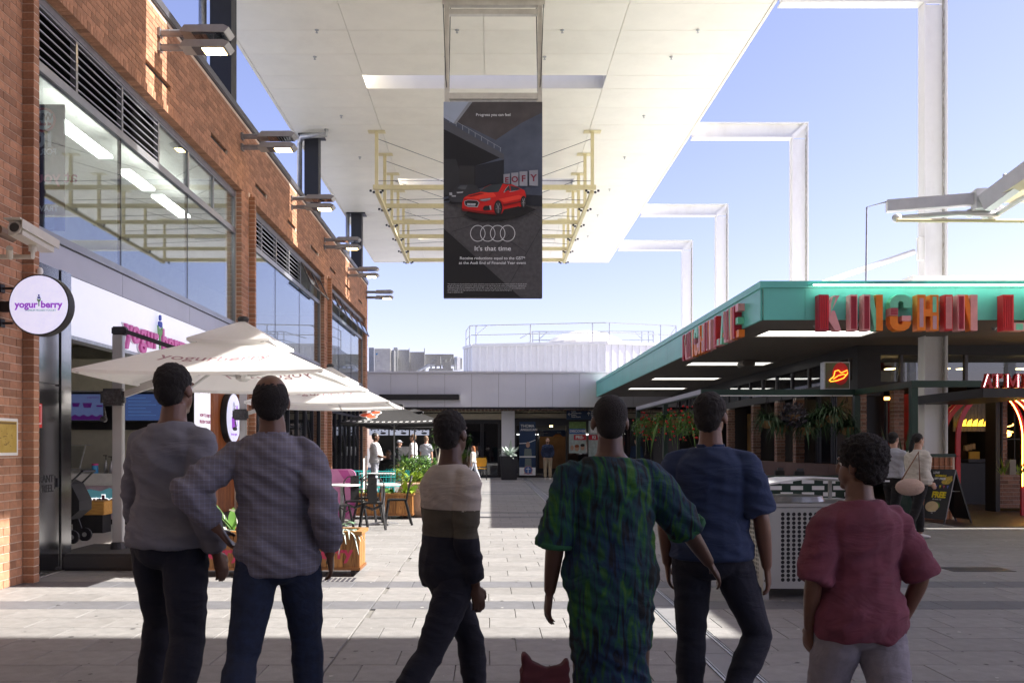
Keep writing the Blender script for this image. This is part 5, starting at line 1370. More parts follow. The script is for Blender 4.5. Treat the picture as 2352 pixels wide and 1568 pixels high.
bp([(185, 0), (212, 0), (88, 165), (72, 158)], pm_('beam', (.24, .26, .3)))
bp([(0, 130), (440, 385), (440, 425), (410, 412), (0, 200)], pm_('deck', (.085, .09, .11)))
bp([(0, 200), (410, 412), (300, 450), (230, 470), (230, 640), (0, 700)], pm_('shade', (.008, .009, .014)))
bp([(230, 470), (440, 425), (440, 600), (230, 640)], pm_('shade2', (.014, .017, .027)))
bp([(0, 420), (90, 420), (115, 500), (115, 640), (0, 700)], pm_('arch', (.028, .03, .036)))
bp([(115, 470), (225, 470), (225, 700), (115, 720)], pm_('pierp', (.026, .026, .03)))
bp([(0, 720), (230, 640), (330, 690), (0, 730)], MATS['bill_shade'])
bp([(560, 680), (720, 690), (720, 770), (560, 755)], MATS['bill_shade2'])
bp([(0, 930), (560, 1436), (0, 1436)], pm_('shadow', (.012, .013, .016), vs=14))
for a, b in (((0, 860), (150, 845)), ((60, 955), (330, 870)), ((330, 1130), (480, 980)), ((720, 905), (480, 1340)), ((480, 1020), (610, 1110)), ((540, 760), (720, 860))):
    A, B = Vector(a), Vector(b); q = (B - A).normalized(); q = Vector((-q.y, q.x)) * 1.3; bp([tuple(A - q), tuple(B - q), tuple(B + q), tuple(A + q)], M_black)
M_rail = pm_('rail', (.35, .38, .45))
for a, b in (((0, 92), (420, 343)),):
    bp([(a[0], a[1] - 2), (b[0], b[1] - 2), (b[0], b[1] + 1), (a[0], a[1] + 1)], M_rail)
for k in range(9):
    u = 45 + k * 46; bp([(u, 92 + u * .598), (u + 3, 93 + u * .598), (u + 3, 130 + u * .58), (u, 130 + u * .58)], M_rail)
for k, (u, ch) in enumerate(((437, 'E'), (493, 'O'), (553, 'F'), (624, 'Y'))):
    w__ = 46 + k * 6; v0 = 535 - k * 9; v1 = 625 - k * 1
    bp([(u, v0), (u + w__, v0 - 4), (u + w__, v1), (u, v1 - 3)], pm_('card', (.30, .31, .36)))
    lay_[0] += 1; m = MB(); c_ = bxy(u + w__ / 2, (v0 + v1) / 2); text(m, ch, .15 + k * .012, (c_[0], BD - .0012 * lay_[0] - .001, c_[1]), FX, FZ, .0005, .005); m.build('letter_print', pm_('maroon', (.22, .015, .04)), bl)
# black car
bp([(38, 745), (60, 755), (130, 752), (170, 735), (60, 720)], M_black)
bp([(35, 690), (42, 668), (70, 655), (95, 625), (120, 613), (200, 610), (240, 618), (265, 650), (275, 690), (220, 735), (120, 742), (60, 740), (38, 720)], pm_('car_black', (.035, .037, .045)))
bp([(100, 640), (122, 618), (175, 616), (160, 648)], pm_('glassp', (.07, .08, .095))); bp([(42, 672), (62, 670), (64, 690), (44, 690)], pm_('lampw', (.4, .42, .45))); bp([(95, 668), (145, 664), (138, 674), (100, 676)], MATS['bill_lampw']); bp([(60, 692), (90, 692), (90, 702), (60, 702)], MATS['bill_lampw'])
# red car
bp([(150, 835), (220, 870), (420, 880), (560, 850), (675, 795), (600, 770), (200, 790)], pm_('car_shadow', (.01, .01, .012)))
RC = pm_('car_red', (.62, .012, .012), var=.1); RD = pm_('car_red_dark', (.20, .006, .008)); RB = pm_('car_red_bright', (.85, .05, .03), var=.05)
bp([(137, 745), (150, 708), (185, 688), (265, 668), (300, 632), (345, 612), (430, 604), (500, 612), (550, 638), (590, 655), (600, 690), (596, 760), (560, 775), (545, 772), (440, 795), (425, 825), (380, 832), (300, 818), (160, 808), (135, 795)], RC)
bp([(150, 712), (185, 690), (262, 672), (360, 668), (385, 700), (270, 722), (220, 716)], RB)
bp([(400, 720), (545, 690), (590, 700), (588, 712), (440, 745)], RB)
bp([(268, 664), (302, 634), (346, 613), (430, 606), (415, 640), (398, 668), (330, 672)], pm_('windscreen', (.035, .045, .055)))
bp([(345, 611), (430, 603), (500, 611), (470, 614), (430, 607), (350, 614)], M_black)
bp([(440, 668), (455, 640), (480, 618), (540, 636), (562, 650), (500, 660)], MATS['bill_windscreen']); bp([(478, 618), (484, 618), (492, 662), (486, 663)], RC)
bp([(436, 672), (455, 640), (478, 616), (476, 620), (458, 642), (441, 668), (500, 662), (562, 652), (500, 666)], MATS['bill_lampw'])
bp([(448, 668), (470, 655), (482, 662), (476, 674), (455, 678)], RC)
bp([(150, 735), (178, 726), (245, 730), (262, 748), (248, 780), (178, 778), (156, 765)], MATS['bill_lampw']); bp([(155, 738), (180, 730), (243, 734), (256, 749), (244, 775), (180, 773), (160, 762)], M_black)
bp([(172, 750), (232, 754), (230, 772), (174, 768)], MATS['bill_card']); bp([(262, 722), (345, 712), (340, 728), (300, 738), (270, 735)], pm_('lampd', (.14, .16, .19))); bp([(270, 726), (342, 714), (338, 722), (280, 732)], MATS['bill_lampw'])
bp([(290, 782), (300, 770), (345, 768), (348, 800), (300, 805), (288, 798)], M_black); bp([(333, 768), (345, 768), (349, 800), (340, 800)], MATS['bill_lampw'])
bp([(130, 790), (290, 812), (385, 822), (420, 815), (430, 828), (380, 836), (290, 828), (140, 806)], RD)
bp([(170, 700), (262, 678), (300, 680), (200, 704)], RD); bp([(430, 760), (560, 735), (562, 745), (440, 775)], RD)
for (cu, cv, ru, rv) in ((398, 785, 26, 50), (582, 745, 18, 42)):
    bp([(cu + ru * 1.15 * math.cos(k * math.pi / 12), cv + rv * 1.1 * math.sin(k * math.pi / 12)) for k in range(24)], M_black)
    bp([(cu + ru * .8 * math.cos(k * math.pi / 12), cv + rv * .8 * math.sin(k * math.pi / 12)) for k in range(24)], pm_('rim', (.05, .05, .055)))
    for k in range(5):
        a = k * 2 * math.pi / 5 + .3; bp([(cu - 2, cv), (cu + 2, cv), (cu + ru * .78 * math.cos(a) + 2, cv + rv * .78 * math.sin(a)), (cu + ru * .78 * math.cos(a) - 2, cv + rv * .78 * math.sin(a))], pm_('spoke', (.30, .31, .33)))
M_bink = mat('bill_white', (.72, .74, .78), .5, var=.01)
def btext(s, u, v, size, bold=0, al='CENTER', sx=1):
    lay_[0] += 1
    m = MB(); c_ = bxy(u, v); text(m, s, size, (c_[0], BD - .0012 * lay_[0] - .001, c_[1]), FX, FZ, .0005, bold, al, sx); m.build('lettering', M_bink, bl)
btext('ON A5000', 203, 761, .038, .001)
M_bink2 = M_bink
btext('Progress you can feel', 362, 108, .078, .0006, sx=1.02)
btext("It's that time", 358, 1086, .128, .001, sx=1.12)
btext('Receive reductions equal to the GST*', 356, 1156, .078, .0008, sx=1.08); btext('at the Audi End of Financial Year event', 356, 1190, .078, .0008, sx=1.08)
for k, s in enumerate(("*The manufacturer's recommended list price will be reduced by an amount equal to the GST component on Audi A1, A3, A4, A5, A6, A7,", 'A8, Q2, Q3 and Q5 new and demonstrator vehicles (excluding A1, Q7, Q8 and all S and RS models) purchased between 15/04/2024 and', '30/06/2024 and delivered by 15/07/2024. While stock lasts. Not available to fleet, government or rental buyers, or in conjunction with', 'GST is still payable on the final reduced list price and on any on-road costs. Audi Australia reserves the right to', 'change or extend this offer.')):
    btext(s, 30, 1345 + k * 15, .027, 0, 'LEFT', 1.04)
for k in range(4):
    lay_[0] += 1; d = BD - .0012 * lay_[0] - .001; m = MB(); n = 48
    cu, cv = 250 + k * 72, 975
    vs = [(bxy(cu + (53 + q) * math.cos(2 * math.pi * a / n), 0)[0], d, bxy(0, cv + (58 + q) * math.sin(2 * math.pi * a / n))[1]) for q in (-2, 2) for a in range(n)]
    m.add(vs, [(a, (a + 1) % n, n + (a + 1) % n, n + a) for a in range(n)]); m.build('ring_logo', M_bink, bl)
# hanger
m = MB()
for x in (-.86, 1.0): m.box(x - .045, x + .045, BD + .04, BD + .13, bz1 + .0, 10.28)
m.box(-.81, .95, BD + .041, BD + .129, bz1 + .08, bz1 + .2)
m.box(-.81, .95, BD + .03, BD + .14, 10.02, 10.12); m.box(-.95, 1.1, BD + .02, BD + .15, 10.20, 10.29)
m.build('hanger_frame', mat('hanger_grey', (.62, .60, .54), .5, dirt=.5), bl)
m = MB(); m.box(-.8, .94, BD + .05, BD + .1, bz1 + .005, bz1 + .05); m.build('mesh_strip', M_galv, bl)
m = MB(); m.tube([(-.93, BD + .02, 10.2), (-.88, BD + .03, bz1 + .5), (-.86, BD + .03, bz1 + .3)], .008, 5); m.tube([(1.07, BD + .02, 10.2), (1.02, BD + .03, bz1 + .5), (1.0, BD + .03, bz1 + .3)], .008, 5); m.tube([(-.80, BD + .3, 10.28), (-.82, BD + .1, 8.5)], .01, 5); m.tube([(.94, BD + .3, 10.28), (.96, BD + .1, 8.5)], .01, 5); m.build('safety_cable', M_steelp, bl)
# ------------------------------------------------------------------ umbrellas
M_canv = cloth_trans('umbrella_canvas', (.88, .87, .85), .36)
M_alu = mat('umbrella_alu', (.50, .50, .50), .35, .4, var=.05)
M_plast = mat('dark_plastic', (.03, .03, .033), .4)
M_umt = mat('umbrella_print', (.42, .22, .26), .7)
def canopy(mb, cx, cy, hw, hd, ho, hi, m0=1.0, m1=0.0, n=7, sag=.05, th=.004):
    """square frustum surface from rim fraction m0 (height ho) to m1 (height hi); four sagging sides"""
    for sd in range(4):
        ang = sd * math.pi / 2; c, s = round(math.cos(ang)), round(math.sin(ang))
        def P(a, t):     # a -1..1 along the side, t 0 rim..1 top
            m_ = m0 + (m1 - m0) * t
            u, v = a * m_, -m_
            x, y = u * c - v * s, u * s + v * c
            z = ho + (hi - ho) * t - sag * math.sin(math.pi * t) * (1 - a * a) * .9 - .03 * (1 - a * a) * (1 - t)
            return (cx + x * hw, cy + y * hd, z)
        vs = [P(-1 + 2 * i / n, j / n) for j in range(n + 1) for i in range(n + 1)]
        mb.add(vs, [(j * (n + 1) + i, j * (n + 1) + i + 1, (j + 1) * (n + 1) + i + 1, (j + 1) * (n + 1) + i) for j in range(n) for i in range(n)])
        rim = [P(-1 + 2 * i / n, 0) for i in range(n + 1)]
        mb.add(rim + [(x, y, z - .035) for x, y, z in rim], [(i + n + 1, i + n + 2, i + 1, i) for i in range(n)])
def big_umbrella(label, cx, cy, hw, hd, pole, he=2.18):
    t = thing('cantilever_umbrella', label, 'umbrella', (pole[0], pole[1], 0), 'white cantilever umbrellas')
    m = MB(); canopy(m, cx, cy, hw, hd, he, he + .43, 1.0, .26); m.build('canopy', M_canv, t, smooth=False)
    m = MB(); canopy(m, cx, cy, hw, hd, he + .44, he + .70, .37, .02, sag=.02); m.build('top_canopy', M_canv, t)
    m = MB(); m.lathe([(.06, 0), (.07, .03), (.05, .06)], (cx, cy, he + .70), 10); m.build('finial', M_plast, t)
    top = Vector((cx, cy, he + .40)); hub = Vector((cx, cy, he + .06))
    m = MB(); m.lathe([(.04, -.07), (.09, -.04), (.09, .05), (.05, .08)], hub, 12); m.build('hub', M_alu, t)
    m = MB(); m.tube([hub, Vector((cx, cy, he + .7))], .03, 8); m.build('centre_tube', M_alu, t)
    for k in range(8):
        dx, dy = [(-1, -1), (0, -1), (1, -1), (1, 0), (1, 1), (0, 1), (-1, 1), (-1, 0)][k]
        e = Vector((cx + dx * hw * .97, cy + dy * hd * .97, he - .03 * (dx * dy == 0) - .02)); a = Vector((cx + dx * .08, cy + dy * .08, he + .34))
        m = MB(); m.bar(a, e, .022, .03); m.build('rib', M_alu, t)
        mid = a.lerp(e, .48); m = MB(); m.bar(hub + Vector((dx * .08, dy * .08, 0)), mid, .018, .026); m.build('strut', M_alu, t)
        if dx * dy: m = MB(); m.ell(e, (.03, .03, .02), 6, 5); m.build('corner_cap', M_plast, t)
    m = MB()
    for q in (-.3, .28): m.box(cx + q * hw - .02, cx + q * hw + .02, cy - .30 * hd, cy - .29 * hd, he + .38, he + .47)
    m.build('vent_strap', M_plast, t)
    pxx, py = pole[0], pole[1]
    m = MB(); m.box(pxx - .06, pxx + .06, py - .045, py + .045, .2, 2.73, .008); m.build('pole', M_alu, t)
    m = MB(); m.box(pxx - .068, pxx + .10, py - .053, py + .053, 2.72, 2.82, .015); m.build('pole_cap', M_plast, t)
    m = MB(); m.bar((pxx + .07, py - .0, 2.77), (pxx + .75, py, he + .36), .05, .05); m.build('top_arm', M_frame, t)
    m = MB(); m.bar((pxx + .02, py - .10, 1.98), (cx - .4, cy - .1, he + .17), .055, .07); m.build('lift_arm', M_alu, t)
    m = MB(); m.box(pxx - .16, pxx + .12, py - .16, py - .048, 1.88, 2.08, .03); m.tube([(pxx - .10, py - .17, 1.86), (pxx - .08, py - .17, 1.75)], .012, 6); m.tube([(pxx - .1, py - .20, 1.72), (pxx - .1, py - .15, 1.72)], .035, 10); m.build('crank_box', mat('wrapped_black', (.05, .05, .055), .22, var=.6, vs=25, bump=.8, bs=30), t)
    m = MB(); m.lathe([(.10, .19), (.085, .26), (.07, .27)], (pxx, py, 0), 14); m.ell((pxx + .07, py, .95), (.02, .03, .03), 8, 6); m.build('pole_foot', M_plast, t)
    m = MB(); m.box(pxx - .55, pxx + .55, py - .55, py + .55, .0, .19, .03); m.build('base_block', mat('base_charcoal', (.045, .042, .042), .7, bump=.2, bs=40), t)
    # printed name on near slope (outside) and far slope (seen from below, mirrored)
    def slope(side, lift, s, flip):
        vs_, fs_ = text_geo('yogurberry', s, 0, .001, 'CENTER'); out = []
        for v in vs_:
            xx = v.x * (1 if side < 0 else -1); yd = .64 - v.y / hd * .95      # distance from the centre as a fraction
            m_ = yd; tt = (1 - m_) / .74; a_ = xx / hw / m_
            z = he + .43 * tt - .05 * math.sin(math.pi * tt) * (1 - a_ * a_) * .9 - .03 * (1 - a_ * a_) * (1 - tt)
            out.append((cx + xx, cy + side * m_ * hd, z + lift))
        m = MB(); m.add(out, fs_); return m.build('lettering', M_umt, t)
    slope(-1, .006, .26, 0); slope(1, -.006, .26, 1)
    return t
big_umbrella('larger white two tier cantilever umbrella in front, its grey pole on a charcoal block', -2.93, 10.5, 1.26, 1.65, (-4.41, 10.5))
big_umbrella('smaller white cantilever umbrella behind, partly hidden by the larger white one', -2.98, 16.5, 1.25, 1.3, (-4.52, 16.2))
M_uk = cloth_trans('umbrella_black', (.028, .028, .03), .05)
M_umw = mat('umbrella_motif', (.75, .75, .75), .7)
def black_umbrella(label, cx, cy, r, logo):
    t = thing('market_umbrella', label, 'umbrella', (cx, cy, 0), 'black umbrellas by the food shop')
    he, ha = 2.0, 2.50
    m = MB(); canopy(m, cx, cy, r, r, he, ha, 1, .02, n=6, sag=.03); m.build('canopy', M_uk, t)
    m = MB(); canopy(m, cx, cy, r, r, ha + .0, ha + .07, .2, .0, n=4, sag=0); m.build('vent_cap', M_uk, t)
    m = MB(); m.tube([(cx, cy, 0), (cx, cy, ha)], .022, 8); m.build('pole', M_galv, t)
    m = MB(); m.lathe([(.28, 0), (.28, .06), (.05, .09)], (cx, cy, 0), 14); m.build('base', M_steelp, t)
    for k in range(4):
        dx, dy = ((1, 1), (-1, 1), (1, -1), (-1, -1))[k]
        m = MB(); m.bar((cx, cy, ha - .03), (cx + dx * r * .97, cy + dy * r * .97, he - .02), .02, .02); m.bar((cx, cy, he - .08), (cx + dx * r * .5, cy + dy * r * .5, he + .22), .015, .015); m.build('rib', M_frame, t)
    m = MB()
    for sgn, ax in ((-1, 'y'), (1, 'x'), (1, 'y'), (-1, 'x')):
        for q in range(15):
            a = -.9 + q * 1.8 / 14
            for (o_, hgt) in ((0, 1),):
                def PT(da, dt):
                    A = a * (1 - .06) + da; tt = .05 + dt
                    mm_ = 1 - tt * .98
                    z = he + (ha - he) * tt - .03 * math.sin(math.pi * tt) * (1 - a * a) * .9 - .03 * (1 - a * a) * (1 - tt) + .012
                    u, v = A, -mm_
                    return (cx + u * r, cy + sgn * mm_ * r, z) if ax == 'y' else (cx + sgn * mm_ * r, cy + u * r, z)
                w_ = .038
                outer = [PT(-w_, 0), PT(w_ * .4, 0), PT(w_, .05), PT(-w_ * .4, .05)]; inner = [PT(-w_ * .4, .013), PT(w_ * .2, .013), PT(w_ * .4, .037), PT(-w_ * .2, .037)]
                m.add(outer + inner, [(0, 1, 5, 4), (1, 2, 6, 5), (2, 3, 7, 6), (3, 0, 4, 7)])
    m.build('edge_motif', M_umw, t)
    if logo:
        def S(u, v, l=.015):
            tt = v; mm_ = 1 - tt * .98; z = he + (ha - he) * tt - .03 * math.sin(math.pi * tt) * .9
            return (cx + u * r, cy - mm_ * r - l, z + l)
        def blob(pts, mm, l, nm):
            m = MB(); m.add([S(a, b, l) for a, b in pts], [tuple(range(len(pts)))]); m.build(nm, mm, t)
        O = -.45
        e_ = lambda x, y, rx, ry: [(O + x + rx * math.cos(k * math.pi / 8), y + ry * math.sin(k * math.pi / 8)) for k in range(16)]
        for (x, y, rx, ry) in ((-.07, .42, .13, .10), (.12, .56, .10, .08), (.06, .31, .10, .09)):
            blob(e_(x, y, rx + .02, ry + .02), M_umw, .016, 'logo_outline')
        for (x, y, rx, ry) in ((-.07, .42, .13, .10), (.12, .56, .10, .08), (.06, .31, .10, .09)):
            blob(e_(x, y, rx, ry), mat('logo_vermilion', (.60, .08, .03), .6), .02, 'logo_shape')
        blob([(O + .0, .22), (O + .03, .22), (O + .02, .14), (O + .08, .14), (O + .08, .12), (O - .08, .12), (O - .08, .14), (O - .01, .14)], M_umw, .018, 'logo_outline')
        blob([(O + .17, .45), (O + .2, .45), (O + .14, .33), (O + .11, .35)], M_umw, .018, 'logo_outline')
    return t
black_umbrella('front black umbrella with orange rooster emblem and white diamond edge', -2.52, 23.3, 1.22, True)
black_umbrella('rear black umbrella mostly hidden behind the one with the rooster', -2.35, 27.6, 1.35, False)

# ------------------------------------------------------------------ planters, pots, plants
M_leafy = mat('leaf_yellowgreen', (.30, .36, .03), .45, col2=(.13, .26, .02), vs=4, island=.3)
M_leafg = mat('leaf_green', (.05, .13, .02), .45, col2=(.10, .22, .03), vs=4, island=.35)
M_leafd = mat('leaf_dark', (.018, .05, .02), .5, col2=(.04, .09, .03), vs=4, island=.35)
M_leafs = mat('leaf_silver', (.20, .30, .20), .5, col2=(.07, .16, .09), vs=60, island=.2)
M_leafw = mat('leaf_agave', (.42, .50, .45), .5, island=.15)
M_flow = mat('flower_red', (.55, .015, .02), .6, island=.3)
M_flop = mat('flower_pink', (.55, .10, .16), .6, island=.3)
M_soil = mat('soil', (.05, .035, .025), .95, bump=.5, bs=80)
M_bark = mat('bark', (.30, .26, .20), .9, var=.3, bump=.6, bs=60)
def frond(mb, base, az, L, w, rise, droop, n=5, fold=.15):
    """curved strap leaf"""
    base = Vector(base); d = Vector((math.cos(az), math.sin(az), 0)); side = Vector((-d.y, d.x, 0))
    L1 = []; 
    for k in range(n + 1):
        t = k / n; p = base + d * L * t * (1 - .15 * t) + Vector((0, 0, L * (rise * t - droop * t * t)))
        ww = w * math.sin(math.pi * min(1, .12 + t * .88)) * .5 + .001
        L1.append((p, ww))
    vs = []
    for p, ww in L1: vs += [p - side * ww, p + Vector((0, 0, -ww * fold)), p + side * ww]
    fs = []
    for k in range(n): fs += [(3 * k, 3 * k + 1, 3 * k + 4, 3 * k + 3), (3 * k + 1, 3 * k + 2, 3 * k + 5, 3 * k + 4)]
    mb.add(vs, fs)
def clump(mb, c, n, L, w, rise=(.6, 1.3), droop=(.6, 1.2), spread=.05, rnd=random):
    for k in range(n):
        a = rnd.uniform(0, 2 * math.pi)
        frond(mb, (c[0] + rnd.uniform(-spread, spread), c[1] + rnd.uniform(-spread, spread), c[2]), a, L * rnd.uniform(.6, 1.1), w * rnd.uniform(.7, 1.2), rnd.uniform(*rise), rnd.uniform(*droop))
def bush(mb, c, r, n, s):
    for k in range(n):
        v = Vector((random.gauss(0, 1), random.gauss(0, 1), random.gauss(0, 1))).normalized() * random.uniform(.5, 1)
        p = Vector(c) + Vector((v.x * r[0], v.y * r[1], v.z * r[2]))
        nrm = Vector((random.gauss(0, 1), random.gauss(0, 1), random.gauss(0, 1) + .6)).normalized(); u = nrm.orthogonal().normalized(); w = nrm.cross(u); q = s * random.uniform(.6, 1.3)
        mb.add([p - u * q, p - w * q * .45, p + u * q, p + w * q * .45], [(0, 1, 2, 3)])
M_plank = wood('planter_plank', (.42, .20, .055), (.20, .075, .02), 7)
def planter(label, x0, x1, y0, dep, h, words=None, casters=True):
    t = thing('timber_planter', label, 'planter', ((x0 + x1) / 2, y0 + dep / 2, 0), 'varnished timber planter boxes on castors')
    n = max(4, round((x1 - x0) / .165)); w = (x1 - x0) / n; zb = .10
    me = bpy.data.meshes.new('plank'); q = MB(); q.box(-w / 2 + .003, w / 2 - .003, -.011, .011, -(h - zb - .04) / 2, (h - zb - .04) / 2, .003); me.from_pydata(q.v, [], q.f); me.materials.append(M_plank)
    for k in range(n):
        for yy in (y0 + .011, y0 + dep - .011): inst('plank', me, (x0 + (k + .5) * w, yy, (h + zb - .04) / 2 + .0), t)
    nd = max(2, round(dep / .165)); wd = (dep - .05) / nd
    me2 = bpy.data.meshes.new('plank'); q = MB(); q.box(-.011, .011, -wd / 2 + .003, wd / 2 - .003, -(h - zb - .04) / 2, (h - zb - .04) / 2, .003); me2.from_pydata(q.v, [], q.f); me2.materials.append(M_plank)
    for k in range(nd):
        for xx in (x0 + .012, x1 - .012): inst('plank', me2, (xx, y0 + .025 + (k + .5) * wd, (h + zb - .04) / 2), t)
    m = MB(); m.box(x0 - .03, x1 + .03, y0 - .03, y0 + .05, h - .038, h, .004); m.box(x0 - .03, x1 + .03, y0 + dep - .05, y0 + dep + .03, h - .038, h, .004); m.box(x0 - .03, x0 + .05, y0 + .0505, y0 + dep - .0505, h - .0385, h - .0005, .004); m.box(x1 - .05, x1 + .03, y0 + .0505, y0 + dep - .0505, h - .0385, h - .0005, .004); m.build('rim_board', wood('planter_rim', (.50, .27, .09), (.34, .16, .04), 7, 'X'), t)
    m = MB(); m.box(x0 - .01, x1 + .01, y0 - .012, y0 + dep + .012, .07, .099); m.build('bottom_rail', wood('planter_rail', (.30, .13, .035), (.20, .07, .02), 7, 'X'), t)
    m = MB(); m.box(x0 + .05, x1 - .05, y0 + .05, y0 + dep - .05, h - .12, h - .06); m.build('soil', M_soil, t)
    if casters:
        for xx in (x0 + .08, x1 - .08):
            for yy in (y0 + .07, y0 + dep - .07): m = MB(); m.tube([(xx, yy - .012, .034), (xx, yy + .012, .034)], .034, 12); m.box(xx - .02, xx + .02, yy - .02, yy + .02, .05, .0695); m.build('castor', M_black, t)
    if words:
        m = MB(); text(m, 'yogurberry', .19, ((x0 + x1) / 2, y0 - .003, h * .52), FX, FZ, .002, .006, sx=1.05); m.build('lettering', mat('planter_pink', (.50, .04, .10), .7), t)
    return t
planter('timber planter with pink yogurberry lettering and white lilies, left of the pair', -3.68, -2.60, 9.5, .45, .49, .30)
planter('timber planter with pink lettering and striped rounded leaves, its castor showing on the right', -2.46, -1.40, 9.5, .45, .49, .30)
planter('longer timber planter behind the black cafe chairs', -2.75, -1.49, 17.0, .42, .50)
planter('timber planter farther back right of the teal wire chairs', px(930, 19.6), px(990, 19.6), 19.6, .4, .62)
def plant(name, label, cat, loc, build, group=None):
    t = thing(name, label, cat, loc, group); build(t); return t
def leafset(t, mm, specs, nm='leaf'):
    """broad leaves, each an object: (base, az, L, w, rise, droop)"""
    for s in specs:
        m = MB(); frond(m, *s, n=6); m.build(nm, mm, t, smooth=True)
def b1(t):
    L = []
    for k in range(7):
        L.append(((px(530, 9.7) + random.uniform(-.05, .05), 9.72, .46), random.uniform(0, 6.28), .22, .10, random.uniform(1.2, 1.8), random.uniform(.1, .5)))
    leafset(t, M_leafg, L)
    m = MB()
    for q in (-3.45, -3.2, -2.95, -2.72):
        clump(m, (q, 9.62, .46), 26, .30, .03, (.4, 1.0), (.8, 1.5), .08)
    m.build('foliage', M_leafw, t, kind='stuff')
    for q in range(3):
        m = MB(); p = Vector((px(508, 9.7) + q * .13 - .1, 9.7, .62 + .03 * q)); frond(m, p, 2.5 + q, .14, .09, .5, .2, 6); m.tube([(p.x + .03, p.y, .45), p], .005, 5); m.build('flower', mat('lily_white', (.75, .75, .72), .5), t)
plant('lily_plants', 'white lilies and variegated spider leaves in the left timber planter', 'plants', (-3.1, 9.7, .45), b1)
def b2(t):
    for k in range(26):
        x_ = random.uniform(-1.95, -1.5); m = MB(); p = Vector((x_, random.uniform(9.55, 9.8), .46 + random.uniform(.0, .11)))
        az = random.uniform(0, 6.28); frond(m, p, az, random.uniform(.07, .12), random.uniform(.07, .10), .35, .5, 6, .3); m.build('leaf', M_leafs, t, smooth=True)
    m = MB()
    for q in (-2.3, -2.1, -1.55): clump(m, (q, 9.58, .47), 30, .26, .022, (.3, .8), (.8, 1.6), .06)
    m.build('foliage', M_leafw, t, kind='stuff')
plant('striped_leaf_plants', 'striped rounded silver green leaves spilling over the right timber planter', 'plants', (-1.8, 9.7, .45), b2)
def b3(t):
    for (x_, y_, mm, n, L, w, z) in ((-1.58, 17.2, M_leafy, 20, .34, .09, .48), (-1.95, 17.25, M_leafg, 12, .22, .08, .48), (-2.4, 17.2, M_leafg, 12, .22, .07, .48)):
        m = MB(); clump(m, (x_, y_, z), n, L, w, (.7, 1.6), (.5, 1.2), .1); m.build('foliage', mm, t)
plant('croton_plants', 'yellow and green broad leaves in the planter behind the cafe chairs', 'plants', (-2, 17.2, .5), b3)
def b4(t):
    m = MB()
    for q in range(3): clump(m, (px(940 + q * 16, 19.8), 19.8 + random.uniform(-.1, .1), .62), 34, .42, .04, (.7, 1.4), (.6, 1.3), .08)
    m.build('foliage', M_leafy, t)
    m = MB()
    for q in range(2): clump(m, (px(925 + q * 14, 23), 23, .8), 36, .5, .04, (.9, 1.7), (.5, 1.1), .1)
    m.build('foliage', M_leafg, t)
plant('palm_leaf_plants', 'bright yellow green palm like leaves behind the teal chairs', 'plants', (-2.3, 19.8, .6), b4)
def pot(label, x, y, r, h, mm=None):
    t = thing('round_pot', label, 'pot', (x, y, 0), 'rounded plant pots')
    mm = mm or mat('pot_terracotta', (.40, .27, .19), .85, var=.15, vs=3, bump=.3, bs=30)
    m = MB(); prof = []
    for k in range(13):
        s = k / 12; rr = r * (.55 + .45 * math.sin(math.pi * (.12 + .76 * s) )) * (1 if k % 2 else .985); prof.append((rr, h * s))
    prof += [(prof[-1][0] - .04, h), (prof[-1][0] - .05, h - .08)]
    m.lathe(prof, (x, y, 0), 24); m.build('pot_body', mm, t, smooth=True)
    return t
pot('large ribbed round clay pot at the end of the cafe planter', px(955, 17.8), 17.8, .40, .66)
pot('second clay pot standing further back with a low hedge in it', px(985, 20.5), 20.5, .42, .74, mat('pot_brown', (.26, .15, .10), .85, bump=.3, bs=30))
plant('low_bush', 'dense small leaved green bush in the rear clay pot', 'bush', (px(975, 20.5), 20.5, .8), lambda t: (lambda m: (bush(m, (px(970, 20.5), 20.5, .95), (.45, .35, .26), 900, .035), m.build('foliage', M_leafg, t)))(MB()))
plant('low_bush', 'yellow tipped strappy bush between the two black umbrella poles', 'bush', (px(950, 22), 22, .8), lambda t: (lambda m: (clump(m, (px(952, 22), 22, .6), 60, .6, .05, (.8, 1.6), (.5, 1.1), .2), bush(m, (px(940, 22), 22, .7), (.5, .3, .3), 400, .04), m.build('foliage', M_leafy, t)))(MB()))
def fid(t):
    x, y = px(1000, 24), 24
    m = MB(); m.tube([(x, y, .3), (x + .05, y, .9), (x + .12, y, 1.3), (x + .15, y, 2.0)], [.03, .026, .02, .01], 8); m.tube([(x + .07, y, 1.0), (x - .03, y, 1.5), (x - .05, y, 1.7)], [.018, .014, .008], 6); m.build('trunk', mat('pale_trunk', (.50, .46, .38), .8), t)
    m = MB(); m.lathe([(.18, 0), (.24, .4), (.25, .42), (.2, .42)], (x, y, 0), 16); m.build('pot_body', MATS['pot_brown'], t)
    for k in range(90):
        z = random.uniform(1.35, 2.25); p = (x + .1 + random.uniform(-.12, .12) + (z - 1.8) * .1, y + random.uniform(-.12, .12), z)
        m = MB(); frond(m, p, random.uniform(0, 6.28), random.uniform(.16, .28), random.uniform(.09, .14), random.uniform(-.1, .7), random.uniform(.1, .8), 4); m.build('leaf', M_leafg, t)
plant('fiddle_leaf_tree', 'slim potted fig tree with big glossy leaves right of the black umbrellas', 'tree', (px(1000, 24), 24, 0), fid)
tp = thing('tall_planter', 'tall square charcoal planter beside the white column by the entrance', 'planter', (px(1169, 37.4), 37.4, 0))
m = MB(); m.prism([(-.36, 0), (.36, 0), (.40, 1.0), (-.40, 1.0)], -.36, .36, lambda x, y, z: (px(1169, 37.4) + x * .9, 37.4 + z, y)); m.build('planter_body', M_steelp, tp, fix=True)
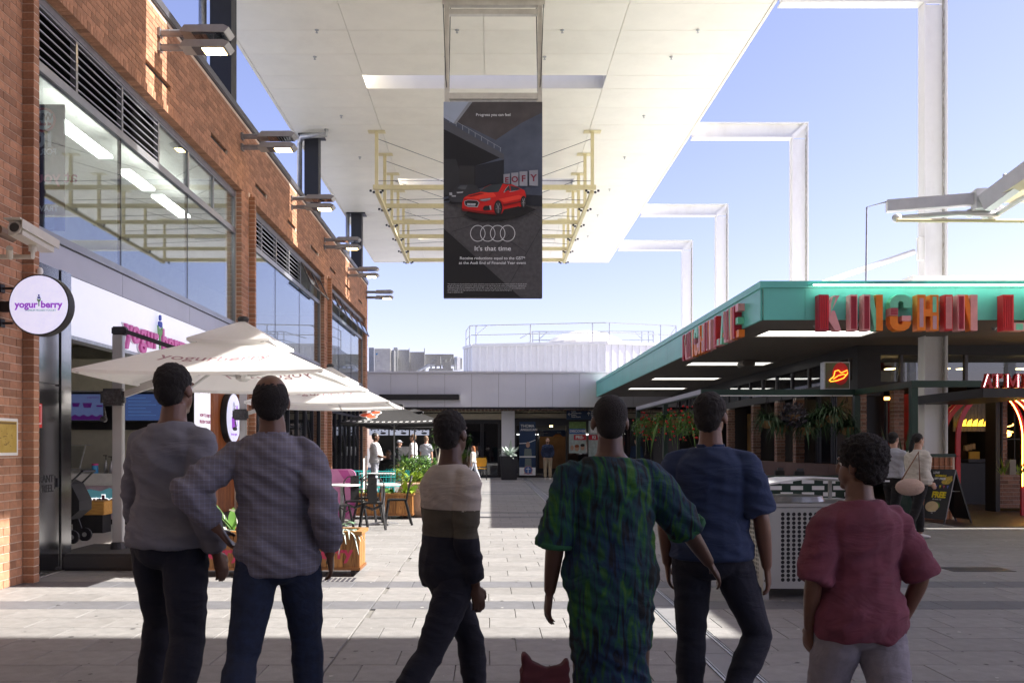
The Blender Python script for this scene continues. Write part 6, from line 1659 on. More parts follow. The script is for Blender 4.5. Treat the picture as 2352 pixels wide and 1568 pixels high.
plant('agave_plant', 'pale spiky agave growing in the tall charcoal planter', 'plant', (px(1169, 37.4), 37.4, 1), lambda t: (lambda m: (clump(m, (px(1169, 37.4), 37.4, .98), 60, .55, .10, (.4, 1.6), (.3, .9), .06), m.build('foliage', M_leafw, t)))(MB()))
# hanging baskets along the green frame
def basket(label, x, y, z, kind, L=.5):
    t = thing('hanging_basket', label, 'hanging plant', (x, y, z), 'hanging plants on the dark green frame')
    m = MB(); m.lathe([(.05, -.12), (.13, -.06), (.16, .03), (.14, .03)], (x, y, z), 12); m.build('basket', mat('basket_coir', (.25, .15, .07), .9, bump=.5, bs=60), t)
    m = MB()
    for a in (0, 2.1, 4.2): m.tube([(x + .14 * math.cos(a), y + .14 * math.sin(a), z + .02), (x, y, 2.40)], .005, 4)
    m.build('hanger', M_steelp, t)
    if kind == 'fern':
        m = MB(); clump(m, (x, y, z + .02), 190, L * .8, .022, (.4, 1.6), (.7, 1.6), .08); m.build('fronds', M_leafd, t)
    elif kind == 'flower':
        m = MB(); bush(m, (x, y, z - .06), (.32, .27, .30), 650, .032); clump(m, (x, y, z), 12, .40, .03, (.0, .5), (.9, 2.2), .08); m.build('fronds', M_leafg, t)
        m = MB()
        for k in range(26): m.ell((x + random.uniform(-.3, .3), y + random.uniform(-.28, .1), z + random.uniform(-.45, .3)), (.028, .028, .022), 6, 4)
        m.build('blossoms', M_flow, t)
    elif kind == 'green':
        m = MB(); bush(m, (x, y, z + .05), (.27, .25, .20), 500, .045); clump(m, (x, y, z), 16, .45, .06, (.2, .8), (.9, 2.0), .08); m.build('fronds', M_leafg, t)
    elif kind == 'dark':
        m = MB(); bush(m, (x, y, z + .02), (.28, .25, .28), 600, .04); m.build('fronds', mat('leaf_purple', (.035, .03, .045), .6, island=.3), t)
    return t
bk = [('leftmost flowering basket trailing pink at the end of the lane side frame', GX0, 24.6, 2.0, 'flower'), ('red flowering basket second from the left on the lane side', GX0, 23.2, 2.0, 'flower'), ('bright leafy green basket hanging on the lane side of the frame', GX0, 21.4, 2.0, 'green'),
      ('basket with deep red blossoms just left of the man in navy', GX0, 19.9, 1.98, 'flower'), ('pink and red trailing basket at the near corner of the frame', GX0, 18.6, 1.96, 'flower'),
      ('fern basket immediately right of the head of the man in navy', px(1762, 17.6), 17.6, 1.88, 'fern'), ('dark fern basket second along the front beam', px(1795, 17.7), 17.7, 1.8, 'fern'), ('purple leaved basket hanging highest on the front beam', px(1822, 17.5), 17.5, 2.0, 'dark'),
      ('fern basket right of the purple leaved one', px(1852, 17.6), 17.6, 1.75, 'fern'), ('dense dark fern basket before the largest one', px(1880, 17.7), 17.7, 1.9, 'fern'), ('largest arching fern basket near the right end of the front beam', px(1912, 17.4), 17.4, 1.98, 'fern'), ('drooping fern with broad leaf at the right post', px(1945, 17.6), 17.6, 1.75, 'fern')]
for b in bk: basket(*b, **({'L': .6} if 'largest' in b[0] else {}))
def snake(t):
    m = MB()
    for k in range(22): frond(m, (px(2075, 16.6) + random.uniform(-.2, .25), 16.6, .9), random.uniform(0, 6.28), random.uniform(.5, .9) * .35, .05, random.uniform(2.2, 3.6), .3, 5)
    m.build('leaves', M_leafd, t)
    m = MB(); m.box(px(2055, 16.6), px(2100, 16.6), 16.5, 16.8, .0, .92); m.build('trough', M_dgreen, t)
plant('snake_plant', 'upright snake plants in a trough beside the green corner post', 'plant', (px(2075, 16.6), 16.6, 0), snake)
def win_pl(t):
    m = MB()
    for q in (2304, 2341): 
        for k in range(14): frond(m, (px(q, 16.9) + random.uniform(-.05, .05), 16.9, .86), random.uniform(0, 6.28), random.uniform(.12, .18), .02, random.uniform(1.2, 2.4), .3, 4)
    m.build('leaves', M_leafy, t)
    m = MB(); m.box(px(2316, 16.9), px(2330, 16.9), 16.85, 17, .86, 1.15); m.build('pot_body', mat('stone_pot', (.2, .17, .14), .8), t)
plant('window_plants', 'small spiky plants inside the restaurant window beside a stone pot', 'plants', (px(2320, 16.9), 16.9, .86), win_pl)

# ------------------------------------------------------------------ cafe furniture
M_chair = mat('chair_black', (.018, .018, .02), .28, .3)
def metal_chair(t):
    m = MB(); m.box(-.17, .17, -.17, .17, .43, .455, .01); m.box(-.15, .15, -.15, .15, .455, .46); m.build('seat', M_chair, t)
    for a in (-1, 1):
        for b in (-1, 1):
            m = MB(); m.bar((a * .15, b * .15, .44), (a * .22, b * .22 - (.04 if b < 0 else 0), 0), .035, .03); m.build('leg', M_chair, t)
    m = MB(); m.tube([(-.17, -.17, .44), (-.19, -.20, .62), (-.19, -.24, .78), (-.12, -.26, .86), (0, -.265, .875), (.12, -.26, .86), (.19, -.24, .78), (.19, -.20, .62), (.17, -.17, .44)], .011, 6); m.build('back_hoop', M_chair, t)
    m = MB(); m.obox((0, -.215, .66), (.075, 0, 0), (0, .004, 0), (0, -.045, .21)); m.build('back_splat', M_chair, t)
    m = MB(); m.tube([(-.17, .16, .40), (0, .19, .33), (.17, .16, .40)], .012, 6); m.tube([(-.17, -.16, .40), (0, -.17, .33), (.17, -.16, .40)], .012, 6); m.build('brace', M_chair, t)
t = thing('cafe_chair', 'nearest black metal cafe chair with its back to the camera', 'chair', (0, 0, 0), 'black metal cafe chairs'); metal_chair(t)
ch0 = t
import itertools
def kids_offset_ok(o): pass
ch0.location = (px(855, 15.0), 15.05, 0); ch0.rotation_euler = (0, 0, .12)
for (X, y_, rz, lab) in ((912, 15.9, 1.7, 'black cafe chair on the right of the white table facing left'), (815, 15.5, 3.3, 'black cafe chair behind the left round table, facing the camera'), (772, 14.4, -.9, 'black cafe chair beside the shoulder of the man in the checked shirt'), (845, 16.5, 3.0, 'black cafe chair between the two round tables, hoop back turned away')):
    dup(ch0, (px(X, y_), y_, 0), rz, lab)
M_tt = mat('table_white', (.74, .73, .71), .35)
def round_table(label, x, y, r=.32):
    t = thing('round_table', label, 'table', (x, y, 0), 'white round cafe tables')
    m = MB(); m.lathe([(r - .01, .70), (r, .705), (r, .725), (r - .01, .73)], (x, y, 0), 32); m.build('table_top', M_tt, t)
    m = MB(); m.tube([(x, y, .03), (x, y, .70)], .035, 12); m.build('pedestal', M_galv, t, smooth=True)
    for k in range(4):
        a = k * math.pi / 2 + .5; m = MB(); m.bar((x, y, .05), (x + .3 * math.cos(a), y + .3 * math.sin(a), .012), .04, .022); m.build('foot', M_galv, t)
round_table('white round table beside the nearest black chair', px(880, 15.9), 15.9)
round_table('white round table at left, partly behind the man in the checked shirt', px(786, 15.7), 15.7)
psb = thing('pink_sign_panel', 'rounded pink freestanding panel with paler stripe behind the cafe chairs', 'sign', (px(785, 16.4), 16.4, 0))
X0, X1 = px(745, 16.4), px(817, 16.4)
pts = [(X0, .06), (X1 - .05, .06), (X1, .12)] + [(X1 - .12 + .12 * math.cos(a * math.pi / 12), .86 + .12 * math.sin(a * math.pi / 12)) for a in range(7)] + [(X0 + .1, .98), (X0, .9)]
m = MB(); m.prism(pts, 0, .04, lambda x, y, z: (x, 16.44 - z, y)); m.build('panel', mat('panel_pink', (.58, .22, .42), .5), psb, fix=True)
m = MB(); poly_front(m, [(X1 - .33, .965), (X1 - .15, .965), (X1 - .02, .70), (X1 - .02, .48)], 16.398, 0); poly_front(m, [(X1 - .45, .07), (X1 - .20, .07), (X1 - .02, .30), (X1 - .02, .42)], 16.398, 0); m.build('stripe', mat('panel_magenta', (.45, .07, .28), .5), psb)
m = MB(); m.box(X0 + .05, X0 + .1, 16.3, 16.6, 0, .06); m.box(X1 - .12, X1 - .07, 16.3, 16.6, 0, .06); m.build('foot', M_galv, psb)
ls = thing('light_post', 'slim glowing white light post standing by the dark shop windows', 'light post', (px(837, 17.4), 17.4, 0))
m = MB(); m.box(px(834.5, 17.4), px(838, 17.4), 17.4, 17.43, .2, hz(1052, 17.4)); m.build('light_tube', mat('tube_white', (.8, .75, .65), .4, emit=(1, .93, .8), es=.5), ls); m = MB(); m.box(px(838.2, 17.4), px(842, 17.4), 17.39, 17.45, 0, hz(1046, 17.4)); m.build('post_body', M_alu, ls)
M_tealw = mat('teal_wire', (.02, .36, .36), .4)
def wire_chair(t):
    m = MB()
    for k in range(7):
        x = -.2 + k * .4 / 6; m.tube([(x, .2, .45), (x, -.18, .43), (x * 1.1, -.24, .82)], .007, 5)
    for z in (.55, .68, .82): m.tube([(-.22, -.2 - (z - .45) * .12, z), (.22, -.2 - (z - .45) * .12, z)], .008, 5)
    for y in (-.18, 0, .2): m.tube([(-.2, y, .44), (.2, y, .44)], .008, 5)
    m.build('seat_shell', M_tealw, t)
    for a in (-1, 1):
        m = MB(); m.tube([(a * .2, .19, .44), (a * .22, .22, 0), (a * .22, -.24, 0), (a * .2, -.17, .44)], .009, 5); m.build('leg', M_tealw, t)
wc = thing('wire_chair', 'front teal wire chair at left of its white table', 'chair', (0, 0, 0), 'teal wire chairs'); wire_chair(wc)
wc.location = (px(822, 20.8), 20.8, 0); wc.rotation_euler = (0, 0, .3)
for (X, y_, rz, lab) in ((838, 21.4, -.2, 'second teal wire chair, tucked behind the front left one'), (880, 21.0, .5, 'teal wire chair right of the umbrella table'), (895, 22.4, 2.8, 'teal wire chair facing the camera behind the table'), (915, 21.5, 1.4, 'rightmost teal wire chair before the leafy planter')):
    dup(wc, (px(X, y_), y_, 0), rz, lab)
t = thing('square_table', 'pale long cafe table among the teal wire chairs', 'table', (px(865, 21.6), 21.6, 0))
m = MB(); m.box(px(828, 21.6), px(905, 21.6), 21.3, 22.0, .72, .75, .005); m.build('table_top', M_tt, t)
for a in (835, 898): m = MB(); m.box(px(a, 21.6) - .02, px(a, 21.6) + .02, 21.6, 21.64, 0, .719); m.build('leg', M_alu, t)
yc = thing('yellow_chair', 'mustard yellow chair with black legs beside the dark shop window', 'chair', (px(1105, 37.2), 37.2, 0))
M_yel = mat('mustard', (.60, .33, .02), .4)
x_ = px(1105, 37.2)
m = MB(); m.prism([(-.24, .80), (-.22, .55), (.22, .55), (.24, .80), (.20, .92), (-.20, .92)], 0, .03, lambda x, y, z: (x_ + x, 37.4 + z, y)); m.build('backrest', M_yel, yc, fix=True)
m = MB(); m.box(x_ - .23, x_ + .23, 36.98, 37.4, .46, .49, .01); m.build('seat', M_yel, yc)
for a in (-1, 1):
    for b in (36.99, 37.4): m = MB(); m.tube([(x_ + a * .2, b, .46 if b < 37.2 else .6), (x_ + a * .23, b, 0)], .015, 6); m.build('leg', M_black, yc)
# dark tables inside the frame
for i, (a, y_) in enumerate(((1745, 19), (1790, 19.6), (1835, 19.1))):
    x_ = px(a, y_)
    t = thing('dining_table', ['black dining table with tableware, left one inside the green frame', 'middle black dining table inside the green frame', 'right black dining table inside the green frame near the brown wall'][i], 'table', (x_, y_, 0), 'black dining tables inside the green frame')
    m = MB(); m.box(x_ - .35, x_ + .35, y_ - .3, y_ + .3, .72, .75); m.build('table_top', M_black, t); m = MB(); m.tube([(x_, y_, 0), (x_, y_, .72)], .04, 8); m.build('pedestal', M_black, t)
    c_ = thing('caddy', ['black cutlery caddy on the left dining table', 'black cutlery caddy on the middle dining table', 'black cutlery caddy on the right dining table'][i], 'caddy', (x_, y_, .75), 'black caddies on the dining tables')
    m = MB(); m.box(x_ - .1, x_ + .1, y_ - .06, y_ + .06, .751, .87, .01); m.build('box_body', M_plast, c_); m = MB(); m.box(x_ - .04, x_ + .08, y_ - .04, y_ + .04, .87, .93); m.build('napkins', M_frame, c_)

# ------------------------------------------------------------------ litter bin
lbn = thing('litter_bin', 'grey perforated steel litter bin enclosure with raised pitched white lid', 'bin', (3.0, 8.5, 0))
BX0, BX1, BY0, BY1 = 2.51, 3.52, 8.1, 8.98
M_bin = mat('bin_grey', (.40, .40, .38), .5, .2, var=.05, vs=3, dirt=.25)
def perforated(org, U, V, W_, H_, nx, nz, mx, mz0, mz1, r=.018):
    """sheet with real holes; org lower left, U right, V up"""
    m = MB(); org = Vector(org); U = Vector(U); V = Vector(V)
    def q(a, b): return org + U * a + V * b
    cw = (W_ - 2 * mx) / nx; chh = (H_ - mz0 - mz1) / nz
    m.add([q(0, 0), q(mx, 0), q(mx, H_), q(0, H_)], [(0, 1, 2, 3)]); m.add([q(W_ - mx, 0), q(W_, 0), q(W_, H_), q(W_ - mx, H_)], [(0, 1, 2, 3)])
    m.add([q(mx, 0), q(W_ - mx, 0), q(W_ - mx, mz0), q(mx, mz0)], [(0, 1, 2, 3)]); m.add([q(mx, H_ - mz1), q(W_ - mx, H_ - mz1), q(W_ - mx, H_), q(mx, H_)], [(0, 1, 2, 3)])
    N = 12
    for i in range(nx):
        for j in range(nz):
            a0, b0 = mx + i * cw, mz0 + j * chh; ca_, cb_ = a0 + cw / 2, b0 + chh / 2
            ring = [(ca_ + r * math.cos(2 * math.pi * k / N + math.pi / 4), cb_ + r * math.sin(2 * math.pi * k / N + math.pi / 4)) for k in range(N)]
            out = []
            for k in range(N):
                c, s = math.cos(2 * math.pi * k / N + math.pi / 4), math.sin(2 * math.pi * k / N + math.pi / 4); f = 1 / max(abs(c), abs(s)); out.append((ca_ + c * f * cw / 2, cb_ + s * f * chh / 2))
            nn = U.cross(V)
            vs = [q(*p) for p in out] + [q(*p) for p in ring] + [q(*p) - nn * .004 for p in ring]
            fs = []
            for k in range(N): k2 = (k + 1) % N; fs += [(k, k2, N + k2, N + k), (N + k, N + k2, 2 * N + k2, 2 * N + k)]
            m.add(vs, fs)
    return m
perforated((BX0 + .05, BY0, .10), (1, 0, 0), (0, 0, 1), BX1 - BX0 - .1, .74, 14, 16, .1, .06, .04).build('front_panel', M_bin, lbn)
perforated((BX0, BY1 - .05, .10), (0, -1, 0), (0, 0, 1), BY1 - BY0 - .1, .74, 12, 16, .1, .06, .04).build('side_panel', M_bin, lbn)
m = MB(); m.box(BX0 + .02, BX1 - .02, BY0 + .02, BY1 - .02, .11, .80); m.build('inner_liner', M_black, lbn)
m = MB()
for a in (BX0 - .005, BX1 - .045):
    for b in (BY0 - .006, BY1 - .044): m.box(a, a + .05, b, b + .05, 0, .845)
m.build_each('corner_post', M_bin, lbn)
m = MB(); m.box(BX0 - .02, BX1 + .02, BY0 - .02, BY1 + .02, .846, .88, .004); m.build('top_plate', M_bin, lbn)
m = MB(); m.lathe([(.30, .881), (.28, .93), (.27, .93)], ((BX0 + BX1) / 2 - .1, (BY0 + BY1) / 2, 0), 20); m.build('opening_collar', M_galv, lbn)
for a in (BX0 + .04, BX1 - .1, ):
    for b in (BY0 + .03, BY1 - .07): m = MB(); m.box(a, a + .03, b, b + .03, .881, 1.055); m.build('lid_post', M_bin, lbn)
m = MB(); m.prism([(BX0 - .1, 1.03), (BX0 + .42, 1.11), (BX1 + .1, 1.075), (BX1 + .1, 1.06), (BX0 + .42, 1.094), (BX0 - .1, 1.014)], BY0 - .1, BY1 + .1, lambda x, y, z: (x, z, y + (.02 if z < BY0 else -.02))); m.build('lid', mat('bin_lid', (.72, .73, .72), .4), lbn, fix=True)

# A-board
ab = thing('sandwich_board', 'black A-frame sandwich board advertising FREE with a taco picture', 'sign', (px(2180, 16.2), 16.2, 0))
AX0, AX1 = px(2140, 16.0), px(2196, 16.0)
# board faces left-front: front sheet leans towards the right
def AF(u, v): # u 0..1 across, v 0..1.0 up
    a = Vector((px(2129, 16.2), 16.4, 0)).lerp(Vector((px(2170, 15.9), 15.9, 0)), u); b = Vector((px(2152, 16.3), 16.55, .98)).lerp(Vector((px(2196, 16.05), 16.05, .98)), u)
    return a.lerp(b, v)
def AB(u, v):
    a = Vector((px(2196, 16.6), 16.6, 0)).lerp(Vector((px(2232, 16.1), 16.1, 0)), u); b = Vector((px(2152, 16.3), 16.56, .97)).lerp(Vector((px(2196, 16.05), 16.06, .97)), u)
    return a.lerp(b, v)
nA = (AF(1, 0) - AF(0, 0)).cross(AF(0, 1) - AF(0, 0)).normalized()
for nm, fn, s in (('front_leaf', AF, 1), ('rear_leaf', AB, -1)):
    nn = (fn(1, 0) - fn(0, 0)).cross(fn(0, 1) - fn(0, 0)).normalized() * .012
    m = MB(); vs = [fn(0, .08) - nn, fn(1, .08) - nn, fn(1, 1) - nn, fn(0, 1) - nn, fn(0, .08) + nn, fn(1, .08) + nn, fn(1, 1) + nn, fn(0, 1) + nn]
    m.add(vs, [(0, 3, 2, 1), (4, 5, 6, 7), (0, 1, 5, 4), (1, 2, 6, 5), (2, 3, 7, 6), (3, 0, 4, 7)])
    m.build(nm, mat('board_charcoal', (.03, .032, .036), .35, var=.2), ab, fix=True)
    for u in (.03, .97): m = MB(); m.bar(fn(u, 0), fn(u, .12), .025, .02); m.build('leg', M_black, ab)
rA = (AF(1, 0) - AF(0, 0)).normalized(); uA = (AF(0, 1) - AF(0, 0)).normalized()
uA = (uA - rA * uA.dot(rA)).normalized()
def atext(s, u, v, size, mm, bold=.002, sx=1):
    m = MB(); text(m, s, size, AF(u, v) + nA * .016, rA, uA, .001, bold, 'CENTER', sx); m.build('lettering', mm, ab)
M_yprint = mat('print_yellow', (.75, .60, .02), .5)
atext('LOVE', .3, .93, .06, M_ink); atext('GUACAMOLE', .42, .875, .055, M_yprint); atext('CRISPY FRIES?', .42, .82, .055, M_ink); atext('FREE', .55, .52, .15, M_yprint, .008); atext('this week only', .5, .44, .035, M_ink, 0); atext('Mexican for\nlife', .4, .20, .035, M_ink, 0)
def apoly(pts, mm, l=.016):
    m = MB(); m.add([AF(a, b) + nA * l for a, b in pts], [tuple(range(len(pts)))]); m.build('print', mm, ab)
apoly([(.55, .76), (.7, .86), (.95, .88), (.98, .80), (.85, .72), (.65, .72)], mat('fries_print', (.50, .36, .06), .6, var=.6, vs=30))
for k in range(5): apoly([(.2 + k * .15, .70), (.28 + k * .15, .70), (.24 + k * .15, .64)], (M_flop, mat('bunting_blue', (.1, .15, .5), .5), M_yprint)[k % 3])
apoly([(.35 + .28 * math.cos(k * math.pi / 8), .30 + .10 * math.sin(k * math.pi / 8)) for k in range(16)], mat('taco_shell', (.66, .52, .30), .6)); apoly([(.48 + .2 * math.cos(k * math.pi / 8), .32 + .07 * math.sin(k * math.pi / 8)) for k in range(16)], M_leafg, .015)
m = MB(); m.tube([AF(.9, .6), AB(.9, .6)], .006, 5); m.build('spreader', M_galv, ab)
# ------------------------------------------------------------------ people
def remesh(mb, vox, mm, name, parent, smooth_it=4, disp=None, hide=None):
    me = bpy.data.meshes.new(name); me.from_pydata(mb.v, [], mb.f)
    bm = bmesh.new(); bm.from_mesh(me); bmesh.ops.recalc_face_normals(bm, faces=bm.faces); bm.to_mesh(me); bm.free()
    o = bpy.data.objects.new('tmp', me); COL.objects.link(o)
    r_ = o.modifiers.new('r', 'REMESH'); r_.mode = 'VOXEL'; r_.voxel_size = vox; r_.use_smooth_shade = True
    s_ = o.modifiers.new('s', 'SMOOTH'); s_.iterations = smooth_it; s_.factor = .5
    dg = bpy.context.evaluated_depsgraph_get(); me2 = bpy.data.meshes.new_from_object(o.evaluated_get(dg))
    bpy.data.objects.remove(o); bpy.data.meshes.remove(me)
    if disp:
        nn = [v.normal.copy() for v in me2.vertices]
        for v, n in zip(me2.vertices, nn): v.co += n * disp(v.co)
    for p in me2.polygons: p.use_smooth = True
    for m_ in (mm if isinstance(mm, list) else [mm]): me2.materials.append(m_)
    me2.name = name
    ob_ = bpy.data.objects.new(name, me2); COL.objects.link(ob_); ob_.parent = parent; WPOS[ob_.name] = Vector((0, 0, 0))
    return ob_
def folds(amp, scale=1.0, seed=0, tilt=(0, 0, 1), zlo=None):
    t = Vector(tilt).normalized()
    def f(co):
        p = co * 9 * scale + Vector((seed * 7.3, seed * 3.1, 0)); s = p.dot(t)
        q = p - t * s * .0 + t * s * 1.2
        q = Vector((p.x * .55, p.y * .55, p.z * .55)) + t * s * 1.1
        a = noise.noise(q); b = noise.noise(q * 2.3 + Vector((5, 1, 2)))
        return amp * 1.5 * ((1 - abs(a) * 2.2) * .8 + b * .5)
    return f
def person(name, label, pos, yaw, height, P, vox=.0075, group=None, cat='person'):
    t = bpy.data.objects.new('person', None); COL.objects.link(t); t.empty_display_size = .3
    t.location = (pos[0], pos[1], 0); t.rotation_euler = (0, 0, R(yaw)); WPOS[t.name] = Vector((0, 0, 0))
    tag(t, label, cat, group)
    s = height / 1.75; g = P.get('girth', 1); lean = P.get('lean', 0); twist = P.get('twist', 0)
    X, Y, Z = Vector((1, 0, 0)), Vector((0, 1, 0)), Vector((0, 0, 1))
    hipz = .93
    def U(v): return Vector(v).normalized()
    legs = P.get('legs', [((-.03, 0, -1), (0, -.03, -1)), ((.03, 0, -1), (0, -.03, -1))])
    arms = P.get('arms', [((-.15, 0, -1), (-.02, .1, -1)), ((.15, 0, -1), (.02, .1, -1))])
    hipw = .09 * (.5 + .5 * g)
    J = {}
    lowest = 9
    for i, sg in enumerate((-1, 1)):
        h = Vector((sg * hipw, 0, hipz - .03)); k = h + U(legs[i][0]) * .43; a = k + U(legs[i][1]) * .41
        J['leg%d' % i] = (h, k, a); lowest = min(lowest, a.z - .085)
    dz = -lowest
    def spine(z, y=0, x=0):      # lean about the hips
        h = z - hipz; return Vector((x + P.get('tilt', 0) * max(h, 0), y + lean * max(h, 0), z))
    sh = .160 * P.get('shoulder', 1) * (.6 + .4 * g)
    ct, st_ = math.cos(R(twist)), math.sin(R(twist))
    for i, sg in enumerate((-1, 1)):
        s0 = spine(1.372 + P.get('shrug', [0, 0])[i]) + Vector((sg * sh * ct, sg * sh * st_, 0)); e = s0 + U(arms[i][0]) * .285; w = e + U(arms[i][1]) * .245
        J['arm%d' % i] = (s0, e, w)
    hy = R(P.get('head', 0)); pit = P.get('nod', 0)
    neck = spine(1.47); hc_ = spine(1.618) + Vector((0, .015, 0)) + Vector((0, .03 * pit, 0))
    HR = Matrix.Rotation(hy, 3, 'Z') @ Matrix.Rotation(-pit * .4, 3, 'X')
    belly = P.get('belly', 0)
    def torso(mb, inf, z0, z1, hem=0, flat=1):
        rings = [(.84, .135, .10, 0), (.90, .165, .118, -.005), (.97, .172, .122, -.005), (1.05, .158, .112, 0), (1.14, .152, .108, .0), (1.23, .162, .112, .0), (1.31, .172, .116, 0), (1.365, .168, .108, -.005), (1.405, .148, .092, -.008), (1.435, .112, .074, -.007), (1.46, .078, .062, -.004), (1.48, .062, .056, 0)]
        out = []
        for z, rx, ry, yo in rings:
            if z < z0 - .001 or z > z1 + .001: continue
            gx = 1 + (g - 1) * (1 if z < 1.35 else .6); by = belly * max(0, 1 - abs(z - 1.08) / .22)
            tw = R(twist) * max(0, (z - hipz) / .45); ax = Vector((math.cos(tw), math.sin(tw), 0)); ay = Vector((-math.sin(tw), math.cos(tw), 0))
            h_ = hem * max(0, (1.1 - z) / .25) if hem else 0
            out.append((spine(z, yo + by * .5), rx * gx + inf * (1 if z < 1.4 else .5) + h_, ry * gx + by * .5 + inf + h_, ax, ay))
        mb.loft(out)
    def limb(mb, pts, rs, inf=0, cap=True):
        P_ = [Vector(p) for p in pts]; n = len(P_); rings = []
        prev = None
        for i, p in enumerate(P_):
            d = (P_[min(i + 1, n - 1)] - P_[max(i - 1, 0)]).normalized()
            u = (X - d * X.dot(d)); u = u.normalized() if u.length > .2 else (Y - d * Y.dot(d)).normalized()
            v = d.cross(u); rings.append((p, rs[i] + inf, rs[i] + inf, u, v))
        mb.loft(rings)
    def sub(pts, rs, n=3):
        P2, R2 = [], []
        for i in range(len(pts) - 1):
            for k in range(n): f = k / n; P2.append(pts[i].lerp(pts[i + 1], f)); R2.append(rs[i] + (rs[i + 1] - rs[i]) * f)
        P2.append(pts[-1]); R2.append(rs[-1]); return P2, R2
    ag = P.get('armg', 1) ; lg = P.get('legg', 1)
    arm_r = [.056 * ag, .050 * ag, .041 * ag, .042 * ag, .036 * ag, .026 * ag]
    def armpath(i, f=1.0):
        a, b, c = J['arm%d' % i]
        pts = [a, a.lerp(b, .4), b, b.lerp(c, .25), b.lerp(c, .6), c]; rs = arm_r
        if f < 1: # cut at fraction of whole arm
            P2, R2 = sub(pts, rs, 6); n = max(3, int(len(P2) * f)); return P2[:n], R2[:n]
        return sub(pts, rs, 2)
    def legpath(i, f=1.0):
        a, b, c = J['leg%d' % i]
        pts = [a + Vector((0, 0, .02)), a.lerp(b, .3), b, b.lerp(c, .3), b.lerp(c, .7), c]; rs = [.092 * lg, .085 * lg, .058 * lg, .060 * lg, .045 * lg, .036]
        if f < 1: P2, R2 = sub(pts, rs, 6); n = int(len(P2) * f); return P2[:n], R2[:n]
        return sub(pts, rs, 2)
    # ---- body
    b = MB(); torso(b, 0, .8, 1.6)
    b.tube([neck - Vector((0, 0, .03)), neck + Vector((0, .005, .05)), hc_ - Vector((0, .012, .06))], [.066, .058, .055], 14)
    b.ell(hc_ + HR @ Vector((0, -.018, .035)), (.074, .092, .085), 20, 14, HR)
    b.ell(hc_ + HR @ Vector((0, .022, -.035)), (.056, .064, .078), 18, 12, HR)
    b.ell(hc_ + HR @ Vector((0, .062, -.088)), (.026, .022, .020), 10, 8, HR)
    b.loft([(hc_ + HR @ Vector((0, .082, .022)), .009, .010, HR @ X, HR @ Z), (hc_ + HR @ Vector((0, .098, -.004)), .012, .013, HR @ X, HR @ Z), (hc_ + HR @ Vector((0, .106, -.022)), .016, .012, HR @ X, HR @ Z), (hc_ + HR @ Vector((0, .08, -.026)), .018, .010, HR @ X, HR @ Z)])
    b.ell(hc_ + HR @ Vector((0, .083, -.052)), (.024, .010, .007), 12, 6, HR); b.ell(hc_ + HR @ Vector((0, .081, -.062)), (.020, .010, .008), 12, 6, HR)
    b.ell(hc_ + HR @ Vector((0, .072, .036)), (.05, .018, .012), 14, 8, HR)
    for q in (-1, 1): b.ell(hc_ + HR @ Vector((q * .077, -.008, -.008)), (.010, .020, .031), 10, 8, HR @ Matrix.Rotation(q * -.3, 3, 'Z'))
    for i, sg in enumerate((-1, 1)):
        P2, R2 = armpath(i); limb(b, P2, R2); b.ell(J['arm%d' % i][0], (.058 * ag,) * 3, 12, 8)
        if P.get('hands', 1):
            w = J['arm%d' % i][2]; d = U(arms[i][1]); pn = Vector((-sg, .15, 0)); pn = (pn - d * pn.dot(d)).normalized(); fw = d.cross(pn).normalized()
            if fw.y < 0: fw = -fw
            b.loft([(w + d * .0, .024, .018, fw, pn), (w + d * .03, .033, .016, fw, pn), (w + d * .07, .040, .014, fw, pn), (w + d * .092, .038, .011, fw, pn)])
            for q in range(4):
                o_ = w + d * (.088 - abs(q - 1.4) * .004) + fw * (.029 - q * .0195); L = (.07, .078, .073, .057)[q]; c1 = P.get('curl', .5) + q * .08
                p1 = o_ + (d + pn * c1 * .35).normalized() * L * .45; p2 = p1 + (d + pn * c1 * 1.2).normalized() * L * .32; p3 = p2 + (d * .7 + pn * c1 * 2).normalized() * L * .26
                b.tube([o_ - d * .02, o_, p1, p2, p3], [.0095, .0098, .009, .008, .006], 8)
            o_ = w + d * .025 + fw * .026; p1 = o_ + (d * .75 + fw * .7 + pn * .3).normalized() * .035; p2 = p1 + (d + fw * .15 + pn * .4).normalized() * .03; p3 = p2 + (d + pn * .5).normalized() * .022
            b.tube([o_ - fw * .015, o_, p1, p2, p3], [.013, .013, .0115, .010, .008], 8)
    feet = []
    for i in (0, 1):
        P2, R2 = legpath(i); limb(b, P2, R2)
        a = J['leg%d' % i][2]; d = U(legs[i][1]); fd = (Y - d * Y.dot(d)).normalized(); up = -d
        tipdown = 0 if a.z + dz < .13 else .0
        if a.z + dz < .16: fd = Y.copy(); up = Z.copy()
        b.loft([(a - up * .045 - fd * .05, .028, .030, X, up), (a - up * .045, .036, .036, X, up), (a - up * .055 + fd * .08, .040, .026, X, up), (a - up * .062 + fd * .15, .040, .018, X, up)])
        feet.append((a, fd, up))
    def fin(o): o.location = (0, 0, dz * s); o.scale = (s, s, s)
    skin = P['skin']
    fin(remesh(b, vox, skin, 'body', t, 2 if vox < .009 else 1))
    # eyes
    for q in (-1, 1):
        m = MB(); m.ell(hc_ + HR @ Vector((q * .030, .061, .014)), (.0115, .0115, .011), 10, 8, HR); o = m.build('eye', mat('eye_white', (.7, .68, .65), .2), None, True); o.parent = t; fin2(o, dz, s)
        m = MB(); m.ell(hc_ + HR @ Vector((q * .030, .0695, .014)), (.0055, .004, .0055), 8, 6, HR); o = m.build('iris', M_black, None, True); o.parent = t; fin2(o, dz, s)
    # ---- hair
    hs = P.get('hair')
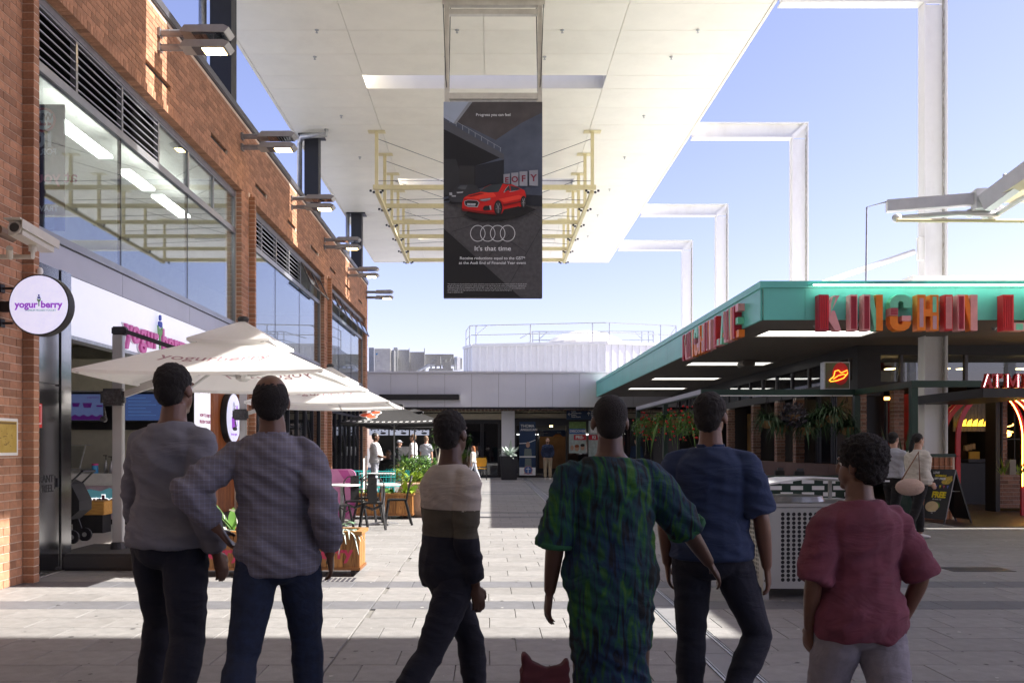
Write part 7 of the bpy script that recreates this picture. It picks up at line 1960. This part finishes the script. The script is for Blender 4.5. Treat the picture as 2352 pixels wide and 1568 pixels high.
    if hs:
        kind, hm = hs
        h = MB()
        if kind == 'short': h.ell(hc_ + HR @ Vector((0, -.028, .045)), (.082, .094, .086), 24, 16, HR); h.ell(hc_ + HR @ Vector((0, -.055, -.005)), (.070, .062, .075), 20, 12, HR)
        elif kind == 'bald': 
            h.ell(hc_ + HR @ Vector((0, -.030, .012)), (.0820, .090, .096), 24, 14, HR); h.ell(hc_ + HR @ Vector((0, -.05, -.03)), (.066, .062, .06), 20, 12, HR)
        elif kind == 'afro': h.ell(hc_ + HR @ Vector((0, -.03, .055)), (.102, .112, .10), 24, 16, HR); h.ell(hc_ + HR @ Vector((0, -.06, -.01)), (.085, .07, .075), 20, 12, HR)
        elif kind == 'crop': h.ell(hc_ + HR @ Vector((0, -.024, .040)), (.0775, .093, .084), 24, 16, HR); h.ell(hc_ + HR @ Vector((0, -.045, -.01)), (.066, .062, .070), 20, 12, HR)
        elif kind == 'long':
            h.ell(hc_ + HR @ Vector((0, -.026, .042)), (.084, .096, .088), 20, 12, HR); h.loft([(hc_ + HR @ Vector((0, -.06, .03)), .082, .06, HR @ X, HR @ Y), (hc_ + HR @ Vector((0, -.085, -.1)), .085, .05, HR @ X, HR @ Y), (hc_ + HR @ Vector((0, -.10, -.24)), .07, .035, HR @ X, HR @ Y), (hc_ + HR @ Vector((0, -.10, -.36)), .03, .02, HR @ X, HR @ Y)])
        elif kind == 'pony':
            h.ell(hc_ + HR @ Vector((0, -.026, .042)), (.081, .094, .086), 20, 12, HR); h.loft([(hc_ + HR @ Vector((0, -.11, .02)), .03, .03, HR @ X, HR @ Y), (hc_ + HR @ Vector((0, -.15, -.12)), .04, .035, HR @ X, HR @ Y), (hc_ + HR @ Vector((0, -.14, -.33)), .02, .02, HR @ X, HR @ Y)])
        amp = {'afro': .009, 'short': .004, 'crop': .0016, 'bald': .003, 'long': .005, 'pony': .004}[kind]
        fr_ = {'afro': 55, 'short': 60, 'crop': 90, 'bald': 80, 'long': 40, 'pony': 40}[kind]
        fin(remesh(h, max(vox * .8, .006), hm, 'hair', t, 2, lambda co: amp * noise.noise(co * fr_) + amp * .7 * noise.noise(co * fr_ * 2.3)))
    if P.get('beard'):
        h = MB(); h.ell(hc_ + HR @ Vector((0, .045, -.075)), (.058, .05, .042), 14, 10, HR); fin(remesh(h, max(vox, .008), P['beard'], 'beard', t, 1))
    if P.get('cap'):
        h = MB(); h.ell(hc_ + HR @ Vector((0, -.02, .06)), (.088, .10, .075), 20, 12, HR); h.loft([(hc_ + HR @ Vector((0, .06, .06)), .07, .01, HR @ X, HR @ Z), (hc_ + HR @ Vector((0, .15, .05)), .05, .006, HR @ X, HR @ Z)]); fin(remesh(h, max(vox, .008), P['cap'], 'cap', t, 1))
    # ---- trousers
    cvox = max(vox * 1.15, .0085)
    if P.get('trousers'):
        m = MB(); torso(m, .014, .8, P.get('waist', 1.04)); m.ell((0, -.025, .88), (.155 * (.5 + .5 * g), .112 * g, .09), 16, 10)
        for i in (0, 1):
            P2, R2 = legpath(i, P.get('leglen', .985)); inf = P.get('tinf', .009)
            limb(m, P2, [r_ + inf * (1 + .9 * k / len(R2)) for k, r_ in enumerate(R2)])
        fin(remesh(m, cvox, P['trousers'], 'trousers', t, 3, folds(.0045, .8, P.get('seed', 1), (0, .6, 1))))
    # ---- top
    if P.get('top'):
        m = MB(); hz_ = P.get('hem', .90)
        torso(m, P.get('inf', .022), min(hz_, .97) - .001 if hz_ > .84 else .8, 1.46, P.get('flare', .015))
        if hz_ < .97 and hz_ > .84: pass
        for i in (0, 1):
            P2, R2 = armpath(i, P.get('sleeve', .45)); n = len(P2); si = P.get('sinf', .018)
            limb(m, P2, [r_ + si * (1 + (.8 if P.get('sleeve', .45) < .7 else .2) * k / n) for k, r_ in enumerate(R2)]); m.ell(J['arm%d' % i][0] + Vector((0, 0, -.004)), ((.058 * ag + si * .7),) * 3, 12, 8); m.tube([J['arm%d' % i][0] + Vector((0, -.005, .012)), spine(1.435) + Vector(((-1, 1)[i] * .07, -.012, -.012))], [.048 + si * .5, .036], 12)
        if P.get('puff'):
            for i, sg in ((0, -1), (1, 1)): m.ell(J['arm%d' % i][0] + Vector((sg * .012, 0, -.012)), (.080, .08, .080), 14, 10)
        if P.get('dress'):
            lo = P.get('dresslen', .12); k0 = (J['leg0'][1] + J['leg1'][1]) / 2; a0 = (J['leg0'][2] + J['leg1'][2]) / 2
            rg = [((0, 0, 1.0), .172 * g, .135 * g), ((0, -.01, .90), .185 * g, .15 * g), ((0, -.01, .78), .178 * g, .15 * g), ((k0.x, k0.y, .55), .160 * g, .155 * g), ((a0.x, a0.y, .30), .15 * g, .17), ((a0.x, a0.y, lo), .15 * g, .18)]
            m.loft([(c_, rx, ry, X, Y) for c_, rx, ry in rg])
        fin(remesh(m, cvox, P['top'], P.get('topname', 'shirt'), t, 3, folds(P.get('fold', .008), P.get('foldscale', .9), P.get('seed', 1), P.get('foldtilt', (.3, 0, 1)))))
        if P.get('zones'):
            o_ = [o for o in bpy.data.objects if o.parent == t and o.data and o.name.startswith(P.get('topname', 'shirt'))][0]
            for zt, mm in P['zones']: o_.data.materials.append(mm)
            for pl_ in o_.data.polygons:
                for q, (zt, mm) in enumerate(P['zones']):
                    if pl_.center.z > zt: pl_.material_index = q + 1
        if P.get('collar'):
            c_ = MB(); pc = neck + Vector((0, -.004, -.012))
            c_.lathe([(.075, -.015), (.073, .022), (.068, .026), (.064, .0)], pc, 18); fin(remesh(c_, .0085, P['collar'], 'collar', t, 1))
        if P.get('cuff'):
            for i in (0, 1):
                P2, R2 = armpath(i, P.get('sleeve', .45)); n = len(P2); si = P.get('sinf', .018); c_ = MB(); k = max(1, int(n * .82))
                limb(c_, P2[k:] + [P2[-1] + (P2[-1] - P2[-2]) * .3], [r_ + si * 1.85 + .002 for r_ in R2[k:]] + [R2[-1] + si * 1.85]); fin(remesh(c_, cvox, P['cuff'], 'cuff', t, 1, folds(.003, 2, 3)))
    for band in P.get('bands', []):     # colour blocks worn over the top
        z0, z1, mm, ex = band; m = MB(); rr = []
        for k in range(5):
            z = z0 + (z1 - z0) * k / 4
            rx = .175 + .022 + ex; rr.append((spine(z), rx * 1.0, (.118 + .022 + ex), X, Y))
        m.loft(rr); fin(remesh(m, cvox, mm, 'colour_block', t, 2, folds(.006, .9, 2)))
    # shoes
    if P.get('shoes'):
        for a, fd, up in feet:
            m = MB(); m.loft([(a - up * .045 - fd * .062, .032, .042, X, up), (a - up * .042 - fd * .01, .042, .046, X, up), (a - up * .055 + fd * .08, .048, .033, X, up), (a - up * .062 + fd * .15, .045, .024, X, up), (a - up * .066 + fd * .185, .028, .016, X, up)])
            fin(remesh(m, cvox, P['shoes'], 'shoe', t, 2))
    t['_dz'] = dz * s
    return t, J, dz, s
def fin2(o, dz, s):
    c = o.location.copy(); o.location = (c.x * s, c.y * s, (c.z + dz) * s); o.scale = (s, s, s)

SK_d = mat('skin_deep', (.08, .04, .026), .38, var=.15, bump=.1, bs=200)
SK_m = mat('skin_brown', (.15, .075, .048), .38, var=.15, bump=.1, bs=200)
SK_l = mat('skin_light', (.48, .28, .20), .5, var=.1, bump=.1, bs=200)
H_blk = mat('hair_black', (.010, .008, .008), .75, var=.4, vs=90, bump=1.0, bs=260)
H_red = mat('hair_auburn', (.30, .10, .03), .6, var=.3, vs=60, bump=.6, bs=200)
H_br = mat('hair_brown', (.16, .10, .06), .6, var=.3, vs=60, bump=.6, bs=200)
def cloth(nm, c, var=.12, vs=8, rough=.9):
    if 'cloth_' + nm in MATS: return MATS['cloth_' + nm]
    m = mat('cloth_' + nm, c, rough, var=var, vs=vs, bump=.35, bs=500); n = m.node_tree.nodes; l = m.node_tree.links
    b = n['Principled BSDF']; old = b.inputs['Normal'].links[0].from_node
    tc = n.new('ShaderNodeTexCoord'); mp = n.new('ShaderNodeMapping'); mp.inputs['Rotation'].default_value = (0, R(28), 0); mp.inputs['Scale'].default_value = (3.0, 3.0, 7)
    t = n.new('ShaderNodeTexNoise'); t.inputs['Scale'].default_value = 1.1; t.inputs['Detail'].default_value = 3; t.inputs['Distortion'].default_value = 1.4
    l.new(tc.outputs['Object'], mp.inputs[0]); l.new(mp.outputs[0], t.inputs[0])
    bp = n.new('ShaderNodeBump'); bp.inputs['Strength'].default_value = .35; bp.inputs['Distance'].default_value = .05
    l.new(t.outputs[0], bp.inputs['Height']); l.new(bp.outputs[0], old.inputs['Normal'])
    return m
C_grey = cloth('grey_marl', (.19, .195, .235)); C_navyt = cloth('ink_navy', (.010, .013, .026)); C_jean = cloth('denim', (.013, .023, .055), .35, 30)
C_navy = cloth('navy_polo', (.018, .036, .095)); C_mar = cloth('maroon', (.17, .046, .075), .2, 12); C_gtr = cloth('grey_trouser', (.26, .25, .29), .15, 20)
C_bei = cloth('beige', (.46, .42, .37)); C_oli = cloth('olive', (.09, .083, .062)); C_wht = cloth('white_tee', (.66, .66, .68)); C_kha = cloth('khaki', (.40, .33, .24)); C_blk = cloth('black_wear', (.014, .014, .016)); C_crm = cloth('cream_hoodie', (.56, .53, .47)); C_lgt = cloth('pale_grey', (.42, .44, .50))
SHO_b = mat('shoe_black', (.015, .013, .013), .4); SHO_w = mat('shoe_white', (.6, .6, .6), .6); SHO_br = mat('shoe_brown', (.10, .05, .03), .5)
def check_mat():
    m = cloth('checked_shirt', (.075, .072, .09)); n = m.node_tree.nodes; l = m.node_tree.links; b = n['Principled BSDF']
    tc = n.new('ShaderNodeTexCoord'); sp_ = n.new('ShaderNodeSeparateXYZ'); l.new(tc.outputs['Object'], sp_.inputs[0]); last = None
    for ax in ('X', 'Z'):
        ml = n.new('ShaderNodeMath'); ml.operation = 'MULTIPLY'; ml.inputs[1].default_value = 48; l.new(sp_.outputs[ax], ml.inputs[0])
        fr_ = n.new('ShaderNodeMath'); fr_.operation = 'FRACT'; l.new(ml.outputs[0], fr_.inputs[0]); gt = n.new('ShaderNodeMath'); gt.operation = 'GREATER_THAN'; gt.inputs[1].default_value = .78; l.new(fr_.outputs[0], gt.inputs[0])
        if last is None: last = gt
        else:
            ad = n.new('ShaderNodeMath'); ad.operation = 'ADD'; l.new(last.outputs[0], ad.inputs[0]); l.new(gt.outputs[0], ad.inputs[1]); last = ad
    sc_ = n.new('ShaderNodeMath'); sc_.operation = 'MULTIPLY'; sc_.inputs[1].default_value = .5; l.new(last.outputs[0], sc_.inputs[0])
    mx = n.new('ShaderNodeMix'); mx.data_type = 'RGBA'; l.new(sc_.outputs[0], mx.inputs['Factor']); mx.inputs['A'].default_value = (.17, .165, .20, 1); mx.inputs['B'].default_value = (.225, .225, .31, 1); l.new(mx.outputs['Result'], b.inputs['Base Color'])
    return m
C_chk = check_mat()
def dress_mat():
    m = cloth('leaf_print_dress', (.01, .03, .03)); n = m.node_tree.nodes; l = m.node_tree.links; b = n['Principled BSDF']; b.inputs['Roughness'].default_value = .6
    tc = n.new('ShaderNodeTexCoord'); mp = n.new('ShaderNodeMapping'); mp.inputs['Rotation'].default_value = (0, R(35), 0); mp.inputs['Scale'].default_value = (30, 8, 5.5); l.new(tc.outputs['Object'], mp.inputs[0])
    t1 = n.new('ShaderNodeTexNoise'); t1.inputs['Scale'].default_value = 1; t1.inputs['Detail'].default_value = 3; t1.inputs['Distortion'].default_value = 1.2; l.new(mp.outputs[0], t1.inputs[0])
    cr = n.new('ShaderNodeValToRGB'); e = cr.color_ramp.elements; e[0].position = .38; e[0].color = (.004, .008, .012, 1); e[1].position = .47; e[1].color = (.008, .035, .075, 1)
    for p, c in ((.54, (.006, .06, .07, 1)), (.60, (.016, .095, .03, 1)), (.70, (.055, .14, .03, 1))): q = e.new(p); q.color = c
    l.new(t1.outputs[0], cr.inputs[0])
    t2 = n.new('ShaderNodeTexNoise'); t2.inputs['Scale'].default_value = 2.6; l.new(tc.outputs['Object'], t2.inputs[0])
    c2 = n.new('ShaderNodeValToRGB'); e2 = c2.color_ramp.elements; e2[0].position = .40; e2[0].color = (.35, .55, 1.0, 1); e2[1].position = .6; e2[1].color = (1, 1.1, .7, 1); l.new(t2.outputs[0], c2.inputs[0])
    mx = n.new('ShaderNodeMix'); mx.data_type = 'RGBA'; mx.blend_type = 'MULTIPLY'; mx.inputs['Factor'].default_value = .85; l.new(cr.outputs[0], mx.inputs['A']); l.new(c2.outputs[0], mx.inputs['B']); l.new(mx.outputs['Result'], b.inputs['Base Color'])
    return m
C_drs = dress_mat()

# the six walkers in front
person('p', 'man in dark grey sweater and navy trousers, leftmost of the walkers in front', (px(388, 4.3), 4.3), -22, 1.83,
       dict(skin=SK_m, hair=('short', H_blk), top=C_grey, topname='sweater', trousers=C_navyt, shoes=SHO_b, sleeve=.97, hem=.85, girth=1.03, belly=.05, inf=.022, head=4, seed=1, lean=.05, armg=1.0, legg=1.05,
            arms=[((-.28, .05, -1), (.05, .45, -1)), ((.22, -.25, -1), (.1, .35, -1))], legs=[((-.24, .38, -1), (-.12, -.10, -1)), ((.22, -.20, -1), (.22, -.60, -1))], sinf=.016, fold=.010))
person('p', 'balding man in checked grey shirt with one elbow out, second of the walkers in front', (px(640, 4.0), 4.0), 12, 1.73,
       dict(skin=SK_m, hair=('bald', H_blk), top=C_chk, trousers=C_jean, shoes=SHO_b, sleeve=.93, hem=.80, girth=.94, inf=.022, seed=2, lean=-.04, twist=-12, tilt=-.05, flare=.015, armg=.92,
            arms=[((-.95, -.35, -.62), (.55, .35, -.75)), ((.30, -.45, -1), (.12, .65, -1))], legs=[((-.16, -.10, -1), (-.16, -.70, -1)), ((.10, .32, -1), (.02, -.06, -1))], collar=C_chk, sinf=.018, fold=.013, foldtilt=(.6, 0, 1)))
person('p', 'slim young man in beige, olive and navy striped top striding mid lane', (px(1034, 4.2), 4.2), -52, 1.60,
       dict(skin=SK_d, hair=('short', H_blk), top=C_navyt, topname='jumper', trousers=C_navyt, shoes=SHO_b, sleeve=.96, hem=.84, girth=.95, seed=3, shoulder=.95, head=20,
            zones=[(1.10, C_oli), (1.235, C_bei)], arms=[((-.12, .10, -1), (.0, .35, -1)), ((.12, -.12, -1), (.0, .25, -1))], legs=[((.0, .52, -1), (0, .10, -1)), ((.0, -.50, -1), (0, -.85, -1))], tinf=.008, fold=.006))
person('p', 'woman in long green and blue leaf print dress with green cuffs', (px(1402, 3.62), 3.62), 6, 1.60,
       dict(skin=SK_d, hair=('crop', H_blk), top=C_drs, topname='dress', shoes=SHO_b, sleeve=.53, hem=.80, dress=1, puff=1, girth=1.06, inf=.026, cuff=cloth('emerald_cuff', (.015, .10, .045)), seed=4, sinf=.026, armg=1.0, head=-6,
            arms=[((-.30, .02, -1), (-.10, .12, -1)), ((.72, .10, -.85), (.62, .30, -.80))], legs=[((-.02, .12, -1), (0, -.03, -1)), ((.02, -.12, -1), (0, -.30, -1))], fold=.009, foldscale=1.2, foldtilt=(.7, 0, 1)))
person('p', 'man in navy polo shirt with one knee bent, right of the green dress', (px(1632, 4.25), 4.25), -20, 1.645,
       dict(skin=SK_m, hair=('short', H_blk), top=C_navy, topname='polo_shirt', trousers=C_navyt, shoes=SHO_br, sleeve=.40, hem=.86, girth=1.06, belly=.03, seed=5, collar=C_navy, armg=1.0, shoulder=1.02, head=-10,
            arms=[((-.22, -.10, -1), (.02, .25, -1)), ((.30, .0, -1), (.10, .18, -1))], legs=[((-.02, .08, -1), (-.02, -.10, -1)), ((.34, .22, -1), (-.40, -.55, -1))], sinf=.022))
person('p', 'boy with thick curly black hair in maroon T-shirt and grey trousers, rightmost in front', (px(1975, 3.3), 3.3), 8, 1.43,
       dict(skin=SK_m, hair=('afro', H_blk), top=C_mar, topname='tshirt', trousers=C_gtr, shoes=SHO_w, sleeve=.42, hem=.84, flare=.03, girth=.95, belly=.04, seed=6, head=35, armg=.92, legg=1.05, shoulder=.98, inf=.032,
            arms=[((-.32, -.10, -1), (.12, .40, -1)), ((.42, -.22, -.95), (-.20, .35, -.95))], legs=[((-.08, .30, -1), (0, -.10, -1)), ((.06, -.25, -1), (.02, -.55, -1))], sinf=.024, fold=.009, foldtilt=(-.5, 0, 1), tinf=.014))
# shopping bag
bag = thing('shopping_bag', 'dark red shopping bag with handle loops hanging low beside the green dress', 'bag', (px(1252, 3.6), 3.6, .2))
bxx = px(1250, 3.5)
m = MB(); m.prism([(-.085, .10), (.085, .10), (.095, .56), (.065, .54), (.01, .525), (-.05, .55), (-.085, .59), (-.095, .40)], -.04, .04, lambda x, y, z: (bxx + x, 3.5 + z * (1.3 - y), y))
remesh(m, .008, cloth('bag_maroon', (.075, .014, .02)), 'bag_body', None, 3, folds(.006, 1.6, 8)).parent = bag
bag.location = (0, 0, 0)
hx, hy_, hz_b = bxx + .03, 3.6, .715
m = MB(); m.tube([(bxx - .08, 3.5, .58), (bxx - .04, 3.54, .66), (hx, hy_, hz_b), (bxx + .06, 3.54, .65), (bxx + .088, 3.5, .55)], .007, 6); m.build('strap', cloth('bag_strap', (.05, .012, .016)), bag)

# people further away
def far(label, x, d, yaw, h, P, vox=.014):
    return person('p', label, (px(x, d), d), yaw, h, P, vox)
far('man in white T-shirt and grey trousers standing left behind the black umbrella pole', 862, 25.5, -95, 1.78, dict(skin=SK_m, hair=('short', H_blk), top=C_wht, trousers=C_lgt, shoes=SHO_b, girth=1.15, belly=.08, hem=.88, arms=[((0, .2, -1), (.2, .9, -.2)), ((0, .2, -1), (-.2, .9, -.2))]))
far('small figure in black cap at the food counter between the umbrella poles', 917, 33, -100, 1.62, dict(skin=SK_l, cap=C_lgt, top=C_blk, trousers=C_blk, shoes=SHO_b, sleeve=.9))
far('fair haired man in white shirt standing right of the rear umbrella pole', 949, 30, 80, 1.80, dict(skin=SK_l, hair=('short', H_br), top=C_wht, trousers=C_lgt, shoes=SHO_b, sleeve=.5, hem=.88))
far('man in pale grey vest wearing a red collar beside the fig tree', 979, 31, -20, 1.76, dict(skin=SK_l, hair=('short', H_br), top=C_lgt, trousers=C_jean, shoes=SHO_b, sleeve=.3, collar=cloth('red_collar', (.5, .02, .03))))
far('seated figure in black with shaved head at the teal chairs', 892, 24, 10, 1.68, dict(skin=SK_m, top=C_blk, trousers=C_blk, shoes=SHO_b, sleeve=.9, girth=1.25, legs=[((-.1, 1, -.1), (0, 0, -1)), ((.1, 1, -.1), (0, 0, -1))]))
far('girl with long auburn hair and pale patterned top walking left', 1087, 36.5, 70, 1.42, dict(skin=SK_l, hair=('long', H_red), top=cloth('patterned_top', (.50, .46, .42), .5, 30), trousers=C_lgt, shoes=SHO_w, sleeve=.9, legs=[((0, .3, -1), (0, .05, -1)), ((0, -.3, -1), (0, -.5, -1))]))
far('bearded man in navy track jacket and khaki trousers standing in the entrance doorway', 1258, 37.4, 178, 1.76, dict(skin=SK_l, hair=('crop', H_blk), beard=H_blk, top=cloth('track_navy', (.012, .022, .06)), topname='jacket', trousers=C_kha, shoes=SHO_w, sleeve=.96, arms=[((-.25, .1, -1), (.35, .4, -1)), ((.25, .1, -1), (-.35, .4, -1))]))
far('black haired woman in pale top with black skirt next to the cream hoodie', 2052, 13.9, -60, 1.62, dict(skin=SK_l, hair=('short', H_blk), top=C_lgt, trousers=C_blk, shoes=SHO_b, sleeve=.9, hem=1.0, arms=[((0, .6, -.8), (.2, .9, .1)), ((0, .5, -.8), (-.2, .9, .1))], legs=[((0, .2, -1), (0, .05, -1)), ((0, -.2, -1), (0, -.4, -1))]), .011)
t_, J_, dz_, s_ = far('woman with long dark ponytail in cream hoodie and dark leggings walking right', 2108, 13.4, -78, 1.60, dict(skin=SK_l, hair=('pony', H_blk), top=C_crm, topname='hoodie', trousers=C_blk, shoes=SHO_w, sleeve=.96, hem=.86, girth=1.12, inf=.05, sinf=.035, arms=[((0, .1, -1), (.1, .7, -.5)), ((0, -.2, -1), (0, .6, -.6))], legs=[((0, .25, -1), (0, .05, -1)), ((0, -.25, -1), (0, -.5, -1))]), .011)
tb = thing('tote_bag', 'pale pink tote bag carried low against the cream hoodie', 'bag', (px(2098, 13.2), 13.2, .8))
m = MB(); m.ell((px(2090, 13.1), 13.1, .80), (.22, .09, .13), 16, 10); m.build('bag_body', cloth('blush_bag', (.50, .36, .30)), tb, smooth=True)
m = MB(); m.tube([(px(2090, 13.1) - .15, 13.1, .86), (px(2104, 13.2), 13.12, 1.32), (px(2090, 13.1) + .15, 13.1, .86)], .012, 6); m.build('strap', cloth('brown_strap', (.2, .1, .06)), tb)
